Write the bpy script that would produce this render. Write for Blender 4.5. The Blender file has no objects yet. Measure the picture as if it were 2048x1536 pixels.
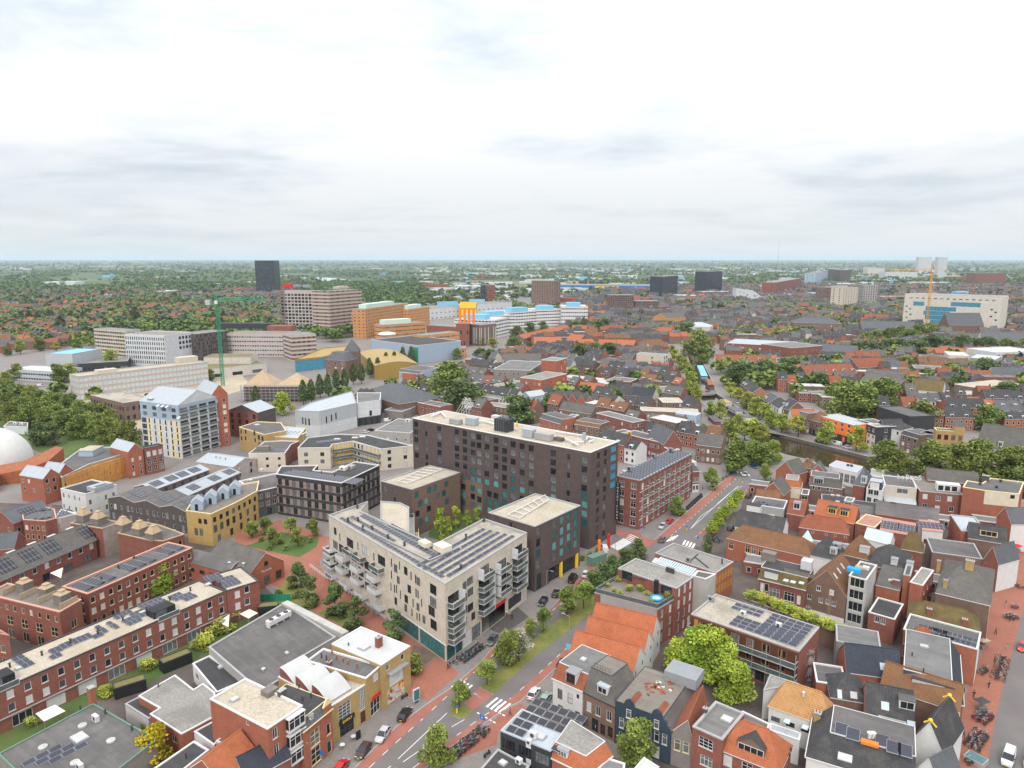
# Aerial view over a Dutch city: boulevard, hotel, canal, hospital and the plain behind, in metres.
# The camera hovers 90 m above the origin and looks along +Y; ground is z = 0.
import bpy,math,random
import numpy as np
from mathutils import Vector,Matrix
sc=bpy.context.scene;COL=sc.collection;D=bpy.data;R=math.radians
random.seed(7);rng=np.random.default_rng(7)
# ------------------------------------------------------------------ camera, sky, sun, exposure
CAM_H=90.;FPX=1421.6;PITCH=10.013
cam=D.cameras.new('camera');co=D.objects.new('camera',cam);COL.objects.link(co)
co.location=(0,0,CAM_H);co.rotation_euler=(R(90-PITCH),0,0)
cam.sensor_width=36;cam.lens=36*FPX/2048;cam.clip_start=1;cam.clip_end=90000
sc.camera=co
SUN_EL,SUN_AZ=40.,192.
world=D.worlds.new('World');sc.world=world;world.use_nodes=True
wn,wl=world.node_tree.nodes,world.node_tree.links
wn.clear()
def W(t,**k):
 n=wn.new(t)
 for a,b in k.items():
  if a in n.inputs:n.inputs[a].default_value=b
  else:setattr(n,a,b)
 return n
def wmath(op,a,b=None):
 n=W('ShaderNodeMath',operation=op)
 for i,x in enumerate((a,b)):
  if x is None:continue
  if isinstance(x,(int,float)):n.inputs[i].default_value=x
  else:wl.new(x,n.inputs[i])
 return n.outputs[0]
sky=W('ShaderNodeTexSky',sky_type='NISHITA',sun_disc=False,sun_elevation=R(SUN_EL),sun_rotation=R(SUN_AZ))
tc=W('ShaderNodeTexCoord');sep=W('ShaderNodeSeparateXYZ');wl.new(tc.outputs['Generated'],sep.inputs[0])
zc=wmath('MAXIMUM',sep.outputs[2],0)
den=wmath('ADD',zc,.10)
px_=wmath('DIVIDE',sep.outputs[0],den);py_=wmath('DIVIDE',sep.outputs[1],den)
cmb=W('ShaderNodeCombineXYZ');wl.new(px_,cmb.inputs[0]);wl.new(py_,cmb.inputs[1]);cmb.inputs[2].default_value=3.7
n1=W('ShaderNodeTexNoise',Scale=.95,Detail=8.,Roughness=.55,Distortion=.25);wl.new(cmb.outputs[0],n1. inputs['Vector'])
n2=W('ShaderNodeTexNoise',Scale=.4,Detail=3.,Roughness=.5);wl.new(cmb.outputs[0],n2. inputs['Vector'])
nsum=wmath('ADD',wmath('MULTIPLY',n1. outputs[0],.62),wmath('MULTIPLY',n2. outputs[0],.38))
ramp=W('ShaderNodeValToRGB');wl.new(nsum,ramp.inputs[0])
e=ramp.color_ramp.elements
e[0].position=.34;e[0].color=(.62,.68,.74,1)
e[1].position=.52;e[1].color=(1.,1.,1.,1)
m_=e.new(.44);m_.color=(.86,.90,.94,1)
# overcast sky: about three times brighter overhead than at the horizon
grad=wmath('ADD',wmath('MULTIPLY',zc,17.),6.9)
cl=W('ShaderNodeMixRGB',blend_type='MULTIPLY',Fac=1.);wl.new(ramp.outputs[0],cl.inputs[1])
cg=W('ShaderNodeCombineXYZ')
for i in range(3):wl.new(grad,cg.inputs[i])
wl.new(cg.outputs[0],cl.inputs[2])
# a thin veil at the horizon, where the clouds merge
veil=W('ShaderNodeMixRGB',blend_type='MIX');veil.inputs[2].default_value=(7.4,7.85,8.4,1)
vf=W('ShaderNodeMapRange',clamp=True);vf.inputs[1].default_value=0;vf.inputs[2].default_value=.13;vf.inputs[3].default_value=.8;vf.inputs[4].default_value=0
wl.new(zc,vf.inputs[0]);wl.new(vf.outputs[0],veil.inputs[0]);wl.new(cl.outputs[0],veil.inputs[1])
mixs=W('ShaderNodeMixRGB',blend_type='MIX',Fac=.9);wl.new(sky.outputs[0],mixs.inputs[1]);wl.new(veil.outputs[0],mixs.inputs[2])
bg=W('ShaderNodeBackground',Strength=.10);wl.new(mixs.outputs[0],bg.inputs[0])
wo=W('ShaderNodeOutputWorld');wl.new(bg.outputs[0],wo.inputs[0])
sl=D.lights.new('sun','SUN');sl.energy=1.5;sl.angle=R(16);sl.color=(1.,.96,.9)
so=D.objects.new('sun',sl);COL.objects.link(so)
az=R(SUN_AZ);el=R(SUN_EL)
so.rotation_euler=Vector((math.sin(az)*math.cos(el),math.cos(az)*math.cos(el),math.sin(el))).to_track_quat('Z','Y').to_euler()
vs=sc.view_settings;vs.view_transform='Standard';vs.look='None';vs.gamma=1.;vs.use_curve_mapping=False
vs.exposure=.2
sc.cycles.use_denoising=True
sc.cycles.max_bounces=6;sc.cycles.diffuse_bounces=3;sc.cycles.volume_bounces=1
# ------------------------------------------------------------------ survey: bearing on the photograph -> ground plan
_th=R(PITCH)
def G(p,h=0):
 """ground-plan position (x, y) of what is sighted at p when it stands h metres high"""
 x=(p[0]-1024)/FPX;y=(768-p[1])/FPX
 t=(CAM_H-h)/(math.sin(_th)-y*math.cos(_th))
 return Vector((x*t,(math.cos(_th)+y*math.sin(_th))*t))
def G3(p,h=0):
 a=G(p,h);return Vector((a.x,a.y,h))
def hdist(a,b):return math.hypot(a[0]-b[0],a[1]-b[1])
# ------------------------------------------------------------------ materials
MATS={}
def mat(name,c,rough=.85,var=.12,ns=.5,kind=None,spec=.3,metal=0,c2=None,bump=0,rnd=.05):
 m=D.materials.new(name);m.use_nodes=True;n,l=m.node_tree.nodes,m.node_tree.links
 b=n['Principled BSDF'];b.inputs['Roughness'].default_value=rough;b.inputs['Metallic'].default_value=metal
 b.inputs['Specular IOR Level'].default_value=spec
 tc=n.new('ShaderNodeTexCoord')
 c=np.array(c,float);c2=np.array(c2,float)if c2 is not None else None
 def col(a):return(*np.clip(a,.002,.95),1)
 def noise(scale,det=4.,src='Object',rough_=.6):
  t=n.new('ShaderNodeTexNoise');t.inputs['Scale'].default_value=scale;t.inputs['Detail'].default_value=det;t.inputs['Roughness'].default_value=rough_
  l.new(tc.outputs[src],t.inputs['Vector']);return t.outputs[0]
 def mixc(f,a,bb,blend='MIX',fac=None):
  x=n.new('ShaderNodeMixRGB');x.blend_type=blend
  if fac is not None:x.inputs[0].default_value=fac
  else:l.new(f,x.inputs[0])
  for i,q in((1,a),(2,bb)):
   if isinstance(q,tuple):x.inputs[i].default_value=q
   else:l.new(q,x.inputs[i])
  return x.outputs[0]
 def sharp(f,a,bb):
  r=n.new('ShaderNodeMapRange');r.inputs[1].default_value=a;r.inputs[2].default_value=bb;l.new(f,r.inputs[0]);return r.outputs[0]
 BR={'brick':(.23,.075,.011,.5),'tile':(.24,.34,.035,0),'seam':(.5,40,.035,0),'bit':(9.,1.02,.03,.4),'solar':(1.02,1.62,.035,0),'slat':(40,.16,.02,.3),'panel':(2.4,3.,.05,0),'pave':(.6,.3,.02,.5),'stone':(.9,.42,.025,.5)}
 base=None
 if kind in BR:
  w,h,mo,off=BR[kind]
  t=n.new('ShaderNodeTexBrick');t.offset=off
  for k_,v_ in(('Scale',1.),('Brick Width',w),('Row Height',h),('Mortar Size',mo),('Bias',0),('Mortar Smooth',.2)):t.inputs[k_].default_value=v_
  a,bb,mm={'brick':(.78,1.22,None),'tile':(.88,1.12,.5),'seam':(.96,1.04,.72),'bit':(.9,1.1,.75),'solar':(.9,1.1,None),'slat':(.85,1.12,.55),'panel':(.95,1.05,.75),'pave':(.9,1.1,.8),'stone':(.85,1.15,.7)}[kind]
  t.inputs['Color1'].default_value=col(c*a);t.inputs['Color2'].default_value=col(c*bb)
  t.inputs['Mortar'].default_value=col(c*mm)if mm else(col(c*.6+np.array((.14,.13,.12)))if kind=='brick' else(.30,.32,.36,1))
  l.new(tc.outputs['UV'],t.inputs['Vector']);base=t.outputs[0]
  if bump or kind in('tile','seam'):
   bp=n.new('ShaderNodeBump');bp.inputs['Strength'].default_value=bump or .6;bp.inputs['Distance'].default_value=.04
   iv=n.new('ShaderNodeMath');iv.operation='SUBTRACT';iv.inputs[0].default_value=1;l.new(t.outputs['Fac'],iv.inputs[1])
   l.new(iv.outputs[0],bp.inputs['Height']);l.new(bp.outputs[0],b.inputs['Normal'])
  nf=noise(ns,5)
  base=mixc(None,base,mixc(sharp(nf,.3,.7),col(np.ones(3)*(1-var)*.94),col(np.ones(3)*.95)),'MULTIPLY',1.)
 elif kind=='gravel':
  f=noise(2.4,3,rough_=.8);g=noise(.16,4)
  base=mixc(sharp(f,.32,.68),col(c*.72),col(c*1.3))
  base=mixc(sharp(g,.44,.62),base,mixc(None,base,col(c2 if c2 is not None else c*.45),'MIX',.42))
 elif kind=='leaf':
  at=n.new('ShaderNodeAttribute');at.attribute_name='tint'
  base=mixc(at.outputs['Fac'],col(c*.62),col(c2 if c2 is not None else c*1.5))
 elif kind=='grass':
  f=noise(1.6,6,rough_=.75);g=noise(.13,4)
  base=mixc(sharp(f,.3,.7),col(c*.7),col(c*1.3));base=mixc(sharp(g,.4,.6),base,mixc(None,base,col(c2),'MIX',.6))
 else:
  nf=noise(ns,5)
  base=mixc(sharp(nf,.3,.7),col(c*(1-var)),col(c*(1+var)))
 if kind in('tile',)and c2 is not None:
  base=mixc(sharp(noise(.35,6,rough_=.7),.5,.72),base,mixc(None,base,col(c2),'MIX',.6))
 if kind=='bit':base=mixc(sharp(noise(.22,6,rough_=.65),.5,.6),base,mixc(None,base,col(c*.55),'MIX',.5))
 if kind=='brick' and c2 is not None:
  base=mixc(sharp(noise(.5,5,'UV'),.5,.7),base,mixc(None,base,col(c2),'MIX',.6))
 if rnd:
  oi=n.new('ShaderNodeObjectInfo');hs=n.new('ShaderNodeHueSaturation')
  r=n.new('ShaderNodeMapRange');r.inputs[3].default_value=1-rnd;r.inputs[4].default_value=1+rnd
  l.new(oi.outputs['Random'],r.inputs[0]);l.new(r.outputs[0],hs.inputs['Value']);l.new(base,hs.inputs['Color']);base=hs.outputs[0]
  if kind=='leaf':
   r2=n.new('ShaderNodeMapRange');r2. inputs[3].default_value=.485;r2. inputs[4].default_value=.515
   mm=n.new('ShaderNodeMath');mm.operation='MULTIPLY';mm.inputs[1].default_value=7.31;fr=n.new('ShaderNodeMath');fr.operation='FRACT'
   l.new(oi.outputs['Random'],mm.inputs[0]);l.new(mm.outputs[0],fr.inputs[0]);l.new(fr.outputs[0],r2. inputs[0]);l.new(r2. outputs[0],hs.inputs['Hue'])
 l.new(base,b.inputs['Base Color'])
 MATS[name]=m;return m
 # brick
mat('red_brick',(.252,.0663,.0385),kind='brick',var=.25,c2=(.2,.06,.04))
mat('orange_brick',(.353,.0936,.0407),kind='brick',var=.2,c2=(.34,.12,.07))
mat('brown_brick',(.18,.0966,.0648),kind='brick',var=.25,c2=(.14,.085,.06))
mat('purple_brick',(.078,.047,.043),kind='brick',var=.2,c2=(.085,.055,.05))
mat('tan_brick',(.202,.117,.0777),kind='brick',var=.2)
mat('yellow_brick',(.46,.30,.10),kind='brick',var=.2)
mat('gold_brick',(.52,.34,.10),kind='brick',var=.15)
mat('cream_brick',(.62,.545,.44),kind='brick',var=.2,c2=(.52,.45,.36))
mat('grey_brick',(.24,.21,.19),kind='brick',var=.2)
mat('dark_brick',(.075,.058,.055),kind='brick',var=.2)
mat('pale_brick',(.50,.42,.37),kind='brick',var=.3,c2=(.35,.28,.25))
mat('rust_brick',(.42,.101,.0407),kind='brick',var=.2)
# render, concrete, paint
mat('white_paint',(.60,.59,.57),var=.06);mat('cream_paint',(.60,.54,.42),var=.08);mat('beige_render',(.52,.46,.38),var=.08)
mat('grey_render',(.32,.31,.295),var=.1);mat('pink_concrete',(.46,.38,.34),var=.1);mat('concrete',(.42,.41,.38),var=.14,ns=.3)
mat('blue_paint',(.035,.055,.075),var=.1);mat('mint_paint',(.35,.62,.48),var=.06);mat('orange_paint',(.85,.20,.03),var=.05);mat('yellow_paint',(.80,.52,.03),var=.06)
mat('black_paint',(.018,.019,.021),var=.2,rough=.6);mat('charcoal_panel',(.045,.047,.052),var=.15,kind='panel');mat('white_panel',(.58,.59,.60),kind='panel',var=.05)
mat('sky_panel',(.20,.46,.66),var=.06);mat('pale_blue_panel',(.36,.44,.53),kind='seam',var=.05);mat('mint_panel',(.52,.66,.58),var=.06)
mat('ochre_panel',(.50,.235,.075),var=.08);mat('steel_panel',(.46,.48,.50),kind='seam',var=.06,rough=.5);mat('tower_black',(.035,.042,.055),kind='panel',var=.2,rough=.4)
mat('sandstone',(.62,.57,.50),kind='stone',var=.12);mat('rust_metal',(.30,.10,.045),var=.2);mat('gold_metal',(.44,.29,.07),rough=.4,kind='seam',var=.08,metal=.3)
mat('wood_slat',(.31,.24,.20),kind='slat',var=.2);mat('wood_brown',(.09,.035,.02),var=.2);mat('wood_gold',(.42,.22,.05),var=.1);mat('wood_grey',(.24,.21,.18),var=.2,kind='slat');mat('pale_wood',(.48,.38,.26),kind='seam',var=.12)
mat('timber_tan',(.42,.31,.20),var=.12)
# roofs
mat('orange_tile',(.51,.16,.07),kind='tile',var=.2,c2=(.42,.13,.06));mat('red_tile',(.36,.115,.06),kind='tile',var=.25,c2=(.20,.095,.05))
mat('brown_tile',(.27,.13,.065),kind='tile',var=.25,c2=(.17,.12,.05));mat('tan_tile',(.58,.31,.125),kind='tile',var=.15,c2=(.5,.3,.14))
mat('dark_tile',(.082,.080,.085),kind='tile',var=.25,c2=(.13,.12,.10));mat('grey_tile',(.165,.152,.14),kind='tile',var=.25,c2=(.15,.14,.10))
mat('blue_tile',(.055,.062,.082),kind='tile',var=.2);mat('mossy_tile',(.19,.13,.05),kind='tile',var=.3,c2=(.15,.14,.04));mat('slate',(.15,.155,.168),kind='tile',var=.2)
mat('bitumen',(.155,.142,.14),kind='bit',var=.35,ns=.12);mat('dark_bitumen',(.07,.068,.07),kind='bit',var=.35,ns=.15);mat('grey_bitumen',(.20,.195,.19),kind='bit',var=.25,ns=.15)
mat('gravel_roof',(.36,.32,.26),kind='gravel',c2=(.12,.10,.08));mat('pale_gravel',(.41,.36,.285),kind='gravel',c2=(.3,.24,.16));mat('grey_gravel',(.24,.225,.205),kind='gravel',c2=(.11,.10,.09))
mat('white_roof',(.47,.47,.465),var=.1,ns=.25);mat('zinc',(.42,.46,.50),kind='seam',var=.08,rough=.5);mat('pale_zinc',(.40,.435,.47),kind='seam',var=.06,rough=.45)
mat('sedum',(.16,.15,.055),kind='grass',c2=(.20,.12,.06));mat('pink_roof',(.44,.22,.17),kind='bit',var=.1);mat('copper_green',(.13,.22,.17),var=.1)
mat('white_trim',(.60,.595,.58),var=.04,rough=.6);mat('grey_trim',(.33,.33,.33),var=.08,rough=.6);mat('dark_trim',(.05,.05,.053),var=.1,rough=.6);mat('rose_trim',(.55,.30,.22),var=.06)
mat('cream_trim',(.70,.58,.34),var=.05);mat('lead',(.25,.26,.27),var=.1)
# glazing and kit
mat('glass_dark',(.018,.022,.026),rough=.06,spec=.5,var=.5,ns=.8,rnd=.3);mat('glass_grey',(.12,.13,.135),rough=.1,spec=.5,var=.4,ns=1.2,rnd=.2);mat('blind',(.52,.52,.50),rough=.3,var=.1,rnd=.1)
mat('glass_teal',(.03,.13,.135),rough=.08,spec=.5,var=.3,ns=.8,rnd=.3);mat('glass_blue',(.06,.24,.34),rough=.08,spec=.5,var=.2,rnd=.1);mat('glass_clear',(.09,.115,.115),rough=.05,spec=.6,var=.2)
mat('glass_sea',(.10,.27,.27),rough=.12,spec=.5,var=.3,rnd=.3);mat('shutter',(.06,.063,.075),var=.1);mat('glass_pale',(.45,.55,.58),rough=.15,spec=.5,var=.1)
mat('solar',(.026,.028,.048),kind='solar',rough=.22,spec=.5,var=.15,rnd=.12);mat('solar_black',(.022,.022,.027),kind='solar',rough=.3,spec=.4,var=.1)
mat('metal',(.50,.51,.52),rough=.4,metal=.5,var=.08);mat('galvanised',(.36,.37,.38),rough=.5,metal=.4,var=.1);mat('plastic_white',(.58,.58,.57),rough=.5,var=.04);mat('rubber',(.02,.02,.021),rough=.9,var=.1)
mat('green_metal',(.02,.24,.13),rough=.5,var=.1);mat('crane_yellow',(.75,.36,.03),rough=.5,var=.1);mat('red_paint',(.60,.02,.025),rough=.4,var=.05);mat('sign_blue',(.02,.16,.52),rough=.4,var=.05)
mat('net_orange',(.75,.32,.06),rough=.9,var=.15);mat('canvas',(.72,.66,.55),var=.05);mat('pool_blue',(.02,.32,.72),var=.05)
M=MATS
# ------------------------------------------------------------------ mesh building
class MB:
 def __init__(s):s.v=[];s.f=[];s.m=[]
 def face(s,pts,mi=0):
  i=len(s.v);s.v+=[tuple(p)for p in pts];s.f.append(tuple(range(i,i+len(pts))));s.m.append(mi)
 def box(s,x0,y0,z0,x1,y1,z1,mi=0):
  i=len(s.v)
  s.v+=[(x0,y0,z0),(x1,y0,z0),(x1,y1,z0),(x0,y1,z0),(x0,y0,z1),(x1,y0,z1),(x1,y1,z1),(x0,y1,z1)]
  for q in((0,3,2,1),(4,5,6,7),(0,1,5,4),(1,2,6,5),(2,3,7,6),(3,0,4,7)):
   s.f.append(tuple(i+k for k in q));s.m.append(mi)
 def prism(s,poly,z0,z1,mi=0,top=None,bottom=True):
  n=len(poly)
  for k in range(n):
   a,b=poly[k],poly[(k+1)%n]
   s.face([(a[0],a[1],z0),(b[0],b[1],z0),(b[0],b[1],z1),(a[0],a[1],z1)],mi)
  s.face([(p[0],p[1],z1)for p in poly],mi if top is None else top)
  if bottom:s.face([(p[0],p[1],z0)for p in reversed(poly)],mi)
 def tube(s,p,q,r,n=6,r2=None,mi=0,cap=True):
  p,q=Vector(p),Vector(q);r2=r if r2 is None else r2
  d=(q-p).normalized();a=d.orthogonal().normalized();b=d.cross(a);i=len(s.v)
  for c,rr in((p,r),(q,r2)):
   for k in range(n):
    t=2*math.pi*k/n;s.v.append(tuple(c+a*(rr*math.cos(t))+b*(rr*math.sin(t))))
  for k in range(n):
   s.f.append((i+k,i+(k+1)%n,i+n+(k+1)%n,i+n+k));s.m.append(mi)
  if cap:
   s.f.append(tuple(i+n+k for k in range(n)));s.m.append(mi);s.f.append(tuple(i+n-1-k for k in range(n)));s.m.append(mi)
 def beam(s,p,q,w,h=None,mi=0):s.tube(p,q,w*.7071,4,mi=mi)
 def ball(s,c,r,n=8,m=5,mi=0,sz=1.):
  i=len(s.v)
  for a in range(m+1):
   t=math.pi*a/m
   for k in range(n):
    u=2*math.pi*k/n;s.v.append((c[0]+r*math.sin(t)*math.cos(u),c[1]+r*math.sin(t)*math.sin(u),c[2]+r*sz*math.cos(t)))
  for a in range(m):
   for k in range(n):
    s.f.append((i+a*n+k,i+(a+1)*n+k,i+(a+1)*n+(k+1)%n,i+a*n+(k+1)%n));s.m.append(mi)
 def mesh(s,name,mats,smooth=False):
  me=D.meshes.new(name);me.from_pydata(s.v,[],s.f)
  for m in(mats if isinstance(mats,(list,tuple))else[mats]):me.materials.append(M[m]if isinstance(m,str)else m)
  if len(me.materials)>1:me.polygons.foreach_set('material_index',s.m)
  uv=me.uv_layers.new(name='UVMap');out=np.empty((len(me.loops),2),np.float32);V=np.array(s.v,np.float32);j=0
  for f in s.f:
   P=V[list(f)];k=len(f)
   nn=np.cross(P[1]-P[0],P[2]-P[0])if k==3 else np.cross(P[2]-P[0],P[3]-P[1])
   ln=math.sqrt(float(nn@nn))or 1.;nx,ny,nz=nn/ln;hl=math.hypot(nx,ny)
   if hl<.08:out[j:j+k]=P[:,:2]
   else:
    tx,ty=-ny/hl,nx/hl;out[j:j+k,0]=P[:,0]*tx+P[:,1]*ty
    if hl>.95:out[j:j+k,1]=P[:,2]
    else:
     ux,uy,uz=-nx*nz/hl,-ny*nz/hl,hl;out[j:j+k,1]=P[:,0]*ux+P[:,1]*uy+P[:,2]*uz
   j+=k
  uv.data.foreach_set('uv',out.ravel())
  if smooth:me.polygons.foreach_set('use_smooth',[True]*len(s.f))
  me.update();return me
 def obj(s,name,mats,parent=None,loc=None,smooth=False):return link(name,s.mesh(name,mats,smooth),parent,loc)
def link(name,data,parent=None,loc=None,rz=0):
 o=D.objects.new(name,data);COL.objects.link(o)
 if parent is not None:o.parent=parent
 if loc is not None:o.location=loc
 if rz:o.rotation_euler=(0,0,rz)
 return o
def tag(o,label,cat,group=None):
 o['label']=label;o['category']=cat
 if group:o['group']=group
 return o
def thing(name,label,cat,loc=(0,0,0),rz=0,group=None):
 return tag(link(name,None,None,loc,rz),label,cat,group)
def struct(o,kind='structure'):o['kind']=kind;return o
def copy_thing(src,loc,rz=0,label=None,group=None,scale=None):
 r=src.copy();COL.objects.link(r);r.location=loc;r.rotation_euler=(0,0,rz)
 if scale:r.scale=(scale,)*3 if not isinstance(scale,tuple)else scale
 if label:r['label']=label
 if group:r['group']=group
 for ch in src.children:
  c=ch.copy();COL.objects.link(c);c.parent=r
  for g in ch.children:
   d=g.copy();COL.objects.link(d);d.parent=c
 return r
 # ------------------------------------------------------------------ windows (frame with lights and sill; pane behind it)
FR={'w':'white_trim','k':'dark_trim','b':'wood_brown','y':'cream_trim','g':'grey_trim','o':'wood_gold','G':'green_metal','r':'red_paint','B':'sign_blue'}
PN={'g':('glass_dark','glass_dark','glass_dark','glass_grey','glass_grey','blind'),'d':('glass_dark','glass_dark','glass_grey'),'t':('glass_teal','glass_teal','glass_dark','glass_sea','glass_grey'),'c':('glass_grey','blind'),'l':('blind',),'s':('shutter','glass_dark','blind'),'p':('glass_pale',),'u':('glass_blue',),'W':('wood_gold',),'N':('wood_brown',),'Y':('yellow_paint',),'X':('white_paint',),'K':('black_paint',),'S':('shutter',),'O':('orange_paint',),'R':('red_paint',),'E':('glass_clear',),'T':('glass_teal',)}
_wc={}
def win_geo(mb,st,w,h,f,x=0,z=0,y=0):
 nx,nz,b=int(st[1]),int(st[2]),min(.09,w*.12)
 mb.box(x,y+.05,z,x+b,y+.13,z+h,f);mb.box(x+w-b,y+.05,z,x+w,y+.13,z+h,f)
 mb.box(x+b,y+.05,z+h-b,x+w-b,y+.13,z+h,f);mb.box(x+b,y+.05,z,x+w-b,y+.13,z+b,f)
 for i in range(1,nx):q=x+w*i/nx;mb.box(q-.035,y+.06,z+b,q+.035,y+.12,z+h-b,f)
 rows=[(.68,)]if nz==2 and st[3]=='s' and h>1.3 else None
 for i in range(1,nz):
  q=z+h*(rows[0][0]if rows else i/nz);mb.box(x+b,y+.062,q-.035,x+w-b,y+.122,q+.035,f)
 if st[3]=='s':mb.box(x-.08,y-.07,z-.09,x+w+.08,y+.05,z-.003,f)
def win_mesh(st,w,h):
 k=(st,round(w,2),round(h,2))
 if k not in _wc:
  mb=MB();win_geo(mb,st,w,h,0);_wc[k]=mb.mesh('window',FR[st[0]]);
 return _wc[k]
def pane_mesh(p,w,h):
 k=(p,round(w,2),round(h,2))
 if k not in _wc:
  mb=MB();mb.face([(.04,.1,.04),(w-.04,.1,.04),(w-.04,.1,h-.04),(.04,.1,h-.04)]);_wc[k]=mb.mesh('pane',p)
 return _wc[k]
 # ------------------------------------------------------------------ buildings
BLD=[]
class B:
 """a building: footprint polygon in its own frame (origin at the first corner, x along the first facade), walls with real openings"""
 def __init__(s,name,label,poly,h,wall,cat='building',group=None,z0=0,part_of=None):
  a,b=poly[0],poly[1];rz=math.atan2(b[1]-a[1],b[0]-a[0])
  s.rz=rz;s.a=Vector((a[0],a[1]));cs,sn=math.cos(-rz),math.sin(-rz)
  s.poly=[Vector((cs*(p[0]-a[0])-sn*(p[1]-a[1]),sn*(p[0]-a[0])+cs*(p[1]-a[1])))for p in poly]
  s.h=h;s.z0=z0;s.wall=wall;s.root=thing(name,label,cat,(a[0],a[1],0),rz,group);BLD.append(s)
  s.L=s.poly[1].x;s.D=s.poly[2].y if len(poly)>2 else 0
  s.holes=[[]for _ in poly];s.top=None;s.walltop=h;s.zf=lambda x,y:h;s.glz=None;s.count={}
  s.dist=max(30.,math.hypot(a[0],a[1]));s.gab=[];s.bands=[]
 def loc(s,p,z):
  g=G(p,z)-s.a;cs,sn=math.cos(-s.rz),math.sin(-s.rz);return Vector((cs*g.x-sn*g.y,sn*g.x+cs*g.y))
 def onroof(s,p):
  z=s.h+1
  for _ in range(6):
   q=s.loc(p,z);z=s.zf(q.x,q.y)
  return Vector((q.x,q.y,z))
 def edge(s,i):
  a,b=s.poly[i],s.poly[(i+1)%len(s.poly)];return a,b,(b-a).length,(b-a).normalized()
 def seen(s,i):
  a,b,L,u=s.edge(i);cs,sn=math.cos(s.rz),math.sin(s.rz);m=(a+b)/2
  n=Vector((u.y,-u.x));nw=Vector((cs*n.x-sn*n.y,sn*n.x+cs*n.y));mw=Vector((cs*m.x-sn*m.y,sn*m.x+cs*m.y))+s.a
  return nw.dot(-mw.normalized())>-.12
 def place(s,i,st,x,z,w,h,recess=True,label=None,name='window'):
  """one window at x (left edge) along facade i, sill at z"""
  a,b,L,u=s.edge(i)
  if x<.12 or x+w>L-.12 or z<s.z0+.02:return None
  for q in s.holes[i]:
   if x<q[1]+.08 and x+w>q[0]-.08 and z<q[3]+.08 and z+h>q[2]-.08:return None
  if recess and z+h<s.walltop-.1:s.holes[i].append((x,x+w,z,z+h));y=0
  else:y=-.16
  n=Vector((u.y,-u.x));p=a+u*x-n*y
  pn=random.choice(PN[st[4]]);ang=math.atan2(u.y,u.x)
  near=max(w,h)*FPX/s.dist>=8.5;cnt=s.count.get('w',0)
  if near and cnt<290:
   s.count['w']=cnt+1
   o=link(name,win_mesh(st,w,h),s.root,(p.x,p.y,z),ang);link('pane',pane_mesh(pn,w,h),o)
   return o
  if s.glz is None:s.glz=(MB(),[])
  mb,ms=s.glz
  for k in(FR[st[0]],pn):
   if k not in ms:ms.append(k)
  t=MB();win_geo(t,st[:1]+st[1:3]+st[3],w,h,ms.index(FR[st[0]]));t.face([(.04,.1,.04),(w-.04,.1,.04),(w-.04,.1,h-.04),(.04,.1,h-.04)],ms.index(pn))
  if w*FPX/s.dist<6:t=MB();t.box(0,.03,0,w,.1,h,ms.index(FR[st[0]]));t.face([(.1,.025,.1),(w-.1,.025,.1),(w-.1,.025,h-.1),(.1,.025,h-.1)],ms.index(pn))
  cs,sn=math.cos(ang),math.sin(ang);k=len(mb.v)
  mb.v+=[(p.x+cs*q[0]-sn*q[1],p.y+sn*q[0]+cs*q[1],z+q[2])for q in t.v];mb.f+=[tuple(k+q for q in f)for f in t.f];mb.m+=t.m
  return None
 def win(s,i,st,n,rows,w,h,z0=1.,dz=3.,xa=0,xb=1.,**k):
  if isinstance(i,str):i='frkl'.index(i)
  if not s.seen(i):return s
  L=s.edge(i)[2];w=min(w,(xb-xa)*L/n*.82)
  for r in range(rows):
   for c in range(n):s.place(i,st,(xa+(xb-xa)*(c+.5)/n)*L-w/2,s.z0+z0+r*dz,w,h,**k)
  return s
 def fx(s,i,p):
  """(x along facade i, z) of what is sighted at p on that facade"""
  if isinstance(i,str):i='frkl'.index(i)
  a,b,L,u=s.edge(i);cs,sn=math.cos(s.rz),math.sin(s.rz)
  aw=Vector((cs*a.x-sn*a.y,sn*a.x+cs*a.y))+s.a;uw=Vector((cs*u.x-sn*u.y,sn*u.x+cs*u.y));nw=Vector((uw.y,-uw.x))
  x=(p[0]-1024)/FPX;y=(768-p[1])/FPX;d=Vector((x,math.cos(_th)+y*math.sin(_th)));t=aw.dot(nw)/d.dot(nw)
  return(d*t-aw).dot(uw),CAM_H-t*(math.sin(_th)-y*math.cos(_th))
 def at(s,i,st,pts,w,h,rows=1,dz=3.,**k):
  """windows on facade i sighted at p (bottom left corners), repeated downwards"""
  if isinstance(i,str):i='frkl'.index(i)
  for p in pts:
   x,z=s.fx(i,p)
   for r in range(rows):s.place(i,st,x,z-r*dz,w,h,**k)
  return s
 def face_xf(s,i,x,z,y=0):
  a,b,L,u=s.edge(i);n=Vector((u.y,-u.x));p=a+u*x+n*y;return(p.x,p.y,z),math.atan2(u.y,u.x)
 def hang(s,i,name,mesh,x,z,y=0):
  """a part fixed to facade i; its mesh has x along the facade and -y outwards"""
  if isinstance(i,str):i='frkl'.index(i)
  p,a=s.face_xf(i,x,z,y);return link(name,mesh,s.root,p,a)
 def auto(s,st='w21sg',w=1.15,h=1.6,pitch=2.7,fl=3.,z0=1.,faces=None,floors=None):
  for i in range(len(s.poly)):
   if faces is not None and i not in faces:continue
   L=s.edge(i)[2];n=max(1,int(L/pitch));r=floors or max(1,int((s.walltop-s.z0-.4)/fl))
   if L>w+.6:s.win(i,st,n,r,w,h,z0,fl)
  return s
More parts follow.
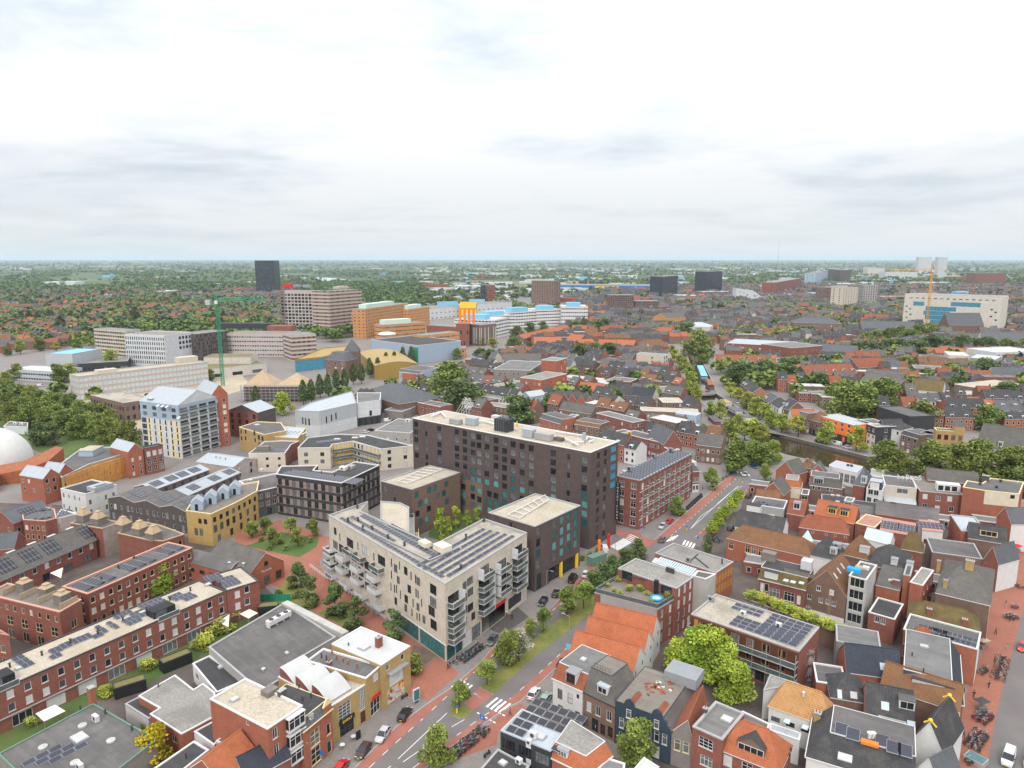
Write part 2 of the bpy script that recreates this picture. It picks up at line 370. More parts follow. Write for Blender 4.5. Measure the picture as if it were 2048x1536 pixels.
  # roofs
 def inset(s,d):
  P=s.poly;n=len(P);out=[]
  for k in range(n):
   a,b,c=P[k-1],P[k],P[(k+1)%n];u,v=(b-a).normalized(),(c-b).normalized();nu,nv=Vector((-u.y,u.x)),Vector((-v.y,v.x))
   m=nu+nv;m=m/max(.3,m.dot(nu))if m.length>1e-4 else nu;out.append(b+m*d)
  return out
 def flat(s,roof='bitumen',cop='white_trim',ph=.3,cw=.3,ct=.07):
  s.walltop=s.h;I=s.inset(cw);O=s.inset(-.06);n=len(I)
  mb=MB();mb.face([(p.x,p.y,s.h-ph)for p in I]);mb.obj('roof',roof,s.root)
  mb=MB()
  for k in range(n):
   j=(k+1)%n;o0,o1,i0,i1=O[k],O[j],I[k],I[j];z=s.h+.002;t=z+ct
   mb.face([(*o0,t),(*o1,t),(*i1,t),(*i0,t)]);mb.face([(*o0,z-.16),(*o1,z-.16),(*o1,t),(*o0,t)]);mb.face([(*i0,t),(*i1,t),(*i1,s.h-ph),(*i0,s.h-ph)])
  mb.obj('coping',cop,s.root);s.zf=lambda x,y:s.h-ph;return s
 def pitched(s,kind,rh,roof,verge='white_trim',hi=None,ov=.25,ridge_at=.5,half=0):
  """gx: ridge along the front; gy: gables front and back; hx / hy: hipped; sx: lean-to rising to the back"""
  L,Dp,h=s.L,s.D,s.h;t=.16;mb=MB();along=kind[1]=='x';A,Bq=(L,Dp)if along else(Dp,L)
  hi=(0 if kind[0]=='g' else min(A/2-.1,(hi if hi is not None else Bq/2)))
  mid=Bq*ridge_at;e=ov if kind[0]=='h' else .12
  def P(a,b,z):return(a,b,z)if along else(b,a,z)
  s1,s2=rh/mid,rh/(Bq-mid);lo1,lo2=h-s1*ov,h-s2*ov;lo3=h-(rh/hi)*e if hi else h
  if kind[0]=='s':mid=Bq+ov;s1=rh/Bq;lo1=h-s1*ov
  def f(pts):
   up=[P(*q)for q in pts]
   if not along:up=up[::-1]
   mb.face([(p[0],p[1],p[2]+t)for p in up])
  if kind[0]=='s':
   f([(-e,-ov,lo1),(A+e,-ov,lo1),(A+e,Bq+ov,h+s1*(Bq+ov)),(-e,Bq+ov,h+s1*(Bq+ov))])
   s.zf=lambda x,y:h+t+s1*(y if along else x)
  elif hi==0:
   f([(-e,-ov,lo1),(A+e,-ov,lo1),(A+e,mid,h+rh),(-e,mid,h+rh)]);f([(A+e,Bq+ov,lo2),(-e,Bq+ov,lo2),(-e,mid,h+rh),(A+e,mid,h+rh)])
   s.zf=lambda x,y:h+t+(s1*(y if along else x)if(y if along else x)<mid else s2*(Bq-(y if along else x)))
  else:
   lo=h-.15
   f([(-e,-ov,lo),(A+e,-ov,lo),(A-hi,mid,h+rh),(hi,mid,h+rh)]);f([(A+e,Bq+ov,lo),(-e,Bq+ov,lo),(hi,mid,h+rh),(A-hi,mid,h+rh)])
   f([(-e,Bq+ov,lo),(-e,-ov,lo),(hi,mid,h+rh)]);f([(A+e,-ov,lo),(A+e,Bq+ov,lo),(A-hi,mid,h+rh)])
   def zf(x,y):
    a_,b_=(x,y)if along else(y,x);return h+t+max(0,min(s1*b_,s2*(Bq-b_),rh/hi*a_,rh/hi*(A-a_)))
   s.zf=zf
   # underside and edges
  top=list(mb.f);V=mb.v[:];n0=len(V);mb.v+=[(p[0],p[1],p[2]-t)for p in V]
  cnt={}
  key=lambda i:tuple(round(q,3)for q in V[i])
  for fc in top:
   mb.f.append(tuple(n0+i for i in reversed(fc)));mb.m.append(0)
   for i in range(len(fc)):cnt.setdefault(frozenset((key(fc[i]),key(fc[(i+1)%len(fc)]))),[]).append((fc[i],fc[(i+1)%len(fc)]))
  edge=MB()
  for q in cnt.values():
   if len(q)==1:i,j=q[0];edge.face([(*V[i][:2],V[i][2]-t-.03),(*V[j][:2],V[j][2]-t-.03),V[j],V[i]])
  mb.obj('roof',roof,s.root);edge.obj('fascia',verge,s.root)
  if kind[0]=='g':
   s.gab=[(1,mid,rh),(3,Bq-mid,rh)]if along else[(0,mid,rh),(2,Bq-mid,rh)]
  if kind[0]=='s':s.shed=(along,rh)
  # ridge tiles
  if kind[0]!='s':
   rd=MB();rd.tube(P(hi-(e if hi==0 else 0),mid,h+rh+t-.02),P(A-hi+(e if hi==0 else 0),mid,h+rh+t-.02),.12,6);rd.obj('ridge',roof,s.root)
  s.ridge=h+rh;return s
 def mansard(s,rh,m,roof,top='bitumen',trim='white_trim',faces=None,ov=.2):
  """steep tiled skirt on the given facades, flat top"""
  n=len(s.poly);fs=range(n)if faces is None else faces;O=s.inset(-ov);h,t=s.h,s.h+rh;P=s.poly
  off=[m if k in fs else 0 for k in range(n)];I=[]
  for k in range(n):
   a,b,c=P[k-1],P[k],P[(k+1)%n];u,v=(b-a).normalized(),(c-b).normalized();nu,nv=Vector((-u.y,u.x)),Vector((-v.y,v.x));d1,d2=off[k-1],off[k]
   det=nu.x*nv.y-nu.y*nv.x
   if abs(det)<1e-3:I.append(b+nu*d1)
   else:I.append(b+Vector(((d1*nv.y-d2*nu.y)/det,(nu.x*d2-nv.x*d1)/det)))
  mb=MB();wm=MB()
  for k in range(n):
   j=(k+1)%n
   (mb if k in fs else wm).face([(*(O[k]if k in fs else P[k]),h-.02),(*(O[j]if k in fs else P[j]),h-.02),(*I[j],t),(*I[k],t)])
  mb.obj('roof',roof,s.root)
  if wm.f:wm.obj('party_wall',s.wall,s.root)
  tp=MB();tp.face([(*p,t+.004)for p in I]);tp.obj('roof_deck',top,s.root)
  ed=MB()
  for k in range(n):
   a,b=I[k],I[(k+1)%n];ed.tube((*a,t),(*b,t),.1,4)
  for k in fs:ed.tube((*O[k],h-.06),(*O[(k+1)%n],h-.06),.14,4)
  ed.obj('gutter',trim,s.root);s.zf=lambda x,y:t;s.ridge=t;s.skirt=(rh,m);return s
 def done(s,wall=None):
  mb=MB();wall=wall or s.wall;mats=[wall]
  for i in range(len(s.poly)):
   a,b,L,u=s.edge(i);n=Vector((u.y,-u.x));zt=s.walltop
   def P(x,z,y=0):return(a.x+u.x*x-n.x*y,a.y+u.y*x-n.y*y,z)
   H=s.holes[i];bd=[q for q in s.bands if q[0]==i];zs=sorted({s.z0,zt,*[q for h in H for q in h[2:]],*[min(zt,max(s.z0,q))for h in bd for q in h[3:5]]})
   for z0,z1 in zip(zs,zs[1:]):
    if z1-z0<1e-4:continue
    hs=sorted((h[0],h[1])for h in H if h[2]<z1-1e-4 and h[3]>z0+1e-4);x=0;zm=(z0+z1)/2
    for h0,h1 in hs+[(L,L)]:
     cut=[x]+sorted(q for h in bd for q in h[1:3]if x+.01<q<h0-.01)+[h0]
     for c0,c1 in zip(cut,cut[1:]):
      if c1>c0+1e-4:
       mi=0
       for q in bd:
        if q[1]<=(c0+c1)/2<=q[2]and q[3]<=zm<=q[4]:
         if q[5]not in mats:mats.append(q[5])
         mi=mats.index(q[5])
       mb.face([P(c0,z0),P(c1,z0),P(c1,z1),P(c0,z1)],mi)
     x=max(x,h1)
   for x0,x1,z0,z1 in H:
    d=.14
    mb.face([P(x0,z0),P(x1,z0),P(x1,z0,d),P(x0,z0,d)]);mb.face([P(x0,z1,d),P(x1,z1,d),P(x1,z1),P(x0,z1)])
    mb.face([P(x0,z0),P(x0,z0,d),P(x0,z1,d),P(x0,z1)]);mb.face([P(x1,z0,d),P(x1,z0),P(x1,z1),P(x1,z1,d)])
   for gi,mid,rh in s.gab:
    if gi==i:mb.face([P(0,zt),P(L,zt),P(mid,zt+rh)])
   if hasattr(s,'shed'):
    along,rh=s.shed
    if along and i==1:mb.face([P(0,zt),P(L,zt),P(L,zt+rh)])
    if along and i==3:mb.face([P(0,zt),P(L,zt),P(0,zt+rh)])
    if along and i==2:mb.face([P(0,zt),P(L,zt),P(L,zt+rh),P(0,zt+rh)])
  mb.obj('wall',mats,s.root)
  if s.glz:struct(s.glz[0].obj('glazing',s.glz[1],s.root),'stuff')
  return s
  # roof furniture, as parts
 def put(s,name,mesh,p,rz=0,tilt=True):
  o=link(name,mesh,s.root,p)
  if tilt:
   d=.05;gx=(s.zf(p[0]+d,p[1])-s.zf(p[0]-d,p[1]))/(2*d);gy=(s.zf(p[0],p[1]+d)-s.zf(p[0],p[1]-d))/(2*d)
   if abs(gx)+abs(gy)>.02:
    nrm=Vector((-gx,-gy,1)).normalized();up=Vector((gx,gy,gx*gx+gy*gy)).normalized();xx=up.cross(nrm)
    o.rotation_euler=Matrix((xx,up,nrm)).transposed().to_euler();return o
  o.rotation_euler=(0,0,rz);return o
 def kit(s,what,pts,*a,**k):
  for p in pts:
   q=s.onroof(p)if k.get('sighted',True)else Vector((p[0],p[1],s.zf(p[0],p[1])))
   what(s,q,*a)
  return s
_mc={}
def shared(key,fn):
 if key not in _mc:_mc[key]=fn()
 return _mc[key]
def box_mesh(name,w,d,h,m,z=0):return shared((name,w,d,h,m),lambda:(lambda b:(b.box(-w/2,-d/2,z,w/2,d/2,z+h),b.mesh(name,m))[1])(MB()))
def skylight(b,q,w=.9,l=1.3,m='glass_pale'):
 def f():
  x=MB();x.box(-w/2-.08,-l/2-.08,-.05,w/2+.08,l/2+.08,.08,0);x.box(-w/2,-l/2,.08,w/2,l/2,.1,1);return x.mesh('skylight',['grey_trim',m])
 b.put('skylight',shared(('sky',w,l,m),f),q)
def dome(b,q,w=1.1,l=1.1):
 def f():
  x=MB();x.box(-w/2-.12,-l/2-.12,0,w/2+.12,l/2+.12,.28,0);x.box(-w/2,-l/2,.28,w/2,l/2,.4,1);return x.mesh('skylight',['grey_trim','white_roof'])
 b.put('skylight',shared(('dome',w,l),f),q,tilt=False)
def chimney(b,q,w=.8,d=.6,h=1.6,m='red_brick',pots=2):
 def f():
  x=MB();x.box(-w/2,-d/2,-1.5,w/2,d/2,h,0);x.box(-w/2-.08,-d/2-.08,h,w/2+.08,d/2+.08,h+.1,1)
  for i in range(pots):px=(i+.5)/pots*w-w/2;x.tube((px,0,h+.1),(px,0,h+.45),.1,6,mi=2)
  return x.mesh('chimney',[m,'grey_trim','rust_metal'])
 b.put('chimney',shared(('chim',w,d,h,m,pots),f),q,tilt=False)
def vent(b,q,h=.7,r=.13,m='dark_trim'):
 def f():
  x=MB();x.tube((0,0,-.05),(0,0,h),r,7);x.tube((0,0,h),(0,0,h+.12),r*1.7,7,r*1.2);return x.mesh('vent',m)
 b.put('vent',shared(('vent',h,r,m),f),q,tilt=False)
def aircon(b,q,w=1.3,d=.7,h=1.,m='plastic_white'):
 def f():
  x=MB();x.box(-w/2,-d/2,.12,w/2,d/2,h,0);x.box(-w/2,-d/2+.1,0,-w/2+.1,d/2-.1,.12,1);x.box(w/2-.1,-d/2+.1,0,w/2,d/2-.1,.12,1)
  x.tube((0,-d/2-.015,h*.55),(0,-d/2,h*.55),min(h,w)*.32,12,mi=1);return x.mesh('air_conditioner',[m,'dark_trim'])
 b.put('air_conditioner',shared(('ac',w,d,h,m),f),q,tilt=False)
def solar_row(b,c,n,w=1.02,l=1.65,rz=0,tilt=13,m='solar',each=True,gap=.03,name='solar_panel'):
 """a row of n tilted panels centred on local point c, each panel an object"""
 z=b.zf(c[0],c[1]);cs,sn=math.cos(rz),math.sin(rz)
 def f():
  x=MB();a=R(tilt);yy=l/2*math.cos(a);zz=l*math.sin(a)
  x.face([(-w/2,-yy,.15),(w/2,-yy,.15),(w/2,yy,.15+zz),(-w/2,yy,.15+zz)],0);x.face([(w/2,-yy,.11),(-w/2,-yy,.11),(-w/2,yy,.11+zz),(w/2,yy,.11+zz)],1)
  for sx in(-w/2,w/2):x.face([(sx,-yy,.11),(sx,yy,.11+zz),(sx,yy,.15+zz),(sx,-yy,.15)],1)
  x.face([(-w/2,-yy,.11),(w/2,-yy,.11),(w/2,-yy,.15),(-w/2,-yy,.15)],1);x.face([(w/2,yy,0),(-w/2,yy,0),(-w/2,yy,.15+zz),(w/2,yy,.15+zz)],1)
  x.face([(-w/2,-yy,0),(w/2,-yy,0),(w/2,-yy,.11),(-w/2,-yy,.11)],1)
  me=x.mesh('solar_panel',[m,'galvanised'])
  uv=me.uv_layers[0].data
  for li,q in zip(me.polygons[0].loop_indices,((0,0),(1.02,0),(1.02,1.62),(0,1.62))):uv[li].uv=q
  return me
 me=shared(('sol',w,l,tilt,m),f)
 for i in range(n):
  o=(i-(n-1)/2)*(w+gap);b.put(name,me,(c[0]+cs*o,c[1]+sn*o,z),rz,tilt=False)
def roof_panels(b,c,nx,ny,w=1.,l=1.65,m='solar'):
 """panels lying on a pitched roof, around local point c; columns run along the eaves"""
 def f():
  x=MB();x.box(-w/2+.015,-l/2+.015,.05,w/2-.015,l/2-.015,.1,0);return x.mesh('solar_panel',m)
 me=shared(('rsol',w,l,m),f);d=.05
 gx=(b.zf(c[0]+d,c[1])-b.zf(c[0]-d,c[1]))/(2*d);gy=(b.zf(c[0],c[1]+d)-b.zf(c[0],c[1]-d))/(2*d)
 nrm=Vector((-gx,-gy,1)).normalized();g2=gx*gx+gy*gy
 up=Vector((gx,gy,g2)).normalized()if g2>1e-4 else Vector((0,1,0));xx=up.cross(nrm)
 c3=Vector((c[0],c[1],b.zf(c[0],c[1])));e=Matrix((xx,up,nrm)).transposed().to_euler()
 for i in range(nx):
  for j in range(ny):
   o=link('solar_panel',me,b.root,c3+xx*((i-(nx-1)/2)*w)+up*((j-(ny-1)/2)*l));o.rotation_euler=e
def dormer(b,q,face=0,w=1.8,h=1.5,d=2.2,wall='white_trim',roof='lead',st='w21-g',gable=False):
 """dormer whose front stands at roof point q and faces like facade `face` (0 front -y, 1 right +x, 2 back, 3 left)"""
 rz=(0,math.pi/2,math.pi,-math.pi/2)[face]
 def f():
  x=MB();x.box(-w/2,0,-.25,w/2,d,h,0)
  if gable:
   a=w*.3;x.face([(-w/2,0,h),(w/2,0,h),(0,0,h+a)],0);x.face([(w/2+.12,-.15,h-.08),(w/2+.12,d,h-.08),(0,d,h+a+.04),(0,-.15,h+a+.04)],1);x.face([(-w/2-.12,d,h-.08),(-w/2-.12,-.15,h-.08),(0,-.15,h+a+.04),(0,d,h+a+.04)],1)
  else:x.box(-w/2-.12,-.15,h,w/2+.12,d,h+.12,1)
  return x.mesh('dormer',[wall,roof])
 o=b.put('dormer',shared(('dor',w,h,d,wall,roof,gable),f),q,rz,tilt=False)
 ww=w-.3;hh=h-.4
 fr=MB();win_geo(fr,st,ww,hh,0,y=-.14);fr.face([(.04,-.03,.04),(ww-.04,-.03,.04),(ww-.04,-.03,hh-.04),(.04,-.03,hh-.04)],1)
 link('window',shared(('dw',st,ww,hh),lambda:fr.mesh('window',[FR[st[0]],random.choice(PN[st[4]])])),o,(-ww/2,0,.25))
def quad_from(A,Bp,h,d,ang=None):
 a,b=G(A,h),G(Bp,h)
 if ang is not None:m,e=(a+b)/2,Vector((math.cos(R(ang)),math.sin(R(ang))))*(b-a).length/2;a,b=m-e,m+e
 u=(b-a).normalized();n=Vector((-u.y,u.x))
 if isinstance(d,tuple):d=(G(d,h)-b).dot(n)
 return[a,b,b+n*d,a+n*d]
def rect(name,label,A,Bp,h,d,wall='red_brick',ang=None,**k):return B(name,label,quad_from(A,Bp,h,d,ang),h,wall,**k)
def foot(name,label,pts,h,wall='red_brick',**k):return B(name,label,[G(p,h)for p in pts],h,wall,**k)
def balcony_mesh(w,d,kind='white',h=1.1):
 """slab with railing; x along the facade from 0, -y outwards"""
 def f():
  x=MB();x.box(0,-d,-.2,w,.05,0,0)
  if kind=='white':
   x.box(0,-d-.06,-.2,w,-d,h,1);x.box(-.06,-d-.06,-.2,0,0,h,1);x.box(w,-d-.06,-.2,w+.06,0,h,1)
  else:
   for px in(0,w-.06):x.box(px,-d,0,px+.06,-d+.06,h,1)
   x.box(0,-d,h,w,-d+.08,h+.07,1);x.box(0,-d,h,.07,0,h+.07,1);x.box(w-.07,-d,h,w,0,h+.07,1)
   x.box(.07,-d+.02,.04,w-.07,-d+.04,h-.02,2);x.box(.02,-d+.1,.04,.04,-.05,h-.02,2);x.box(w-.04,-d+.1,.04,w-.02,-.05,h-.02,2)
  return x.mesh('balcony',['concrete','white_panel' if kind=='white' else 'white_trim','glass_clear'])
 return shared(('balc',w,d,kind,h),f)
def text_mesh(body,size,m,depth=.05,align='CENTER'):
 def f():
  c=D.curves.new('lettering','FONT');c.body=body;c.size=size;c.extrude=depth;c.align_x=align;c.align_y='CENTER'
  o=D.objects.new('lettering',c);COL.objects.link(o);bpy.context.view_layer.update()
  me=D.meshes.new_from_object(o.evaluated_get(bpy.context.evaluated_depsgraph_get()));D.objects.remove(o);me.materials.clear();me.materials.append(M[m]);return me
 return shared(('txt',body,size,m,depth),f)
 # ------------------------------------------------------------------ ground, roads, canal
from mathutils.geometry import tessellate_polygon
mat('paving',(.235,.21,.195),kind='pave',var=.16,ns=.12);mat('red_paving',(.34,.135,.09),kind='pave',var=.14,ns=.15);mat('asphalt',(.152,.138,.132),var=.12,ns=.12,rnd=0)
mat('red_asphalt',(.30,.12,.09),var=.12,ns=.3,rnd=0);mat('dark_paving',(.10,.088,.085),kind='pave',var=.15);mat('marking',(.72,.72,.70),var=.08,ns=2.,rnd=0)
mat('grass',(.13,.15,.035),kind='grass',c2=(.26,.22,.06),ns=.5,rnd=0);mat('lawn',(.07,.12,.03),kind='grass',c2=(.11,.13,.035),rnd=0);mat('soil',(.14,.10,.07),var=.3,ns=.4)
mat('sand',(.40,.33,.24),var=.2,ns=.05);mat('quay_brick',(.13,.105,.09),kind='brick',var=.3);mat('kerbstone',(.36,.35,.33),var=.1);mat('yard',(.15,.12,.105),kind='pave',var=.4,ns=.2)
def water_mat():
 m=D.materials.new('canal_water');m.use_nodes=True;n,l=m.node_tree.nodes,m.node_tree.links;b=n['Principled BSDF']
 b.inputs['Base Color'].default_value=(.045,.034,.018,1);b.inputs['Roughness'].default_value=.06;b.inputs['Specular IOR Level'].default_value=.5
 t=n.new('ShaderNodeTexNoise');t.inputs['Scale'].default_value=.9;t.inputs['Detail'].default_value=4;c=n.new('ShaderNodeTexCoord');l.new(c.outputs['Object'],t.inputs['Vector'])
 bp=n.new('ShaderNodeBump');bp.inputs['Strength'].default_value=.25;bp.inputs['Distance'].default_value=.08;l.new(t.outputs[0],bp.inputs['Height']);l.new(bp.outputs[0],b.inputs['Normal']);MATS['canal_water']=m
water_mat()
def fields_mat():
 m=D.materials.new('fields');m.use_nodes=True;n,l=m.node_tree.nodes,m.node_tree.links;b=n['Principled BSDF'];b.inputs['Roughness'].default_value=.95
 c=n.new('ShaderNodeTexCoord');mp=n.new('ShaderNodeMapping');mp.inputs['Scale'].default_value=(.0019,.0009,1);mp.inputs['Rotation'].default_value=(0,0,.3);l.new(c.outputs['Object'],mp.inputs[0])
 v=n.new('ShaderNodeTexVoronoi');v.inputs['Scale'].default_value=1.;l.new(mp.outputs[0],v.inputs['Vector'])
 sp=n.new('ShaderNodeSeparateColor');l.new(v.outputs['Color'],sp.inputs[0]);r=n.new('ShaderNodeValToRGB');l.new(sp.outputs[0],r.inputs[0]);r.color_ramp.interpolation='CONSTANT'
 e=r.color_ramp.elements;e[0].color=(.045,.075,.03,1);e[1].position=.3;e[1].color=(.065,.095,.035,1)
 for p_,c_ in((.6,(.035,.06,.026,1)),(.86,(.12,.125,.055,1)),(.95,(.2,.18,.10,1))):q=e.new(p_);q.color=c_
 l.new(r.outputs[0],b.inputs['Base Color']);MATS['fields']=m
fields_mat()
def tess(name,outer,holes,z,m):
 polys=[[Vector((p[0],p[1],0))for p in q]for q in[outer]+holes];tri=tessellate_polygon(polys);v=[p for q in polys for p in q]
 mb=MB();mb.v=[(p.x,p.y,z)for p in v];mb.f=[tuple(t)for t in tri];mb.m=[0]*len(tri)
 for i,t in enumerate(mb.f):
  a,b,c=(Vector(mb.v[k])for k in t)
  if(b-a).cross(c-a).z<0:mb.f[i]=(t[0],t[2],t[1])
 return struct(mb.obj(name,m))
def ccw(P):
 a=sum(P[i-1][0]*P[i][1]-P[i][0]*P[i-1][1]for i in range(len(P)));return P if a>0 else P[::-1]
CANAL_R=[G(p)for p in[(2300,948),(2048,938),(1900,930),(1751,917),(1732,912),(1673,897),(1595,877),(1562,869),(1542,861),(1528,850),(1505,835),(1482,819),(1458,804),(1439,791),(1431,786),(1429,771),(1416,746),(1406,726),(1389,713),(1385,690)]]
CANAL_L=[G(p)for p in[(1368,690),(1376,715),(1383,740),(1392,763),(1396,783),(1399,794),(1409,809),(1439,833),(1464,852),(1497,880),(1542,897),(1568,909),(1605,917),(1634,927),(1660,938),(1750,962),(1900,985),(2048,1000),(2300,1010)]]
canal=CANAL_R+CANAL_L
CITY=[Vector(p)for p in((-900,40),(900,40),(1500,700),(1500,1700),(-1500,1700),(-1500,700))]
tess('ground',CITY,[canal],0,'paving')
BIG=[Vector(p)for p in((-45000,-1500),(45000,-1500),(45000,50000),(-45000,50000))]
tess('fields',BIG,[CITY],0,'fields')
mb=MB();mb.face([(p.x,p.y,-1.5)for p in ccw(canal)]);struct(mb.obj('canal_water','canal_water'))
mb=MB();kb=MB()
for chain in(CANAL_R,CANAL_L):
 for a,b in zip(chain,chain[1:]):
  mb.face([(a.x,a.y,-2.2),(b.x,b.y,-2.2),(b.x,b.y,0),(a.x,a.y,0)])
  d=(b-a).normalized();n=Vector((-d.y,d.x));c=[a-n*.35,b-n*.35,b+n*.1,a+n*.1];kb.prism([c[0],c[1],c[2],c[3]],-.05,.14)
struct(mb.obj('quay_wall','quay_brick'));struct(kb.obj('quay_coping','kerbstone'))
_z=[.004]
def sheet(name,pts,m,z=.004,kind='structure',world=False):
 P=ccw([p if world else G(p)for p in pts]);b=MB();b.face([(p[0],p[1],z)for p in P]);return struct(b.obj(name,m),kind)
def slab(name,pts,m,h=.12,kind='structure',rim='kerbstone',rw=.15):
 P=ccw([G(p)for p in pts]);b=MB();b.prism(P,0,h,1,top=0,bottom=False);o=struct(b.obj(name,[m,rim]),kind);return o
def line(mb,a,b,w,z=.014):
 a,b=(Vector(a),Vector(b));d=(b-a).normalized();n=Vector((-d.y,d.x))*w/2;mb.face([(*(a-n),z),(*(b-n),z),(*(b+n),z),(*(a+n),z)])
def dashes(mb,pts,w,on,off,z=.014):
 P=[G(p)for p in pts];carry=0
 for a,b in zip(P,P[1:]):
  L=(b-a).length;d=(b-a)/L;t=carry
  while t<L:line(mb,a+d*t,a+d*min(L,t+on),w,z);t+=on+off
  carry=t-L
def polyline(mb,pts,w,z=.014):
 P=[G(p)for p in pts]
 for a,b in zip(P,P[1:]):line(mb,a,b,w,z)
kerb=MB()
def kerbline(pts,w=.16,h=.12):
 P=[G(p)for p in pts]
 for a,b in zip(P,P[1:]):
  d=(b-a).normalized();n=Vector((-d.y,d.x))*w/2;kerb.prism(ccw([a-n,b-n,b+n,a+n]),0,h)
LK=[(600,1640),(710,1536),(790,1456),(849,1412),(906,1374),(962,1324),(1008,1270),(1085,1235),(1140,1179),(1181,1128),(1247,1102)]
RK=[(985,1700),(851,1536),(907,1491),(958,1456),(1003,1423),(1041,1403),(1105,1343),(1149,1303),(1215,1255),(1300,1175),(1391,1093)]
sheet('boulevard',LK+[(1228,1088),(1224,1069),(1250,1066),(1282,1075),(1310,1080),(1459,952),(1472,942),(1495,914),(1508,916),(1530,937),(1518,957),(1408,1070),(1400,1093)]+RK[::-1],'asphalt',.004)
LD=[(560,1760),(738,1536),(790,1487),(846,1437),(913,1375),(950,1343),(988,1308),(1070,1245),(1128,1204),(1196,1130),(1256,1104)]
RD=[(890,1720),(795,1536),(854,1489),(922,1474),(958,1448),(1022,1396),(1060,1363),(1140,1290),(1190,1255),(1285,1165),(1375,1088)]
RD=[(915,1700),(826,1536),(887,1489),(922,1465),(958,1438),(1022,1396),(1060,1363),(1140,1290),(1190,1255),(1275,1165),(1369,1091)]
sheet('cycle_lane',LK+LD[::-1],'red_asphalt',.008);sheet('cycle_lane',RK+RD[::-1],'red_asphalt',.008)
sheet('cycle_lane',[(1310,1080),(1459,952),(1472,956),(1342,1072)],'red_asphalt',.008);sheet('cycle_lane',[(1391,1074),(1506,968),(1518,962),(1410,1070)],'red_asphalt',.008)
sheet('crossing_surface',[(1228,1059),(1280,1065),(1286,1075),(1316,1082),(1303,1088),(1291,1099),(1281,1082),(1253,1075),(1230,1069)],'red_asphalt',.008)
sheet('plaza',[(820,1367),(892,1321),(918,1347),(856,1402),(810,1390)],'red_paving',.005)
sheet('plaza',[(889,1321),(810,1390),(780,1367),(718,1273),(634,1230),(573,1182),(522,1161),(512,1146),(520,1120),(470,1095),(470,1068),(560,1040),(660,1075),(640,1120),(640,1135),(760,1235)],'red_paving',.0045)
sheet('garden_ground',[(-120,1650),(-150,1000),(120,1010),(380,1075),(520,1110),(525,1170),(640,1270),(480,1480),(360,1700)],'yard',.0035)
sheet('back_gardens',[(0,1506),(188,1402),(254,1390),(416,1308),(542,1210),(515,1192),(452,1235),(366,1268),(43,1420),(-15,1448)],'lawn',.0055)
sheet('driveway',[(977,1230),(1016,1198),(1058,1234),(1006,1270),(978,1258)],'dark_paving',.006)
sheet('forecourt',[(983,1446),(1003,1425),(1039,1408),(1085,1420),(1108,1428),(1212,1502),(1262,1536),(1161,1476),(1044,1415),(996,1466),(993,1489),(894,1527),(902,1502)],'red_paving',.006)
sheet('crossing_surface',[(959,1375),(988,1390),(945,1422),(928,1406)],'red_asphalt',.0085)
mk=MB()
dashes(mk,LD[1:-1],.12,1.6,2.2);dashes(mk,RD[1:-1],.12,1.6,2.2)
polyline(mk,[(796,1518),(894,1426)],.13);polyline(mk,[(806,1524),(855,1490)],.13);polyline(mk,[(903,1454),(929,1439)],.13);dashes(mk,[(782,1532),(732,1569)],.13,1.5,1.5);dashes(mk,[(792,1536),(746,1569)],.13,1.5,1.5)
for a,b in(((25,985),(155,885)),((110,1000),(205,910)),((150,1030),(255,935)),((190,1055),(305,955)),((515,1240),(650,1130)),((570,1270),(710,1155)),((625,1298),(765,1180)),((678,1325),(825,1210))):
 line(mk,G((900+a[0]*.1465,1230+a[1]*.1465)),G((900+b[0]*.1465,1230+b[1]*.1465)),.5)
for i in range(5):a=(972,1412);line(mk,G((a[0]+i*8.2,a[1]+i*4.3)),G((a[0]+i*8.2+5,a[1]+i*4.3+2.5)),.35)
for i in range(5):a=(954,1425);line(mk,G((a[0]+i*8.,a[1]+i*4.6)),G((a[0]+i*8.+5,a[1]+i*4.6+2.6)),.3)
for i in range(11):
 f=i/10;a,b=(1221,1092),(1246,1077);p=(a[0]+(b[0]-a[0])*f,a[1]+(b[1]-a[1])*f);line(mk,G(p),G((p[0]+17,p[1]+8.5)),.55)
for i in range(4):
 p=(1259.1-i*2.49,1068.6+i*2.64);line(mk,G(p),G((p[0]+22,p[1]+9)),.4)
for i in range(3):p=(1335.3+i*5.27,1081.3-i*1.46);line(mk,G((p[0]-2,p[1]+2)),G((p[0]+10,p[1]-8)),.55)
for i in range(4):p=(1366+i*6.15,1089.5+i*2.2);line(mk,G(p),G((p[0]+5,p[1]-9)),.6)
polyline(mk,[(1383,1056),(1424,1018),(1467,980),(1485,972)],.15);polyline(mk,[(1381,1058),(1401,1033),(1424,1017)],.15);polyline(mk,[(1434,1008),(1476,972)],.15)
dashes(mk,[(1342,1072),(1473,957)],.12,1.6,2.2);dashes(mk,[(1391,1074),(1506,968)],.12,1.6,2.2)
for i in range(4):p=(1473.3+i*7.62,941.7+i*2.03);line(mk,G(p),G((p[0]+3,p[1]+4)),.6)
struct(mk.obj('road_marking','marking'))
slab('median',[(959,1375),(988,1390),(1032,1347),(1076,1308),(1168,1239),(1240,1180),(1291,1119),(1282,1110),(1212,1138),(1186,1176),(1133,1230),(1080,1268),(992,1346)],'grass',.13)
slab('traffic_island',[(909,1412),(931,1412),(945,1423),(935,1435),(919,1438),(904,1431),(900,1419)],'grass',.13)
kerbline(LK[1:9]);kerbline(RK[1:9]);kerbline([(1308,1080),(1458,952)]);kerbline([(1410,1070),(1519,962)])
struct(kerb.obj('kerb','kerbstone'))
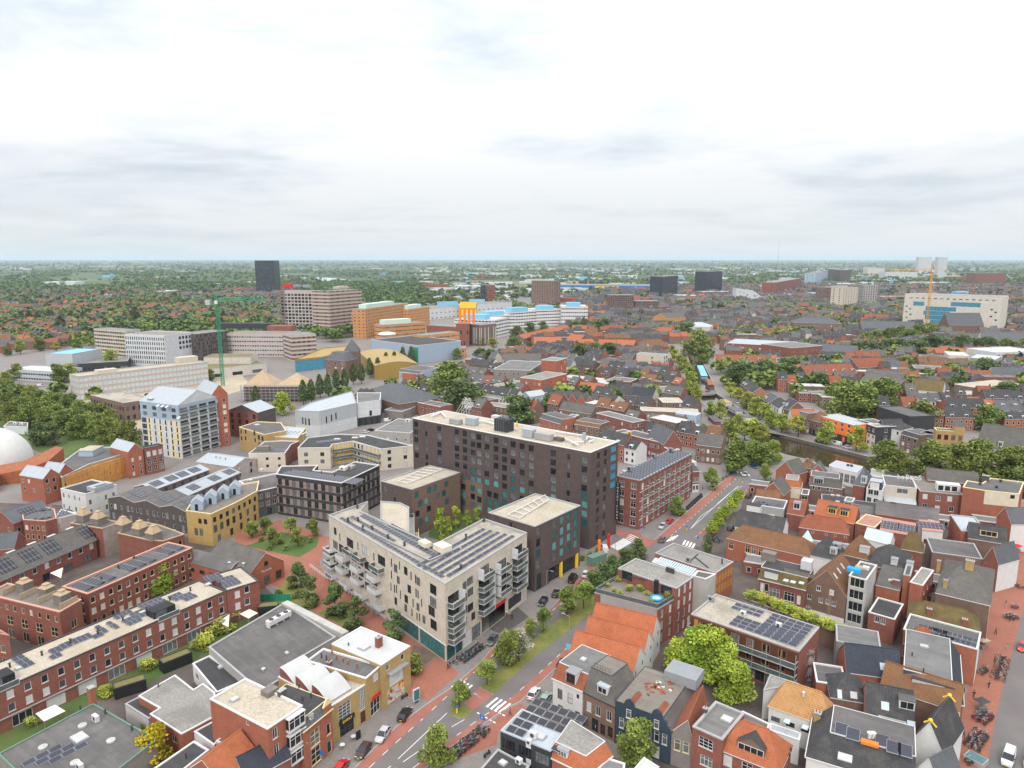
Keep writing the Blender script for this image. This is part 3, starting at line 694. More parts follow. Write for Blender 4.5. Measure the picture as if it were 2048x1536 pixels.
# right: shopping street, its paving and roadway
sheet('shopping_street',[(1866,1536),(1960,1324),(1982,1184),(2026,1104),(2030,1050),(2048,1000),(2100,900),(2300,1000),(2250,1536),(2100,1700),(1850,1700)],'red_paving',.005)
sheet('roadway',[(1972,1542),(1993,1425),(2033,1273),(2051,1197),(2100,1150),(2300,1300),(2200,1700),(1940,1700)],'asphalt',.009)
# canal streets
sheet('yard_ground',[(1210,1260),(1230,1120),(1480,1020),(1500,960),(1700,960),(2000,980),(1975,1100),(1880,1400),(1850,1700),(1300,1700)],'yard',.0035)
sheet('canal_street',[(1540,866),(1528,844),(1489,809),(1462,792),(1439,782),(1462,782),(1505,802),(1536,829),(1575,852),(1614,866),(1640,872),(1692,884),(1732,895),(1850,905),(2048,915),(2100,925),(1900,935),(1732,911),(1673,895),(1595,876)],'paving',.005)
sheet('canal_street',[(1333,710),(1341,713),(1364,760),(1392,783),(1389,789),(1368,773),(1334,740)],'paving',.005)
sheet('lawn',[(1489,915),(1501,907),(1542,911),(1566,917),(1556,930),(1517,934)],'lawn',.006)
sheet('garden',[(529,1079),(562,1064),(638,1077),(633,1094),(598,1115),(537,1102),(491,1092)],'lawn',.01)
slab('planting_bed',[(522,1222),(573,1161),(634,1182),(636,1204),(621,1222),(601,1207)],'grass',.15)
slab('planting_bed',[(636,1227),(674,1210),(728,1242),(728,1255),(708,1265),(690,1255)],'grass',.15)
slab('planting_bed',[(820,1324),(827,1293),(850,1298),(875,1314),(834,1344)],'soil',.3)
sheet('courtyard_lawn',[(922,1023),(963,1036),(887,1084),(856,1074),(864,1036)],'lawn',.006)
# left: verge, road and building site
sheet('verge',[(-40,800),(0,861),(76,904),(228,937),(274,896),(178,820),(137,808),(0,767),(-60,745)],'lawn',.005)
sheet('lane',[(130,808),(178,821),(284,862),(287,842),(205,818),(150,797)],'sand',.007)
sheet('building_site',[(62,794),(154,773),(157,808),(284,845),(506,773),(478,746),(393,760),(171,767)],'sand',.0055)
sheet('tram_street',[(480,815),(560,800),(700,765),(1010,712),(1010,700),(860,705),(690,745),(480,795)],'paving',.0058)
# ------------------------------------------------------------------ the hotel and its neighbours in the middle
b=rect('hotel','tall dark purple brick hotel slab with square windows and white roof ducts',(825,836),(1181,905),31.5,(1232,882),'purple_brick',cat='hotel')
b.flat('pale_gravel','white_trim',ph=.5,cw=.45)
HC=[(828,853),(874,862),(909,869),(925,872),(941,877),(953,879),(969,882),(987,886),(1004,890),(1021,894),(1039,898),(1057,902),(1101,912),(1163,926)]
b.at('f','k11-d',HC[:2]+HC[2:4],2.15,2.1,rows=5,dz=2.98);b.at('f','k11-d',HC[4:],2.15,2.1,rows=4,dz=2.98)
b.at('f','k11-t',[(p[0],p[1]+70.5)for p in HC[3:8]],2.15,2.1,rows=2,dz=2.98);b.at('f','k11-t',[(p[0],p[1]+70)for p in HC[8:]],2.15,2.1,rows=4,dz=2.98)
b.at('f','k11-d',[(850,856),(1134,919)],1.2,1.9,rows=7,dz=2.98)
b.at('f','k11-t',[(922,962),(941,965),(954,971),(974,976),(987,980),(1008,987),(1022,990),(1043,996)],2.1,2.15,rows=4,dz=3.)
b.bands.append((0,6,34,0,13.,'tan_brick'))
b.at('r','k11-d',[(1194,919),(1208,913)],1.8,1.95,rows=10,dz=2.98);b.at('r','k11-u',[(1222,907)],3.4,2.2,rows=5,dz=2.98);b.at('r','k11-t',[(1175,1034)],2.4,1.9,rows=4,dz=2.98)
b.done()
def duct(pts,r=.32):
 x=MB();P=[b.onroof(p)for p in pts]
 for a,c in zip(P,P[1:]):x.tube((a.x,a.y,a.z+.75),(c.x,c.y,c.z+.75),r,8)
 for a in P:x.tube((a.x,a.y,a.z),(a.x,a.y,a.z+.75),r*.8,8);x.ball((a.x,a.y,a.z+.75),r*1.05,8,5)
 x.obj('air_duct','plastic_white',b.root)
for q in([(864,836),(882,828),(892,838)],[(958,846),(968,846),(988,852)],[(1022,862),(1034,861)],[(1110,867),(1156,874),(1170,876)],[(1129,882),(1148,889),(1166,888)],[(1143,889),(1156,894)],[(1172,884),(1176,878),(1189,881)],[(1179,888),(1186,885)]):duct(q)
def rbox(p,w,d,h,m,name='air_handler',z=0,rz=0):
 q=b.onroof(p);x=MB();x.box(-w/2,-d/2,.25,w/2,d/2,h,0);x.box(-w/2+.1,-d/2+.1,0,w/2-.1,d/2-.1,.25,1)
 for i in range(1,int(w)):x.box(-w/2+i,-d/2-.03,.3,-w/2+i+.06,-d/2,h-.05,1)
 return x.obj(name,[m,'lead'],b.root,(q.x,q.y,q.z+z))
rbox((912,848),4.6,2.4,1.9,'grey_render');rbox((944,850),4.4,2.6,2.7,'pale_zinc');rbox((992,839),3.,2.,1.6,'white_panel');rbox((1008,862),5.6,4.,4.4,'charcoal_panel','plant_room')
rbox((1058,874),4.2,2.6,2.8,'pale_zinc');rbox((1088,880),6.2,2.4,2.3,'grey_render');rbox((1118,882),3.2,2.,1.2,'dark_brick','plant_base');rbox((1168,886),.9,.9,3.4,'zinc','flue')
q=b.onroof((1008,862))
for i in range(6):
 x=MB();x.tube((0,0,0),(0,0,1.1),.14,7);x.obj('flue','metal',b.root,(q.x-1.6+i*.6,q.y+.6,q.z+4.4))
q=b.onroof((1034,855));x=MB();x.tube((0,0,0),(0,0,1.4),.45,10,mi=0);x.tube((0,0,1.4),(0,0,2.2),.2,8,mi=1);x.obj('tank',['yellow_paint','plastic_white'],b.root,tuple(q))
# roof sign, its letters facing the far side: seen from behind here
q=b.onroof((931,830));sg=thing('roof_sign','white roof sign of open letters seen from behind on a frame of struts','sign',(0,0,0),b.rz)
cw,sw_=math.cos(b.rz),math.sin(b.rz);sg.location=(b.a.x+cw*q.x-sw_*q.y,b.a.y+sw_*q.x+cw*q.y,q.z)
x=MB()
for px in(-2.2,-1.1,.3,1.6):x.beam((px,0,0),(px+.5,.8,6.2),.09);x.beam((px-1.3,-2.4,0),(px+.4,.75,5.2),.08)
for pz in(2.9,4.3,5.7):x.beam((-2.2,.5+pz*.05,pz),(2.6,.5+pz*.05,pz),.08)
x.obj('sign_frame','white_trim',sg)
for t_,z_ in(('THE',5.9),('SOCIAL',4.45),('HUB',3.)):
 o=link('lettering',text_mesh(t_,1.75,'white_trim',.08),sg,(.3,.95,z_));o.rotation_euler=(math.pi/2,0,math.pi)
 # blade sign on the street corner
bs=thing('blade_sign','tall black blade sign with white vertical lettering on the hotel corner','sign');xz=b.fx('r',(1228,993));p,a_=b.face_xf(1,b.edge(1)[2]-.8,0)
cc=Vector((b.a.x+cw*p[0]-sw_*p[1],b.a.y+sw_*p[0]+cw*p[1]));bs.location=(cc.x,cc.y,5.);bs.rotation_euler=(0,0,b.rz+a_)
x=MB();x.box(-.2,-1.5,0,.2,-.15,13.);x.box(-.05,-.15,2,.05,0,2.2);x.box(-.05,-.15,10,.05,0,10.2);x.obj('sign_panel','black_paint',bs)
for i,ch in enumerate('THESOCIALHUB'):
 for s_ in(-1,1):o=link('lettering',text_mesh(ch,.95,'white_paint',.02),bs,(s_*.23,-.82,12.3-i*1.04));o.rotation_euler=(math.pi/2,0,s_*math.pi/2)
hotel=b
# wings of the hotel
b=rect('hotel_wing','lower brown brick hotel wing with teal windows and a tan roof beside the courtyard trees',(762,962),(824,979),16.3,(908,942),'purple_brick',cat='hotel wing');b.flat('pale_gravel','grey_trim',ph=.3,cw=.35)
b.bands.append((1,0,60,0,17,'tan_brick'))
b.at('r','k11-t',[(829,997),(854,988),(866,983),(889,975),(836,1015),(849,1010),(872,999),(884,994),(831,1035),(854,1025),(890,1010),(837,1051),(850,1046)],1.9,2.1);b.at('r','k11-K',[(831,1077),(867,1069)],2.,2.8)
b.at('f','k11-d',[(787,988)],1.1,1.9,rows=2);b.at('f','k11-t',[(767,982)],1.9,2.);b.done()
def frame_rack(b,pts):
 x=MB();P=[b.onroof(p)for p in pts];a,c,d,e=P;n=7
 for s,t in((a,c),(d,e)):x.tube((s.x,s.y,s.z+.5),(t.x,t.y,t.z+.5),.16,6)
 for i in range(n):
  f=i/(n-1);s=a.lerp(c,f);t=d.lerp(e,f);x.tube((s.x,s.y,s.z+.5),(t.x,t.y,t.z+.5),.13,6);x.tube((s.x,s.y,s.z),(s.x,s.y,s.z+.5),.08,5);x.tube((t.x,t.y,t.z),(t.x,t.y,t.z+.5),.08,5)
 x.obj('duct_rack','plastic_white',b.root)
frame_rack(b,[(796,965),(852,937),(816,969),(885,941)])
b=rect('hotel_wing','dark brick street wing of the hotel with a tan roof and yellow columns below',(977,1025),(1070,1053),18.9,(1158,1010),'purple_brick',cat='hotel wing');b.flat('pale_gravel','grey_trim',ph=.3,cw=.35)
b.at('r','k11-t',[(1072,1073)],1.9,2.3,rows=4,dz=3.2);b.at('r','k11-t',[(1105,1059),(1120,1050),(1134,1042),(1148,1035)],1.9,2.3,rows=4,dz=3.2);b.at('r','k21-d',[(1073,1181)],2.2,4.6);b.at('f','k11-d',[(1019,1054)],1.,1.4)
xa=b.fx('r',(1097,1156))[0];Lr=b.edge(1)[2];b.holes[1].append((xa,Lr-.4,.05,4.4))
x=MB();x.box(0,.6,.05,Lr-.4-xa,.7,4.4);b.hang('r','shopfront',x.mesh('shopfront','glass_dark'),xa,0);
for i,cx in enumerate((xa+6.2,xa+16.4)):x=MB();x.box(-.4,-.1,0,.4,.5,4.4);b.hang('r','column',shared('ycol',lambda:x.mesh('column','yellow_paint')),min(cx,Lr-1.2),0)
b.done();frame_rack(b,[(1016,1032),(1090,993),(1039,1039),(1097,1003)])
ob=thing('column','orange square column at the hotel street corner','column',G3((1198,1108),0));x=MB();x.box(-.4,-.4,0,.4,.4,4.6);x.obj('shaft','orange_paint',ob)
ob=thing('column','red square column by the white van at the hotel corner','column',G3((1217,1096),0));x=MB();x.box(-.4,-.4,0,.4,.4,4.6);x.obj('shaft','red_paint',ob)
# ------------------------------------------------------------------ cream corner building
b=foot('apartment_building','cream brick corner apartment building with white balconies and solar roof',[(657,1030),(890,1168),(1054,1065),(968,1037),(868,1089),(721,1022),(736,1002)],18.9,'cream_brick',cat='apartment building')
b.flat('gravel_roof','grey_trim',ph=.45,cw=.35)
for st,w,h,pts in(('k21-g',1.6,2.1,[(668,1068),(788,1143),(808,1148),(815,1184),(809,1204),(833,1169)]),('k11-d',.55,2.2,[(679,1081),(715,1099),(747,1121),(782,1133),(798,1139),(821,1160),(830,1166),(782,1157),(788,1160),(781,1181),(788,1185),(792,1186),(800,1197),(822,1186),(831,1194),(835,1197),(825,1214),(831,1211)]),('k21-g',2.6,2.4,[(860,1185),(860,1210),(857,1228),(861,1255)]),('k11-g',1.3,2.,[(794,1166),(830,1188),(813,1184),(807,1201),(833,1220),(845,1245),(809,1222),(789,1208)]),('k11-d',.5,2.,[(824,1212),(833,1240),(838,1242),(788,1179),(791,1182),(800,1194),(823,1232),(842,1213)])):b.at(0,st,pts,w,h)
b.at(0,'k31-g',[(694,1091),(724,1106),(756,1126)],3.6,2.5)
b.win(0,'k21-d',7,4,3.4,2.4,3.9,3.,.03,.47)
for k,(x_,z_)in enumerate([b.fx(0,p)for p in((632,1082),(654,1093),(679,1107),(634,1106),(654,1116),(679,1131),(708,1128),(635,1126),(659,1141),(679,1135),(709,1152),(740,1146),(687,1161),(709,1156),(742,1170),(717,1180),(750,1201))]):
 if k in(9,13):continue
 b.hang(0,'balcony',balcony_mesh(4.2,1.9,'white'),max(-.5,x_+1.2),z_-.2)
for p in((693,1096),(712,1107),(747,1128)):x_,z_=b.fx(0,p);b.hang(0,'balcony',balcony_mesh(4.6,1.8,'glass'),x_+.8,z_-.3)
L1=b.edge(1)[2]
def bay(x,z,w,side,deep=1.7):
 b.place(1,'k31-d',x+.25,z+.1,w-.5,2.35);b.hang(1,'balcony',balcony_mesh(w,deep,'glass'),x,z)
 y=MB();y.box(0,-deep,-.2,.18,0,2.8);b.hang(1,'side_screen',shared(('scr',deep),lambda:y.mesh('side_screen','white_panel')),x+(0 if side else w-.18),z)
for z_ in(13.,10.,7.,4.2):bay(L1*.02,z_,L1*.13,0)
for z_ in(14.8,11.8,8.8,5.8):bay(L1*.36,z_,L1*.14,z_>12)
for z_ in(13.4,10.4,7.4):bay(L1*.57,z_,L1*.15,1)
for z_ in(14.4,11.4,8.4,5.4):bay(L1*.79,z_,L1*.15,z_>13)
b.at(1,'k11-g',[(934,1174),(935,1196),(935,1227)],2.4,2.);b.win(1,'k21-g',2,4,1.6,2.,5.4,3.,.16,.35)
b.place(1,'k41-d',L1*.74,.9,L1*.18,3.);b.place(1,'w11-X',L1*.185,.1,L1*.09,3.6);b.place(1,'k22-d',L1*.285,.1,L1*.1,3.6);b.place(1,'k91-T',.3,.1,L1*.165,3.7)
L0=b.edge(0)[2];b.place(0,'k91-T',L0*.62,.1,L0*.18,3.7);b.place(0,'k91-T',L0*.81,.1,L0*.18,3.7)
b.holes[1].append((L1*.40,L1*.70,.03,4.1));x=MB();x.box(0,4.,0,L1*.3,4.1,4.1);b.hang(1,'passage_wall',x.mesh('passage_wall','dark_brick'),L1*.4,0)
x=MB();x.box(0,-.18,4.15,L1*.31,.02,4.95);b.hang(1,'fascia_sign',x.mesh('fascia_sign','red_paint'),L1*.395,0)
x=MB();x.box(L0*.6,-.12,3.95,L0,0,4.15);b.hang(0,'string_course',x.mesh('string_course','white_trim'),0,0)
b.done()
d0=(b.poly[1]-b.poly[0]).normalized();n0=Vector((-d0. y,d0. x));a0=0
for off,f0,f1 in((2.,.06,.97),(4.6,.08,.50),(7.4,.10,.86),(9.6,.3,.84)):
 pth=L0*(f1-f0);n=int(pth/3.3)
 for i in range(n):
  c=b.poly[0]+d0*(L0*f0+(i+.5)*3.3)+n0*off
  if off>5 and i>n*.78:continue
  solar_row(b,c,2,1.62,1.02 if off<5 else 1.6,0,8,'solar')
e1=(b.poly[2]-b.poly[1]).normalized();n1_=Vector((-e1. y,e1. x));a1=math.atan2(e1. y,e1. x)
for r_ in range(5):
 for i in range(9):
  c=b.poly[1]+e1*(L1*.16+i*L1*.088)+n1_*(2.2+r_*2.3)
  if(c-b.poly[1]).dot(n0)>.8:solar_row(b,c,2,1.62,1.02,a1,10,'solar')
for p in((696,1043),(716,1042),(726,1058),(744,1059),(776,1077),(809,1092),(715,1017),(932,1076),(922,1138),(968,1044)):vent(b,b.onroof(p),1.,.28)
x=MB();x.box(-2,-1.5,0,2,1.5,1.7);q=b.onroof((885,1102));x.obj('roof_hatch',['cream_paint'],b.root,tuple(q));x=MB();x.box(-1.6,-1.,0,1.6,1.,1.4);q=b.onroof((850,1093));x.obj('roof_hatch',['cream_paint'],b.root,tuple(q))
x=MB()
for a,c in zip([(722,1056),(805,1097),(859,1123),(920,1096)],[(805,1097),(859,1123),(920,1096),(922,1100)]):
 s,t=b.onroof(a),b.onroof(c);x.tube((s.x,s.y,s.z+.3),(t.x,t.y,t.z+.3),.22,6)
x.obj('cable_tray','galvanised',b.root)
cream=b
b=foot('gallery_block','pale yellow access gallery block with open stairs behind the cream building',[(761,1038),(818,1068),(818,1014),(800,1005),(761,1002)],14.5,'cream_paint',cat='stair block');b.flat('pale_gravel','grey_trim')
b.win(0,'y11-N',6,3,1.1,2.1,2.9,3.);b.win(1,'y21-d',4,4,1.6,2.,1.2,3.);L=b.edge(1)[2]
for i in range(4):b.hang(1,'landing',balcony_mesh(round(L*.9,1),1.5,'glass'),L*.05,2.6+3*i)
for i in range(3):
 x=MB();x.beam((0,-1.9,0),(4.2,-1.9,3.),.12);x.beam((0,-2.7,0),(4.2,-2.7,3.),.12);x.beam((0,-2.7,1),(4.2,-2.7,4.),.06)
 for j in range(12):x.box(j*.35,-2.7,j*.25,j*.35+.3,-1.9,j*.25+.04)
 b.hang(1,'stair',x.mesh('stair','cream_trim'),L*.2,2.6+3*i)
b.done()
# ------------------------------------------------------------------ dark slatted block, courtyard gallery block, grey-white hall
b=foot('apartment_building','dark flat-roofed apartment block clad in vertical timber slats',[(552,948),(683,966),(759,930),(710,923),(665,944),(627,940),(636,930),(562,932)],14.9,'charcoal_panel',cat='apartment building');b.flat('dark_bitumen','white_trim',ph=.3,cw=.35)
for f,n in((0,9),(1,8)):
 L=b.edge(f)[2]
 for r_ in range(4):b.bands.append((f,0,L,.9+r_*3.35,3.3+r_*3.35,'wood_slat'))
 b.win(f,'k21-d',n,4,1.7,2.3,1.,3.35)
b.done();b.kit(aircon,[(687,940)],2.6,2.,1.3);b.kit(aircon,[(703,937)],2.2,2.6,1.2,'grey_render');b.kit(vent,[(582,942),(643,947),(669,952)],.8,.2)
for r_ in range(3):
 for i in range(10):solar_row(b,(3+i*3.1,2.+r_*1.9),3,1.,1.5,0,8,'solar')
b=foot('apartment_building','cream apartment block with yellow doors around an open courtyard gallery',[(595,896),(660,895),(665,888),(706,882),(762,898),(826,891),(735,870),(674,868),(616,875)],9.6,'beige_render',cat='apartment building');b.flat('dark_bitumen','white_trim',ph=.3)
b.win(0,'k11-g',2,2,1.7,1.7,2.6,3.2);b.win(1,'k11-K',1,2,1.2,2.2,2.9,3.2);b.win(2,'k11-Y',4,3,1.2,2.3,.3,3.2);b.win(3,'k11-g',3,3,1.3,2.,.5,3.2,0,.4);b.win(3,'k11-Y',4,3,1.1,2.3,.3,3.2,.45,1);b.win(4,'k11-g',2,3,1.6,1.7,.8,3.1)
for f in(2,3):
 for z_ in(3.,6.2):b.hang(f,'landing',balcony_mesh(round(b.edge(f)[2]-.4,1),1.4,'glass'),.2,z_)
b.done();b.kit(dome,[(674,879),(710,876),(725,874)],2.6,2.);b.kit(vent,[(689,884),(750,886),(796,889)],.7)
for i in range(6):solar_row(b,b.loc((640+i*7.5,884-i*.8),9.3),3,1.,1.5,0,8,'solar')
b=foot('culture_hall','grey and white corrugated metal hall with slit windows and a panelled roof',[(590,821),(638,823),(713,806),(704,782),(621,805)],13.4,'steel_panel',cat='hall');b.flat('zinc','grey_trim',ph=.3)
for f in(0,1):b.bands.append((f,0,60,0,6.2,'white_panel'))
b.at(0,'k11-d',[(604,848),(610,850),(617,851)],.9,3.6);b.at(1,'k11-d',[(652,847),(662,843),(671,839)],.9,3.6);b.done()
b=foot('culture_hall','white corrugated hall tower over dark arches next to the grey metal hall',[(714,806),(760,800),(762,785),(714,785)],13.,'white_panel',cat='hall');b.flat('grey_bitumen','white_trim');b.bands+=[(0,0,40,0,4.6,'charcoal_panel'),(1,0,40,0,4.6,'charcoal_panel')]
b.at(0,'k11-d',[(739,832)],1.5,3.);b.win(0,'k11-K',4,1,1.6,3.2,.2);b.done()
b=rect('grey_annex','small grey flat roofed annex with white duct beside the hotel',(749,861),(820,866),5.2,(824,839),'grey_render',cat='annex');b.flat('grey_bitumen','white_trim');b.auto('w11-g',1.,1.2,4.5);b.done();b.kit(aircon,[(816,844)],2.4,1.6,1.6)
# ------------------------------------------------------------------ five storey brick block across the side street
b=rect('apartment_building','five storey brown brick block with white balconies and rows of panels on its roof',(1232,951),(1280,961),17.3,(1384,907),'red_brick',cat='apartment building');b.flat('bitumen','grey_trim',ph=.3)
b.win('f','w22sg',2,5,2.,2.2,1.,3.2);b.win('r','w21sg',10,5,1.5,2.1,1.,3.2);L=b.edge(1)[2]
for i in range(9):
 for z_ in(3.9,7.1,10.3,13.5):b.hang('r','balcony',balcony_mesh(1.9,.5,'glass',.9),L*(.06+i*.1)+.6,z_)
for z_ in(3.6,6.8,10.,13.2):x=MB();x.box(0,-.05,0,L,0,.22);b.hang('r','string_course',shared(('sc',round(L,1)),lambda:x.mesh('string_course','white_trim')),0,z_-.3)
b.done();n=int(b.D/2.3)
for j in range(n):solar_row(b,(b.L*.52,1.8+j*2.3),9,1.05,1.7,0,10,'solar')
b.kit(aircon,[(1259,942),(1307,916),(1342,904)],1.6,1.,1.6,'lead');b.kit(dome,[(1249,943),(1348,902),(1355,900)],1.5,1.2)
b=rect('terrace_row','brick corner terrace with slate mansard, white dormers and a white shopfront',(1386,943),(1399,942),8.6,(1456,899),'red_brick',cat='terrace');b.mansard(3.,1.9,'slate','grey_bitumen',faces=[0,1])
b.win('r','w21sg',11,2,1.1,1.9,4.,2.6,0,1);b.bands+=[(0,0,20,0,3.4,'white_paint'),(1,0,12,0,3.4,'white_paint')];b.win('r','k11-d',4,1,1.2,2.4,.5,3,0,.35);b.win('r','w11-g',6,1,1.2,2.,.8,3,.4,1);b.win('f','w21sg',2,2,1.2,1.9,1,3.2);b.done()
for i in range(5):dormer(b,Vector((b.L-.35,b.D*(.12+i*.11),9.4)),1,2.2,2.2,1.6,'white_trim','white_roof','w31-p')
b.kit(chimney,[(1403,906)],1.,.6,1.2,'red_brick')
# ------------------------------------------------------------------ new housing on the left
def lantern(b,p,w=3.2,h=2.2,cap=1.7,m='pale_wood',z=None):
 q=b.onroof(p)
 def f():
  x=MB();x.box(-w/2,-w/2,-.2,w/2,w/2,h,0);a,t=w/2+.1,.7
  for k in range(4):
   c=[(-a,-a),(a,-a),(a,a),(-a,a)];d=[(-t,-t),(t,-t),(t,t),(-t,t)];x.face([(*c[k],h),(*c[(k+1)%4],h),(*d[(k+1)%4],h+cap),(*d[k],h+cap)],1)
  x.box(-t,-t,h+cap-.02,t,t,h+cap+.35,1);return x.mesh('roof_lantern',['wood_grey','timber_tan'])
 b.put('roof_lantern',shared(('lantern',w,h,cap),f),q,tilt=False)
def clusters(b,pts,n=3,rows=2,m='solar',rz=0,w=1.,l=1.65):
 for p in pts:
  q=b.onroof(p)
  for r_ in range(rows):solar_row(b,(q.x-math.sin(rz)*r_*1.9,q.y+math.cos(rz)*r_*1.9),n,w,l,rz,10,m)
b=rect('row_houses','long red brick terrace with pale gravel roof, solar panels and white framed windows',(-76,1413),(452,1182),8.9,(254,1219),'red_brick',cat='terrace');b.flat('pale_gravel','dark_trim',ph=.2,cw=.3)
L=b.L;n=int(L/3.05);b.win('f','w11ss',n,2,1.25,1.65,3.6,2.75);b.win('f','w31-g',n//2,1,3.6,2.3,.15,3)
x=MB();x.box(0,-.25,2.75,L,0,2.95);b.hang('f','canopy',x.mesh('canopy','grey_trim'),0,0)
for p in((338,1230),(8,1374)):
 xz=b.fx('f',p);q=Vector((xz[0],1.6,b.zf(0,0)));x=MB();x.box(-2.6,0,0,2.6,3.4,1.6);b.put('roof_terrace_box',shared('rtb',lambda:x.mesh('roof_terrace_box','black_paint')),q,tilt=False)
 b.put('terrace_door',shared('rtd',lambda:(lambda y:(y.box(-2.2,-.06,.1,.4,-.01,1.5),y.mesh('terrace_door','glass_grey'))[1])(MB())),q,tilt=False);b.hang('f','balcony',balcony_mesh(5.2,.12,'glass',1.),xz[0]-2.6,8.6)
b.done()
clusters(b,[(46,1324),(56,1331)],2,2,rz=0);clusters(b,[(112,1303),(132,1293),(155,1283),(173,1276)],2,1,l=2.2);clusters(b,[(112,1314),(196,1273),(239,1235),(254,1227)],2,1);clusters(b,[(208,1263),(231,1255)],1,2,l=2.3);clusters(b,[(269,1245),(284,1232),(300,1215),(320,1207),(360,1197),(381,1197)],3,2)
b.kit(vent,[(20,1335),(84,1311),(141,1286),(196,1263),(246,1241),(294,1221),(340,1201),(381,1182),(196,1269)],.9,.2);b.kit(dome,[(286,1226),(416,1170)],1.3,1.);b.kit(dome,[(37,1338)],.9,.9)
b=rect('row_houses','red brick end block with four dark windows closing the gravel roofed terrace',(453,1182),(518,1162),8.9,(416,1152),'red_brick',cat='terrace');b.flat('pale_gravel','dark_trim',ph=.2);b.at('f','w11ss',[(470,1197),(489,1187),(471,1220),(490,1211)],1.3,1.8);b.done();clusters(b,[(429,1159),(457,1164),(465,1170)],4,2);b.kit(vent,[(440,1171)],.9,.2)
b=rect('row_houses','narrow red brick terrace with rose coping and a dark solar roof behind the long terrace',(124,1173),(175,1188),9.4,(328,1082),'red_brick',cat='terrace');b.flat('bitumen','rose_trim',ph=.35,cw=.45)
b.win('r','y11sg',13,3,1.2,1.55,.9,2.85);b.win('f','y11sg',2,3,1.3,1.6,.9,2.85);b.done()
for j in range(int(b.D/3.)):
 if j%4!=3:solar_row(b,(b.L*.45,2.2+j*3.),5,1.1,2.4,0,9,'solar_black')
b.kit(vent,[(203,1160),(237,1136),(268,1117),(297,1101),(325,1084)],.8,.2)
b=foot('row_houses','red brick head house with three timber roof lanterns at the terrace end',[(235,1066),(297,1080),(327,1082),(369,1068),(320,1050),(277,1041)],9.7,'red_brick',cat='terrace');b.flat('bitumen','timber_tan',ph=.3);b.at(2,'y11sg',[(336,1104),(357,1092),(358,1117),(338,1125)],1.2,1.6);b.done()
for p in((248,1060),(281,1068),(308,1078)):lantern(b,p)
b=foot('row_houses','patterned pale brick house with two timber roof lanterns',[(141,1046),(205,1057),(240,1044),(175,1032)],9.4,'red_brick',cat='terrace');b.bands.append((1,0,40,0,12,'pale_brick'));b.flat('bitumen','timber_tan',ph=.3);b.done()
for p in((169,1041),(198,1048)):lantern(b,p)
b=foot('row_houses','red brick block with timber enclosed roof terraces at the left',[(-28,1188),(119,1224),(163,1199),(15,1166)],10.2,'red_brick',cat='terrace');b.flat('wood_grey','rose_trim',ph=.25,cw=.4)
b.win(0,'y11-g',9,1,1.,1.5,7.4);b.win(0,'y22-g',5,1,2.2,2.4,3.6);b.win(0,'y21-d',5,1,2.2,2.4,.2);b.at(1,'y21-g',[(144,1258)],1.6,2.);b.done()
for p,w in(((51,1182),2.6),((95,1193),2.6),((126,1206),2.6)):lantern(b,p,w,2.5,.5)
x=MB()
for i in range(4):q=b.loc([(8,1188),(48,1194),(84,1203),(142,1207)][i],10.2);x.box(q.x-.1,1.2,10.,q.x+.1,b.poly[2].y-.6,11.4)
x.obj('terrace_screen','pale_wood',b.root)
b=foot('row_houses','red brick block cut by the left edge with a rose parapet',[(-76,1253),(18,1270),(-20,1248),(-76,1230)],9.5,'red_brick',cat='terrace');b.flat('bitumen','rose_trim');b.win(0,'y11sg',3,2,1.4,1.7,2,3);b.win(1,'y11sg',2,3,1.4,1.7,1,3);b.done()
b=rect('row_houses','red brick terrace with a dark tiled pitched roof carrying large black solar fields',(-81,1195),(192,1078),6.1,9.5,'red_brick',cat='terrace');b.pitched('gx',3.9,'grey_tile','grey_trim',ov=.4,ridge_at=.55)
n=int(b.L/3.6);b.win('f','w11sg',n,1,1.3,1.7,3.7);b.win('f','k21-d',n//2+1,1,2.6,2.2,.2);b.done()
for p in((15,1122),(55,1108),(94,1093),(165,1064)):
 q=b.onroof(p);roof_panels(b,(q.x,2.7),4,2,1.15,2.2,'solar_black')
for k,p in enumerate(((19,1104),(60,1087),(96,1071),(130,1056))):
 q=Vector((b.loc(p,9.5).x,b.D-2.2,8.));dormer(b,q,2,2.2,1.6,2.,'white_trim','white_roof')
b=rect('brick_house','red brick gable house with dark panelled roof at the left edge',(-15,1038),(27,1047),7.2,(76,1016),'red_brick',cat='house');b.pitched('gy',3.,'slate','rose_trim',ov=.1);b.win('f','y11sg',2,2,1.1,1.5,1,3);b.win('r','y11sg',4,2,1.1,1.5,1,3);b.done();roof_panels(b,(b.L*.75,b.D*.5),4,2,1.1,1.6,'solar_black')
b=rect('brick_house','red brick gable house with solar roof below the panelled gable house',(-41,1104),(28,1097),6.2,9,'red_brick',cat='house');b.pitched('gx',3.4,'slate','rose_trim',ov=.1);b.win('f','y11sg',2,2,1.1,1.5,1,2.7);b.done()
b=foot('row_houses','stepped red brick block with solar panels on two flat roofs',[(44,1026),(46,1039),(91,1042),(113,1036),(109,1018),(82,1012)],8.4,'red_brick',cat='terrace');b.flat('bitumen','rose_trim',ph=.3);b.win(1,'y11sg',4,2,1.,1.6,2,3);b.win(0,'y11sg',2,2,1.,1.6,2,3);b.done();clusters(b,[(66,1036),(81,1035),(67,1021),(84,1019)],4,2,'solar')
b=foot('row_houses','pale grey brick house with angled solar panels on its flat roof',[(91,1043),(155,1027),(122,1019),(112,1033)],8.,'pale_brick',cat='terrace');b.flat('bitumen','white_trim',ph=.3);b.at(0,'y11-g',[(95,1054),(116,1048)],.9,1.5);b.done();clusters(b,[(109,1036),(124,1031),(132,1026)],4,2,'solar')
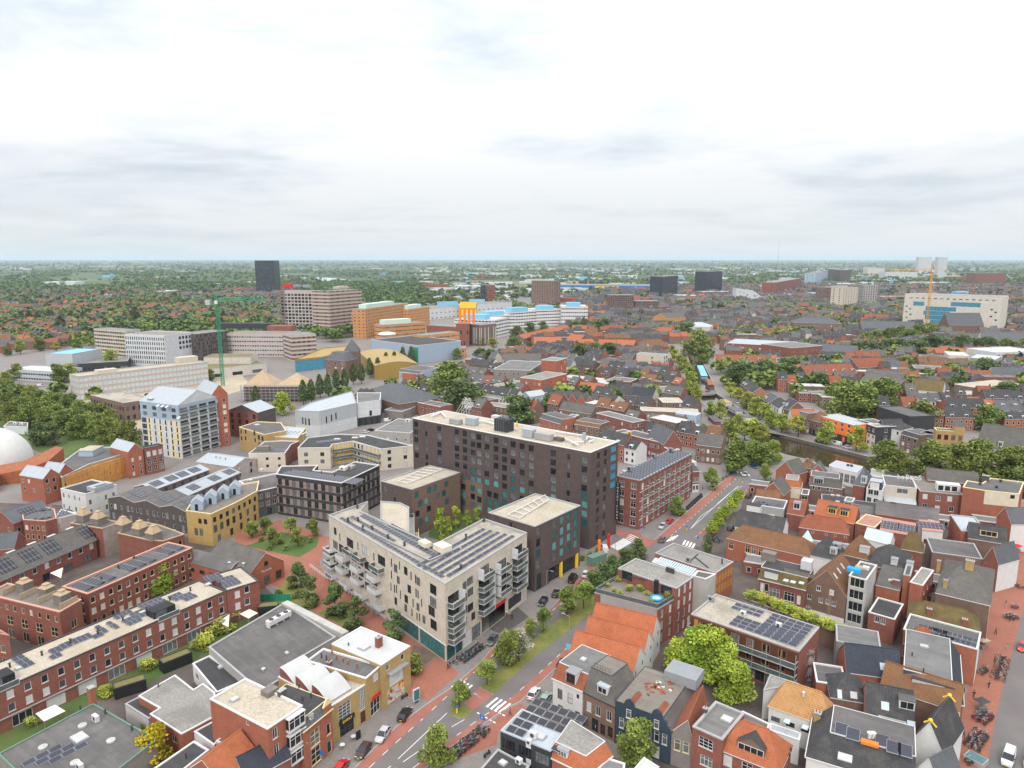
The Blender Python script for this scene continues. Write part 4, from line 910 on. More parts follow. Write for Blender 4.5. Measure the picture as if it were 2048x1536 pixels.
b=rect('brick_house','tall red brick gable house with light zinc roof, foremost of the pair',(39,950),(86,958),10.,(119,948),'orange_brick',cat='house');b.pitched('gx',2.9,'pale_zinc','white_trim',ov=.1);b.at('f','w11-g',[(44,965),(56,966),(48,981),(67,984)],1.1,1.5);b.at('f','w11-g',[(48,1002)],2.,1.7);b.at('r','w11-g',[(91,968),(105,965),(94,986),(108,981)],1.4,1.7);b.place(1,'w31-p',1.5,.6,5,2.);b.done()
b=rect('brick_house','second red brick gable house with light zinc roof beside the netted scaffold',(84,942),(118,947),10.2,(146,939),'orange_brick',cat='house');b.pitched('gx',2.9,'pale_zinc','white_trim',ov=.1);b.win('r','w11-g',2,3,1.2,1.6,1,3);b.done()
b=foot('yellow_brick_building','yellow brick building behind an orange netted scaffold',[(122,955),(178,928),(256,905),(250,892),(162,897),(119,929)],9.3,'gold_brick',cat='building');b.flat('bitumen','white_trim',ph=.3);b.win(0,'w11-g',4,2,1.2,1.5,2,3);b.win(1,'w11-g',5,2,1.2,1.5,2,3);b.done()
x=MB();x.box(-4,-3,-.3,4,3,2.4);q=b.onroof((183,908));x.obj('roof_house','pale_blue_panel',b.root,tuple(q));x=MB();x.box(-4.2,-3.2,0,4.2,3.2,.15);x.obj('roof_house_deck','pale_gravel',b.root,(q.x,q.y,q.z+2.42))
sf=thing('scaffold','tube scaffold hung with orange safety netting in front of the yellow brick building','scaffold');x=MB();y=MB()
for pa,pb in(((124,953),(178,932)),((178,932),(258,908)),((258,908),(286,902))):
 a,c=G(pa,9),G(pb,9);d=(c-a);n=Vector((d.y,-d.x)).normalized()*1.2;k=max(2,int(d.length/2.4))
 for i in range(k+1):
  for m_ in(.4,1.):p=a+d*(i/k)+n*m_;x.tube((*p,0),(*p,9.6),.05,5)
 for z_ in(2.2,4.4,6.6,8.8):
  p,q=a+n*1.02,c+n*1.02;x.tube((*p,z_),(*q,z_),.05,5);x.tube((*p,z_+.9),(*q,z_+.9),.04,5);p,q,r_,s_=a+n*.4,c+n*.4,c+n,a+n;y.face([(*p,z_),(*q,z_),(*r_,z_),(*s_,z_)],1)
 for i in range(k):
  for j in range(4):
   p,q=a+d*((i+.04)/k)+n*1.1,a+d*((i+.96)/k)+n*1.1;z_=.3+j*2.3
   for s_ in range(5):y.face([(*p,z_+s_*.44),(*q,z_+s_*.44),(*q,z_+s_*.44+.3),(*p,z_+s_*.44+.3)],0)
x.obj('scaffold_tubes','galvanised',sf);y.obj('netting',['net_orange','wood_grey'],sf)
b=rect('brick_house','red brick gable house with light zinc roof standing behind the netting',(220,894),(256,904),11.5,(281,896),'orange_brick',cat='house');b.pitched('gx',2.9,'pale_zinc','white_trim',ov=.1);b.win('r','w11-g',2,3,1.,1.6,1,3);b.done()
b=rect('brick_house','dark red brick block with white panelled windows beside the colourful tower',(281,894),(290,897),11.6,(320,888),'red_brick',cat='house');b.flat('bitumen','dark_trim');b.win('r','w22-g',3,3,1.6,2.3,1.4,3.2);b.done()
b=rect('white_house','white rendered house with small gable front and panels on its dark flat roof',(121,977),(171,988),9.,(247,972),'white_paint',cat='house');b.flat('dark_bitumen','white_trim',ph=.35)
b.at('f','w21-g',[(126,995),(148,1000),(127,1017),(151,1023)],1.,1.8);b.at('f','w11-g',[(137,996),(158,1002),(138,1019),(160,1023)],.7,1.5);b.win('r','w21-g',4,2,1.,1.9,1.,3.6);b.done();x=MB();x.box(-2.2,-3.6,-.2,2.2,3.6,1.5);q=b.onroof((201,977));x.obj('roof_house','pale_zinc',b.root,tuple(q));
for j in range(4):b.put('solar_panel',shared('fl',lambda:(lambda y:(y.box(-.8,-.5,1.52,.8,.5,1.58),y.mesh('solar_panel','solar'))[1])(MB())),(q.x+1,q.y-2+j*1.1,q.z),tilt=False)
for i,(a,c)in enumerate((((216,996),(268,1005)),((268,1005),(320,1014)),((320,1014),(373,1024)))):
 b=rect('row_houses',['dark brick house with low white edged gable nearest the white house','middle one of three dark brick houses with low white edged gables','dark brick house with low white edged gable next to the gold corner block'][i],a,c,7.6,12,'dark_brick',cat='terrace',group='dark gabled row houses');b.pitched('gy',1.5,'bitumen','white_trim',ov=.05)
 b.at('f','w21-g',[],1,1);b.win('f','w21-g',2,1,1.3,2.,3.9);b.win('f','w11-g',5,1,.8,1.6,4.1);b.win('f','w21-g',3,1,1.2,2.1,.4);b.done();roof_panels(b,(b.L*.7,5.2),3,4,1.1,1.6,'solar');b.kit(vent,[],.6)
b=foot('gold_building','gold brick corner block with four small zinc houses on its roof terrace',[(372,1021),(422,1028),(472,1005),(514,982),(518,962),(482,968),(381,1007)],10.8,'gold_brick',cat='apartment building');b.flat('wood_grey','cream_trim',ph=.5,cw=.3)
b.at(0,'k11-d',[(397,1047),(408,1048)],1.3,1.7);b.at(0,'k11-d',[(390,1070),(400,1071),(413,1093)],1.3,2.4);b.win(1,'k11-d',4,1,1.4,1.7,7.6);b.win(1,'k21-d',4,1,1.5,2.4,4.2);b.win(1,'k11-d',2,1,1.4,2.4,.6);b.win(2,'k11-d',4,1,1.4,1.7,7.6);b.win(2,'k21-d',3,2,1.4,2.3,.8,3.4);b.place(1,'w11-d',.3,.1,2.,3.2);b.done()
def hut(b,p,w=3.6,d=4.4,h=2.6,rz=.6):
 q=b.onroof(p)
 def f():
  x=MB();x.box(-w/2,-d/2,-.1,w/2,d/2,h,0);x.face([(-w/2,-d/2,h),(w/2,-d/2,h),(0,-d/2,h+1.5)],0);x.face([(w/2,d/2,h),(-w/2,d/2,h),(0,d/2,h+1.5)],0)
  x.face([(w/2+.1,-d/2-.1,h-.08),(w/2+.1,d/2+.1,h-.08),(0,d/2+.1,h+1.58),(0,-d/2-.1,h+1.58)],1);x.face([(-w/2-.1,d/2+.1,h-.08),(-w/2-.1,-d/2-.1,h-.08),(0,-d/2-.1,h+1.58),(0,d/2+.1,h+1.58)],1)
  x.box(-.5,-d/2-.04,.1,.4,-d/2,2.2,2);return x.mesh('roof_hut',['pale_blue_panel','pale_zinc','glass_dark'])
 b.put('roof_hut',shared(('hut',w,d,h),f),q,rz,tilt=False)
for p in((396,1017),(423,1005),(448,995),(471,986)):hut(b,p)
for k,(a,c,lab)in enumerate((((369,994),(480,945),'front long row with pale metal roof, solar fields and blue doors'),((306,980),(418,939),'rear long row with pale metal roof, solar fields and blue doors'))):
 b=rect('row_houses',lab,a,c,6.,9.5,'tan_brick',cat='terrace',group='long rows with pale metal roofs');b.pitched('gx',1.5,'pale_zinc','white_trim',ov=.3);n=int(b.L/3.5);b.win('f','B11-S',n,1,1.5,2.4,3.);b.win('f','w11-g',n,2,1.1,1.5,.8,2.7);b.done()
 for f in((.25,.62,.9)if k==0 else(.15,.4,.6,.82)):roof_panels(b,(b.L*f,2.6),4,2,1.15,1.75,'solar')
b=rect('row_houses','pale brick house row with light grey roof under the colourful tower',(393,923),(467,934),6.,(499,916),'pale_brick',cat='terrace');b.pitched('gx',2.,'pale_zinc','white_trim',ov=.3);b.win('r','k21-g',2,2,1.2,1.7,.9,2.8);b.win('f','B11-S',3,1,1.2,2.2,.3);b.done();b.kit(vent,[(432,915),(440,916),(451,918)],.7)
b=rect('row_houses','dark brown brick row with white parapet, brown roof and green shop doors',(477,962),(514,983),9.6,(564,926),'dark_brick',cat='terrace');b.flat('bitumen','white_trim',ph=.5,cw=.4);b.win('r','w21-g',9,2,1.5,1.8,3.6,3.);b.win('r','G21-d',8,1,1.8,2.6,.2);b.done();b.kit(dome,[(501,961),(523,940)],1.4,1.2);b.kit(vent,[(496,975),(524,952)],.5)
b=foot('yellow_brick_building','yellow brick apartment block with loggias next to the orange brick tower',[(478,854),(528,869),(572,861),(562,845),(514,843)],10.9,'yellow_brick',cat='apartment building');b.flat('bitumen','cream_trim',ph=.3);b.at(0,'k11-d',[(481,867),(508,870),(482,880),(509,884),(490,867),(490,880)],1.3,2.);b.win(0,'k11-d',2,3,1.8,2.2,1,3.3,.72,1);b.done();b.kit(dome,[(514,850)],2.5,2.)
b=foot('yellow_brick_building','lower yellow brick block with a striped metal roof',[(529,872),(595,876),(611,856),(562,852)],9.,'yellow_brick',cat='apartment building');b.flat('zinc','cream_trim',ph=.2);b.win(1,'k11-d',3,2,1.2,1.9,1,3.2);b.done()
for i in range(7):solar_row(b,(2.6+i*2.1,b.poly[2].y*.5),1,.9,5,0,2,'white_roof',name='roof_rib')
b=foot('brick_house','beige block with stepped brick side wall and brown flat roof',[(497,907),(570,906),(582,889),(598,882),(562,881),(529,883)],8.2,'beige_render',cat='house');b.bands+=[(1,0,40,0,12,'red_brick'),(2,0,40,0,12,'red_brick')];b.flat('bitumen','white_trim',ph=.35);b.win(0,'k21-g',3,2,1.2,1.2,2,3.2);b.done();x=MB();x.box(-2.6,-1.5,0,2.6,1.5,1.8);q=b.onroof((527,900));x.obj('roof_house','wood_grey',b.root,tuple(q));clusters(b,[(557,900),(570,900)],3,1)
# ------------------------------------------------------------------ colourful tower, orange brick tower
b=rect('residential_tower','residential tower with blue grey top, white frame and yellow panels',(279,802),(356,811),25.,(423,793),'white_panel',cat='tower');b.pitched('gx',5.2,'pale_zinc','white_trim',ov=.1)
b.bands+=[(0,0,60,17.6,26,'pale_blue_panel'),(1,0,60,19.4,26,'pale_blue_panel')];Lt=b.L;n=7
for r_ in range(6):
 for c in(1,3,5,6):
  if(c*3+r_)%5!=4:b.bands.append((0,Lt*c/7+.2,Lt*(c+1)/7-.2,.6+r_*2.9,2.9+r_*2.9,'cream_trim'))
 b.bands.append((0,.4,Lt/7,.6+r_*2.9,2.9+r_*2.9,'shutter'))
b.win('f','k11-d',7,6,.9,2.2,.7,2.9);b.win('f','k31-d',4,2,2.6,1.8,18.6,3.);Lr=b.edge(1)[2];b.win('r','w11-d',4,8,Lr/4-.7,2.2,.7,2.95)
b.done();b.kit(skylight,[(314,792),(323,793),(332,794),(354,797)],1.2,1.6);b.kit(dome,[(302,785),(345,789)],3.,2.4)
for r_ in range(8):
 for c in range(4):b.hang('r','balcony',balcony_mesh(round(Lr/4-.8,1),.25,'glass',.95),Lr*c/4+.4,.7+r_*2.95)
b=rect('residential_tower','slim orange brick tower with paired white windows behind the white framed tower',(423,790),(455,786),26.,20,'rust_brick',cat='tower');b.pitched('gy',4.6,'pale_zinc','white_trim',ov=.1);b.win('f','w21-s',2,8,1.6,1.9,.8,3.);b.done()
b=rect('brick_house','dark brick gabled block with tall grid windows beside the orange brick tower',(456,821),(515,826),13.5,14,'dark_brick',cat='house');b.pitched('gy',3.4,'pale_zinc','dark_trim',ov=.1);b.bands.append((0,0,30,0,13.5,'red_brick'));b.win('f','k22-d',4,4,1.7,2.4,.6,3.2);b.done()
# ------------------------------------------------------------------ old works by the square
def barrel(b,rh,roof,trim='grey_trim',n=10):
 x=MB();L_,Dp=b.L,b.D
 P=[(Dp*i/n,b.h+rh*math.sin(math.pi*i/n))for i in range(n+1)]
 for(y0,z0),(y1,z1)in zip(P,P[1:]):x.face([(-.3,y0,z0+.1),(L_+.3,y0,z0+.1),(L_+.3,y1,z1+.1),(-.3,y1,z1+.1)])
 x.obj('roof',roof,b.root);y=MB()
 for X in(0,L_):
  f=[(X,*p)for p in P];y.face(f if X else f[::-1])
 y.obj('gable_wall',b.wall,b.root);e_=MB()
 for(y0,z0),(y1,z1)in zip(P,P[1:]):e_.tube((L_+.3,y0,z0+.08),(L_+.3,y1,z1+.08),.12,4)
 e_.obj('fascia',trim,b.root);b.zf=lambda x_,y_:b.h+rh*math.sin(math.pi*max(0,min(1,y_/Dp)))+.1
b=rect('workshop','old brick workshop with a curved dark barrel roof and blue parking sign',(366,1123),(455,1147),5.,(494,1126),'orange_brick',cat='workshop');barrel(b,1.9,'bitumen');b.win('f','k21-d',4,1,2.,1.2,2.6,3,.08,1);b.place(1,'G11-K',2.6,.1,1.8,2.2)
x=MB();x.box(0,-.08,0,1.2,0,1.5);o=b.hang('r','parking_sign',x.mesh('parking_sign','sign_blue'),2.8,3.);l_=link('lettering',text_mesh('P',1.2,'white_paint',.02),o,(.6,-.1,.75));l_.rotation_euler=(math.pi/2,0,0);b.done()
b=rect('old_hall','old brick hall with round gable window, grey tiled roof and closed parasols',(410,1120),(496,1152),5.2,(559,1118),'orange_brick',cat='hall');b.pitched('gx',4.4,'grey_tile','white_trim',ov=.05);b.win('r','b32-d',3,1,2.,2.4,.6);x=MB();x.tube((0,-.05,0),(0,.02,0),.7,14);b.hang('r','round_window',x.mesh('round_window','glass_dark'),b.D/2,6.6)
x=MB();x.box(-2.2,-.1,-.3,2.2,-.05,.3);b.done();o=b.hang('r','lettering',text_mesh('Florentin',.9,'white_paint',.03),b.D/2,4.6,.08);o.rotation_euler=(math.pi/2,0,o.rotation_euler.z);b.kit(vent,[(457,1105),(486,1111)],1.,.3,'metal')
# ------------------------------------------------------------------ shops along the boulevard, bottom left
b=foot('shop_hall','large low hall with a patchy dark bitumen roof and a white cooling unit',[(417,1294),(520,1384),(563,1357),(610,1310),(672,1274),(568,1206)],6.,'grey_render',cat='hall');b.flat('bitumen','grey_trim',ph=.25,cw=.4);b.done()
q=b.onroof((558,1245));x=MB();x.box(-3.2,-.7,.6,3.2,.7,1.7,0)
for sx in(-3,-1,1,3):x.box(sx-.08,-.6,0,sx+.08,.6,.6,0)
for sx in(-2.1,0,2.1):x.tube((sx,0,1.7),(sx,0,1.85),.55,12,mi=1)
o=x.obj('cooling_unit',['plastic_white','dark_trim'],b.root,tuple(q));o.rotation_euler=(0,0,R(65)-b.rz+R(-7));b.kit(vent,[(527,1342),(643,1316)],.6,.3,'metal')
b.kit(dome,[(574,1307)],.8,.5)
x=MB();a_,c_=G3((569,1203),6.4),G3((691,1265),6.4)
pt=thing('pergola_gutter','grey concrete gutter ledge along the garden side of the low hall','ledge');d=Vector((c_.x-a_.x,c_.y-a_.y,0));n=Vector((-d.y,d.x,0)).normalized()*.9;x.prism([(a_-n)[:2],(c_-n)[:2],(c_+n)[:2],(a_+n)[:2]],5.2,6.4);x.obj('ledge','concrete',pt)
b=rect('yellow_shop','yellow brick shop building with a bright white flat roof and brick chimney',(763,1330),(820,1292),9.8,(733,1247),'yellow_brick',cat='shop');b.flat('white_roof','white_trim',ph=.1,cw=.3)
b.at('f','w11-g',[(772,1343),(802,1322)],1.,1.3);b.at('f','w11-l',[(781,1339)],3.2,1.5);L=b.L;b.place(0,'w31-l',L*.24,3.7,4.2,3.);b.place(0,'w53-p',L*.16,.25,L*.6,3.1,name='shop_window');b.done();b.kit(chimney,[(758,1293)],1.3,1.,2.2,'red_brick',1);b.kit(dome,[(728,1296)],1.8,1.8);b.kit(vent,[(697,1291)],.5)
for i in range(34):
 x0,z0=b.L*(.19+random.random()*.54),.4+random.random()*2.8;k=random.choice(('yellow_paint','yellow_paint','orange_paint','red_paint','mint_paint','gold_metal'));m_=MB();m_.tube((0,-.05,0),(0,-.02,0),.12+random.random()*.28,9);b.hang('f','window_sticker',m_.mesh('window_sticker',k),x0,z0,-.06)
x=MB();x.box(0,-1.2,0,5.4,0,.16);b.hang('f','awning_hood',x.mesh('awning_hood','lead'),b.L*.17,7.)
b=rect('yellow_shop','yellow brick shop with dark bitumen roof, red vents and a red shop sign',(732,1357),(763,1330),9.2,(672,1278),'yellow_brick',cat='shop');b.flat('bitumen','white_trim',ph=.3,cw=.3);b.at('f','w21-g',[(747,1366)],1.6,1.7);b.at('f','w31-l',[(746,1396)],3.4,1.7);b.place(0,'w32-d',b.L*.22,.1,b.L*.6,3.2,name='shop_window');x=MB();x.box(0,-.25,0,b.L*.5,-.02,.7);b.hang('f','shop_sign',x.mesh('shop_sign','red_paint'),b.L*.3,3.45);b.done()
b.kit(vent,[(664,1308),(673,1319),(686,1324),(696,1329),(714,1335)],.9,.16,'rust_metal');b.kit(chimney,[(659,1330)],1.,.7,.8,'red_brick',4);b.kit(vent,[(643,1316),(653,1321)],1.,.14)
b=rect('yellow_shop','yellow brick shop with three white curved roof shells and a black and yellow sign',(663,1412),(732,1368),7.8,(563,1350),'yellow_brick',cat='shop');b.flat('pale_gravel','white_trim',ph=.2);L,Dp=b.L,b.D
b.at('f','w35-g',[(678,1446)],3.,3.4);b.place(0,'w49-d',L*.78,2.9,L*.2,4.5);b.place(0,'b21-N',L*.8,.1,L*.15,2.4);b.place(0,'k32-d',L*.2,.1,L*.4,2.5,name='shop_window')
x=MB();x.box(0,-.3,0,L*.42,-.02,.9);o=b.hang('f','shop_sign',x.mesh('shop_sign','black_paint'),L*.18,2.75);t=link('lettering',text_mesh('SARAY',.8,'yellow_paint',.02),o,(L*.21,-.33,.45));t.rotation_euler=(math.pi/2,0,0);b.done()
for k in range(3):
 x=MB();y0,y1=1.2+k*(Dp-1.2)/3,1.2+(k+1)*(Dp-1.2)/3-.35;n=6;
 P=[(y0+(y1-y0)*i/n,b.h+2.1*math.sin(i/n*math.pi/2))for i in range(n+1)]
 for(ya,za),(yb,zb)in zip(P,P[1:]):x.face([(.2,ya,za),(L-2.6,ya,za),(L-2.6,yb,zb),(.2,yb,zb)])
 x.face([(L-2.6,y1,b.h-.2),(.2,y1,b.h-.2),(.2,y1,b.h+2.1),(L-2.6,y1,b.h+2.1)])
 for X in(.2,L-2.6):f=[(X,*p)for p in P]+[(X,y1,b.h-.2),(X,y0,b.h-.2)];x.face(f,1)
 x.obj('roof_shell',['white_roof','red_brick'],b.root)
b=rect('brick_shop','narrow ornate brick house with black roof, yellow trimmed mansard and crow gable',(606,1463),(663,1417),8.6,(558,1395),'orange_brick',cat='house');b.mansard(1.6,.9,'slate','dark_bitumen','cream_trim',faces=[0]);b.at('f','y23sg',[(622,1498),(624,1534)],2.3,3.2);b.at('f','y11sg',[(654,1472)],1.,2.2);b.place(0,'y11-d',b.L*.78,.2,1.2,2.4);b.done();dormer(b,Vector((b.L*.35,.35,9.)),0,1.,1.,.8,'cream_trim','lead')
x=MB();w_=b.L*.26;x.prism([(-w_/2,-.15),(w_/2,-.15),(w_/2,.25),(-w_/2,.25)],-.6,1.4,0);x.face([(-w_/2,-.16,1.4),(w_/2,-.16,1.4),(0,-.16,2.6)],1);x.face([(w_/2,.26,1.4),(-w_/2,.26,1.4),(0,.26,2.6)],1);x.beam((-w_/2-.1,0,1.3),(0,0,2.65),.28,mi=1);x.beam((w_/2+.1,0,1.3),(0,0,2.65),.28,mi=1);x.obj('crow_gable',['orange_brick','cream_trim'],b.root,(b.L*.85,0,8.6));b.kit(vent,[(598,1377),(605,1402),(622,1396)],.9,.14)
b=rect('brick_shop','tall red brick house with gravel roof and white bay windows at the boulevard',(535,1458),(605,1411),12.6,(478,1364),'orange_brick',cat='house');b.flat('pale_gravel','white_trim',ph=.25,cw=.3);b.at('f','w21sg',[(546,1480),(549,1512),(550,1542)],1.,2.);b.at('f','w21sg',[(556,1472),(558,1504),(559,1534)],1.,2.)
for k,p in enumerate(((572,1460),(574,1494),(576,1526))):
 x_,z_=b.fx('f',p);y=MB();y.box(0,-.9,-.5,3.5,0,0,0);y.box(-.05,-1.,2.,3.6,0,2.2,0)
 for px in(0,1.1,2.3,3.4):y.box(px,-.9,0,px+.12,-.78,2.,0)
 y.box(.03,-.84,0,3.48,-.03,1.99,1);y.box(.1,-.9,1.35,3.4,-.8,1.42,0);b.hang('f','bay_window',shared('bayw',lambda:y.mesh('bay_window',['white_trim','glass_dark'])),x_,z_)
x_,z_=b.fx('l',(492,1449));b.place(3,'w11-g',x_,z_,.8,.8);b.done();b.kit(dome,[(469,1400)],1.3,1.);q=b.onroof((540,1387));x=MB();x.box(-1.2,-1.,0,1.2,1.,1.);x.obj('roof_hatch','wood_grey',b.root,tuple(q));b.kit(chimney,[(564,1390)],1.4,.8,1.,'dark_brick',0)
b=foot('low_annex','low dark bitumen roof with a roof light strip between terrace garden and gravel roof',[(385,1327),(433,1385),(482,1364),(518,1384),(419,1311)],4.2,'white_paint',cat='annex');b.flat('dark_bitumen','white_trim',ph=.2);b.win(0,'w31-g',3,1,2.,1.4,1.5);b.done();b.kit(dome,[(442,1335),(470,1334)],.9,.9)
b=foot('low_house','low house with speckled gravel roof and white fascia behind the brick shops',[(277,1392),(319,1416),(300,1428),(363,1468),(429,1433),(430,1385),(406,1367),(387,1379),(350,1350)],5.2,'orange_brick',cat='house');b.flat('grey_gravel','white_trim',ph=.15,cw=.25);b.win(2,'w21-g',2,1,1.4,1.4,2.4);b.done();b.kit(vent,[(317,1374)],.8)
b=foot('low_annex','black felt roofed annex below the gravel roof',[(250,1408),(297,1438),(320,1422),(277,1394)],3.6,'white_paint',cat='annex');b.flat('dark_bitumen','grey_trim',ph=.1);b.done()
b=foot('corner_hall','bottom left hall with brown bitumen roof, green edge and blue solar panels',[(-4,1508),(122,1628),(314,1479),(187,1407)],6.6,'grey_brick',cat='hall');b.flat('bitumen','copper_green',ph=.15,cw=.25);b.done();b.kit(chimney,[(185,1405)],1.2,1.,3.2,'orange_brick',0);b.kit(aircon,[(192,1443),(160,1540)],1.5,.7,1.3);b.kit(dome,[(159,1477)],2.6,2.)
for p in((165,1452),(222,1482),(86,1495),(150,1526)):q=b.onroof(p);x=MB();x.tube((0,0,0),(0,0,.25),.75,14);x.obj('roof_vent','concrete',b.root,tuple(q))
b.kit(vent,[(161,1420),(211,1428),(264,1461)],.9,.16)
q0=b.loc((58,1524),6.7);q1=b.loc((122,1491),6.7);a_=math.atan2(q1. y-q0. y,q1. x-q0. x)
for r_ in range(3):
 for i in range(3):
  if r_==2 and i==2:pass
  p=None;c=q0+Vector((math.cos(a_),math.sin(a_)))*(i*2.05+r_*1.4)+Vector((math.sin(a_),-math.cos(a_)))*(r_*1.5);solar_row(b,c,1,1.95,1.1,a_,12,'solar')
b=foot('low_annex','dark flat roofed annex by the orange tiled roof at the bottom edge',[(308,1537),(338,1562),(418,1500),(388,1482)],5.6,'white_paint',cat='annex');b.flat('dark_bitumen','white_trim',ph=.15);b.done();b.kit(vent,[(372,1517)],1.)
b=foot('low_annex','grey felt roof court behind the tall brick house',[(432,1482),(487,1510),(528,1494),(471,1454)],5.6,'grey_render',cat='annex');b.flat('grey_bitumen','white_trim',ph=.1);b.done();b.kit(dome,[(478,1471)],.9,.7);b.kit(vent,[(482,1489)],.9)
b=foot('low_annex','flat black felt roof between gravel roof and tall brick house',[(388,1463),(428,1491),(459,1454),(435,1438)],4.6,'white_paint',cat='annex');b.flat('dark_bitumen','white_trim',ph=.1);b.done()
b=rect('tiled_house','house with bright orange pantile roof cut by the bottom edge',(360,1550),(460,1590),6.,8,'orange_brick',cat='house');b.pitched('gy',4.5,'orange_tile','white_trim');b.done()
b=rect('tiled_house','small house with black pantile roof and white flashing at the bottom edge',(459,1527),(492,1562),6.,8,'red_brick',cat='house');b.pitched('gy',2.6,'blue_tile','white_trim');b.done()
# garden sheds and sails behind the long terrace
def shed(p0,p1,d,h,lab,roof='sedum'):
 b=rect('garden_shed',lab,p0,p1,h,d,'black_paint',cat='shed',group='black garden sheds');b.flat(roof,'dark_trim',ph=.08,cw=.15);b.done()
shed((228,1378),(292,1358),2.6,2.6,'black garden shed with a half green sedum roof, nearest the bottom left hall');shed((326,1327),(384,1304),2.6,2.6,'black garden shed with brown green sedum roof beside the pergola vines');shed((515,1215),(555,1211),2.6,2.5,'black garden shed with green sedum roof by the white shade sail')
def sail(name,lab,pts,z):
 x=MB();P=[G3(p,zz)for p,zz in zip(pts,z)];n=5
 if len(P)==4:
  g=[[(P[0].lerp(P[1],i/n)).lerp(P[3].lerp(P[2],i/n),j/n)-Vector((0,0,1.*(i/n)*(1-i/n)*2*(j/n)*(1-j/n)*2))for i in range(n+1)]for j in range(n+1)]
  for j in range(n):
   for i in range(n):x.face([g[j][i],g[j][i+1],g[j+1][i+1],g[j+1][i]])
 else:x.face(P)
 t=thing('shade_sail',lab,'shade sail',(P[0].x,P[0].y,0),0,'shade sails');x.v=[(v[0]-P[0].x,v[1]-P[0].y,v[2])for v in x.v];x.obj('sail','canvas',t);y=MB()
 for p in P:y.tube((p.x-P[0].x,p.y-P[0].y,0),(p.x-P[0].x,p.y-P[0].y,p.z),.05,5)
 y.obj('post','galvanised',t)
sail('s','white square shade sail above the garden beside the bottom left hall',[(71,1427),(88,1443),(131,1422),(110,1409)],(3.2,2.6,3.2,2.8));sail('s','white square shade sail at the far garden end of the long terrace',[(479,1228),(497,1237),(516,1226),(499,1218)],(3,2.6,3,2.8));sail('s','sand coloured triangular shade sail among garden vines',[(435,1244),(457,1254),(459,1228)],(2.8,2.6,3.6));sail('s','white triangular shade sail between the red brick terraces',[(100,1146),(122,1156),(126,1135)],(3.4,2.6,3.6))
# white dome and copper coloured ramp at the far left
dm=thing('dome','large smooth white inflated dome at the left edge','dome',(*G((-25,925)),0));x=MB();x.ball((0,0,0),17.5,36,20,0,.9);x.obj('shell','white_paint',dm,smooth=True)
rp=thing('copper_ramp','rust coloured curved roof ramp wrapping around the white dome','roof');x=MB();I_=[(-15,972),(0,948),(51,939),(96,922),(127,896)];O_=[(-15,947),(0,930),(46,922),(84,906),(112,892)]
for k in range(4):
 a,c,d_,e_=G3(I_[k],3.5+k),G3(I_[k+1],4.5+k),G3(O_[k+1],6+k*.5),G3(O_[k],5.5+k*.5);x.face([a,c,d_,e_]);x.face([(a.x,a.y,0),(c.x,c.y,0),c,a]);x.face([(d_.x,d_.y,0),(e_.x,e_.y,0),e_,d_])
x.obj('ramp','rust_metal',rp)
b=foot('sand_pavilion','flat pavilion with grey roof boxes behind the white dome',[(7,852),(55,854),(56,845),(20,842)],4.,'white_panel',cat='pavilion');b.flat('grey_bitumen','white_trim');b.done();b.kit(aircon,[(31,849),(44,850)],2,1.2,1.2)
# ------------------------------------------------------------------ right of the boulevard
def ridge_house(name,label,ra,rb,hr,he,wd,wall,roof,**k):
 a,c=G(ra,hr),G(rb,hr);u=(c-a).normalized();n=Vector((-u.y,u.x));b=B(name,label,[a-n*wd/2,c-n*wd/2,c+n*wd/2,a+n*wd/2],he,wall,cat='house',**k);b.pitched('gx',hr-he,roof,'white_trim',ov=.15);return b
b=rect('apartment_building','red brick apartment block with gravel roof rising behind a planted roof terrace',(1236,1137),(1353,1177),12.6,(1384,1153),'red_brick',cat='apartment building');b.flat('grey_gravel','grey_trim',ph=.25,cw=.35)
b.win('r','w11-c',3,4,.95,2.2,.7,3.1);b.at('f','k21-d',[(1244,1156),(1321,1186)],3.,2.3);b.done();x=MB();x.box(-1.1,-.25,0,1.1,.25,1.2);q=b.onroof((1340,1145));x.obj('vent_box','dark_trim',b.root,tuple(q))
b=foot('terrace_wing','brick wing with grey panelled wall carrying a planted roof terrace and blue paddling pool',[(1189,1185),(1316,1218),(1349,1198),(1237,1157)],9.6,'red_brick',cat='apartment building');b.flat('wood_grey','grey_trim',ph=.1,cw=.25)
L=b.edge(0)[2];b.bands.append((0,L*.1,L*.985,0,9.4,'steel_panel'));b.bands.append((0,L*.1,L*.985,0,9.4,'grey_render'));b.win(1,'w21-c',2,3,1.,2.,.8,3.);b.done()
for f in(0,1,3):
 x=MB();Lf=b.edge(f)[2];x.box(.1,.12,9.62,Lf-.1,.16,10.7,0);x.box(.1,.1,10.7,Lf-.1,.18,10.76,1);b.hang(f,'railing',x.mesh('railing',['glass_clear','galvanised']),0,0)
terr=b
def on_roof_thing(bb,p,z,name,label,cat,group=None,rz=0):q=G(p,z);return thing(name,label,cat,(q.x,q.y,z),rz,group)
t=on_roof_thing(b,(1313,1198),9.55,'paddling_pool','round blue inflatable paddling pool on the planted roof terrace','paddling pool');x=MB();n=20
for k in range(n):
 a0,a1=2*math.pi*k/n,2*math.pi*(k+1)/n;x.tube((1.3*math.cos(a0),1.3*math.sin(a0),.28),(1.3*math.cos(a1),1.3*math.sin(a1),.28),.26,6,cap=False)
x.obj('rim','pool_blue',t);x=MB();x.tube((0,0,.05),(0,0,.3),1.1,20);x.obj('water','glass_pale',t)
t=on_roof_thing(b,(1286,1172),9.55,'pergola','dark steel pergola frame on the planted roof terrace','pergola',rz=b.rz);x=MB()
for sx in(-3.2,3.2):
 for sy in(-1.6,1.6):x.beam((sx,sy,0),(sx,sy,2.5),.1)
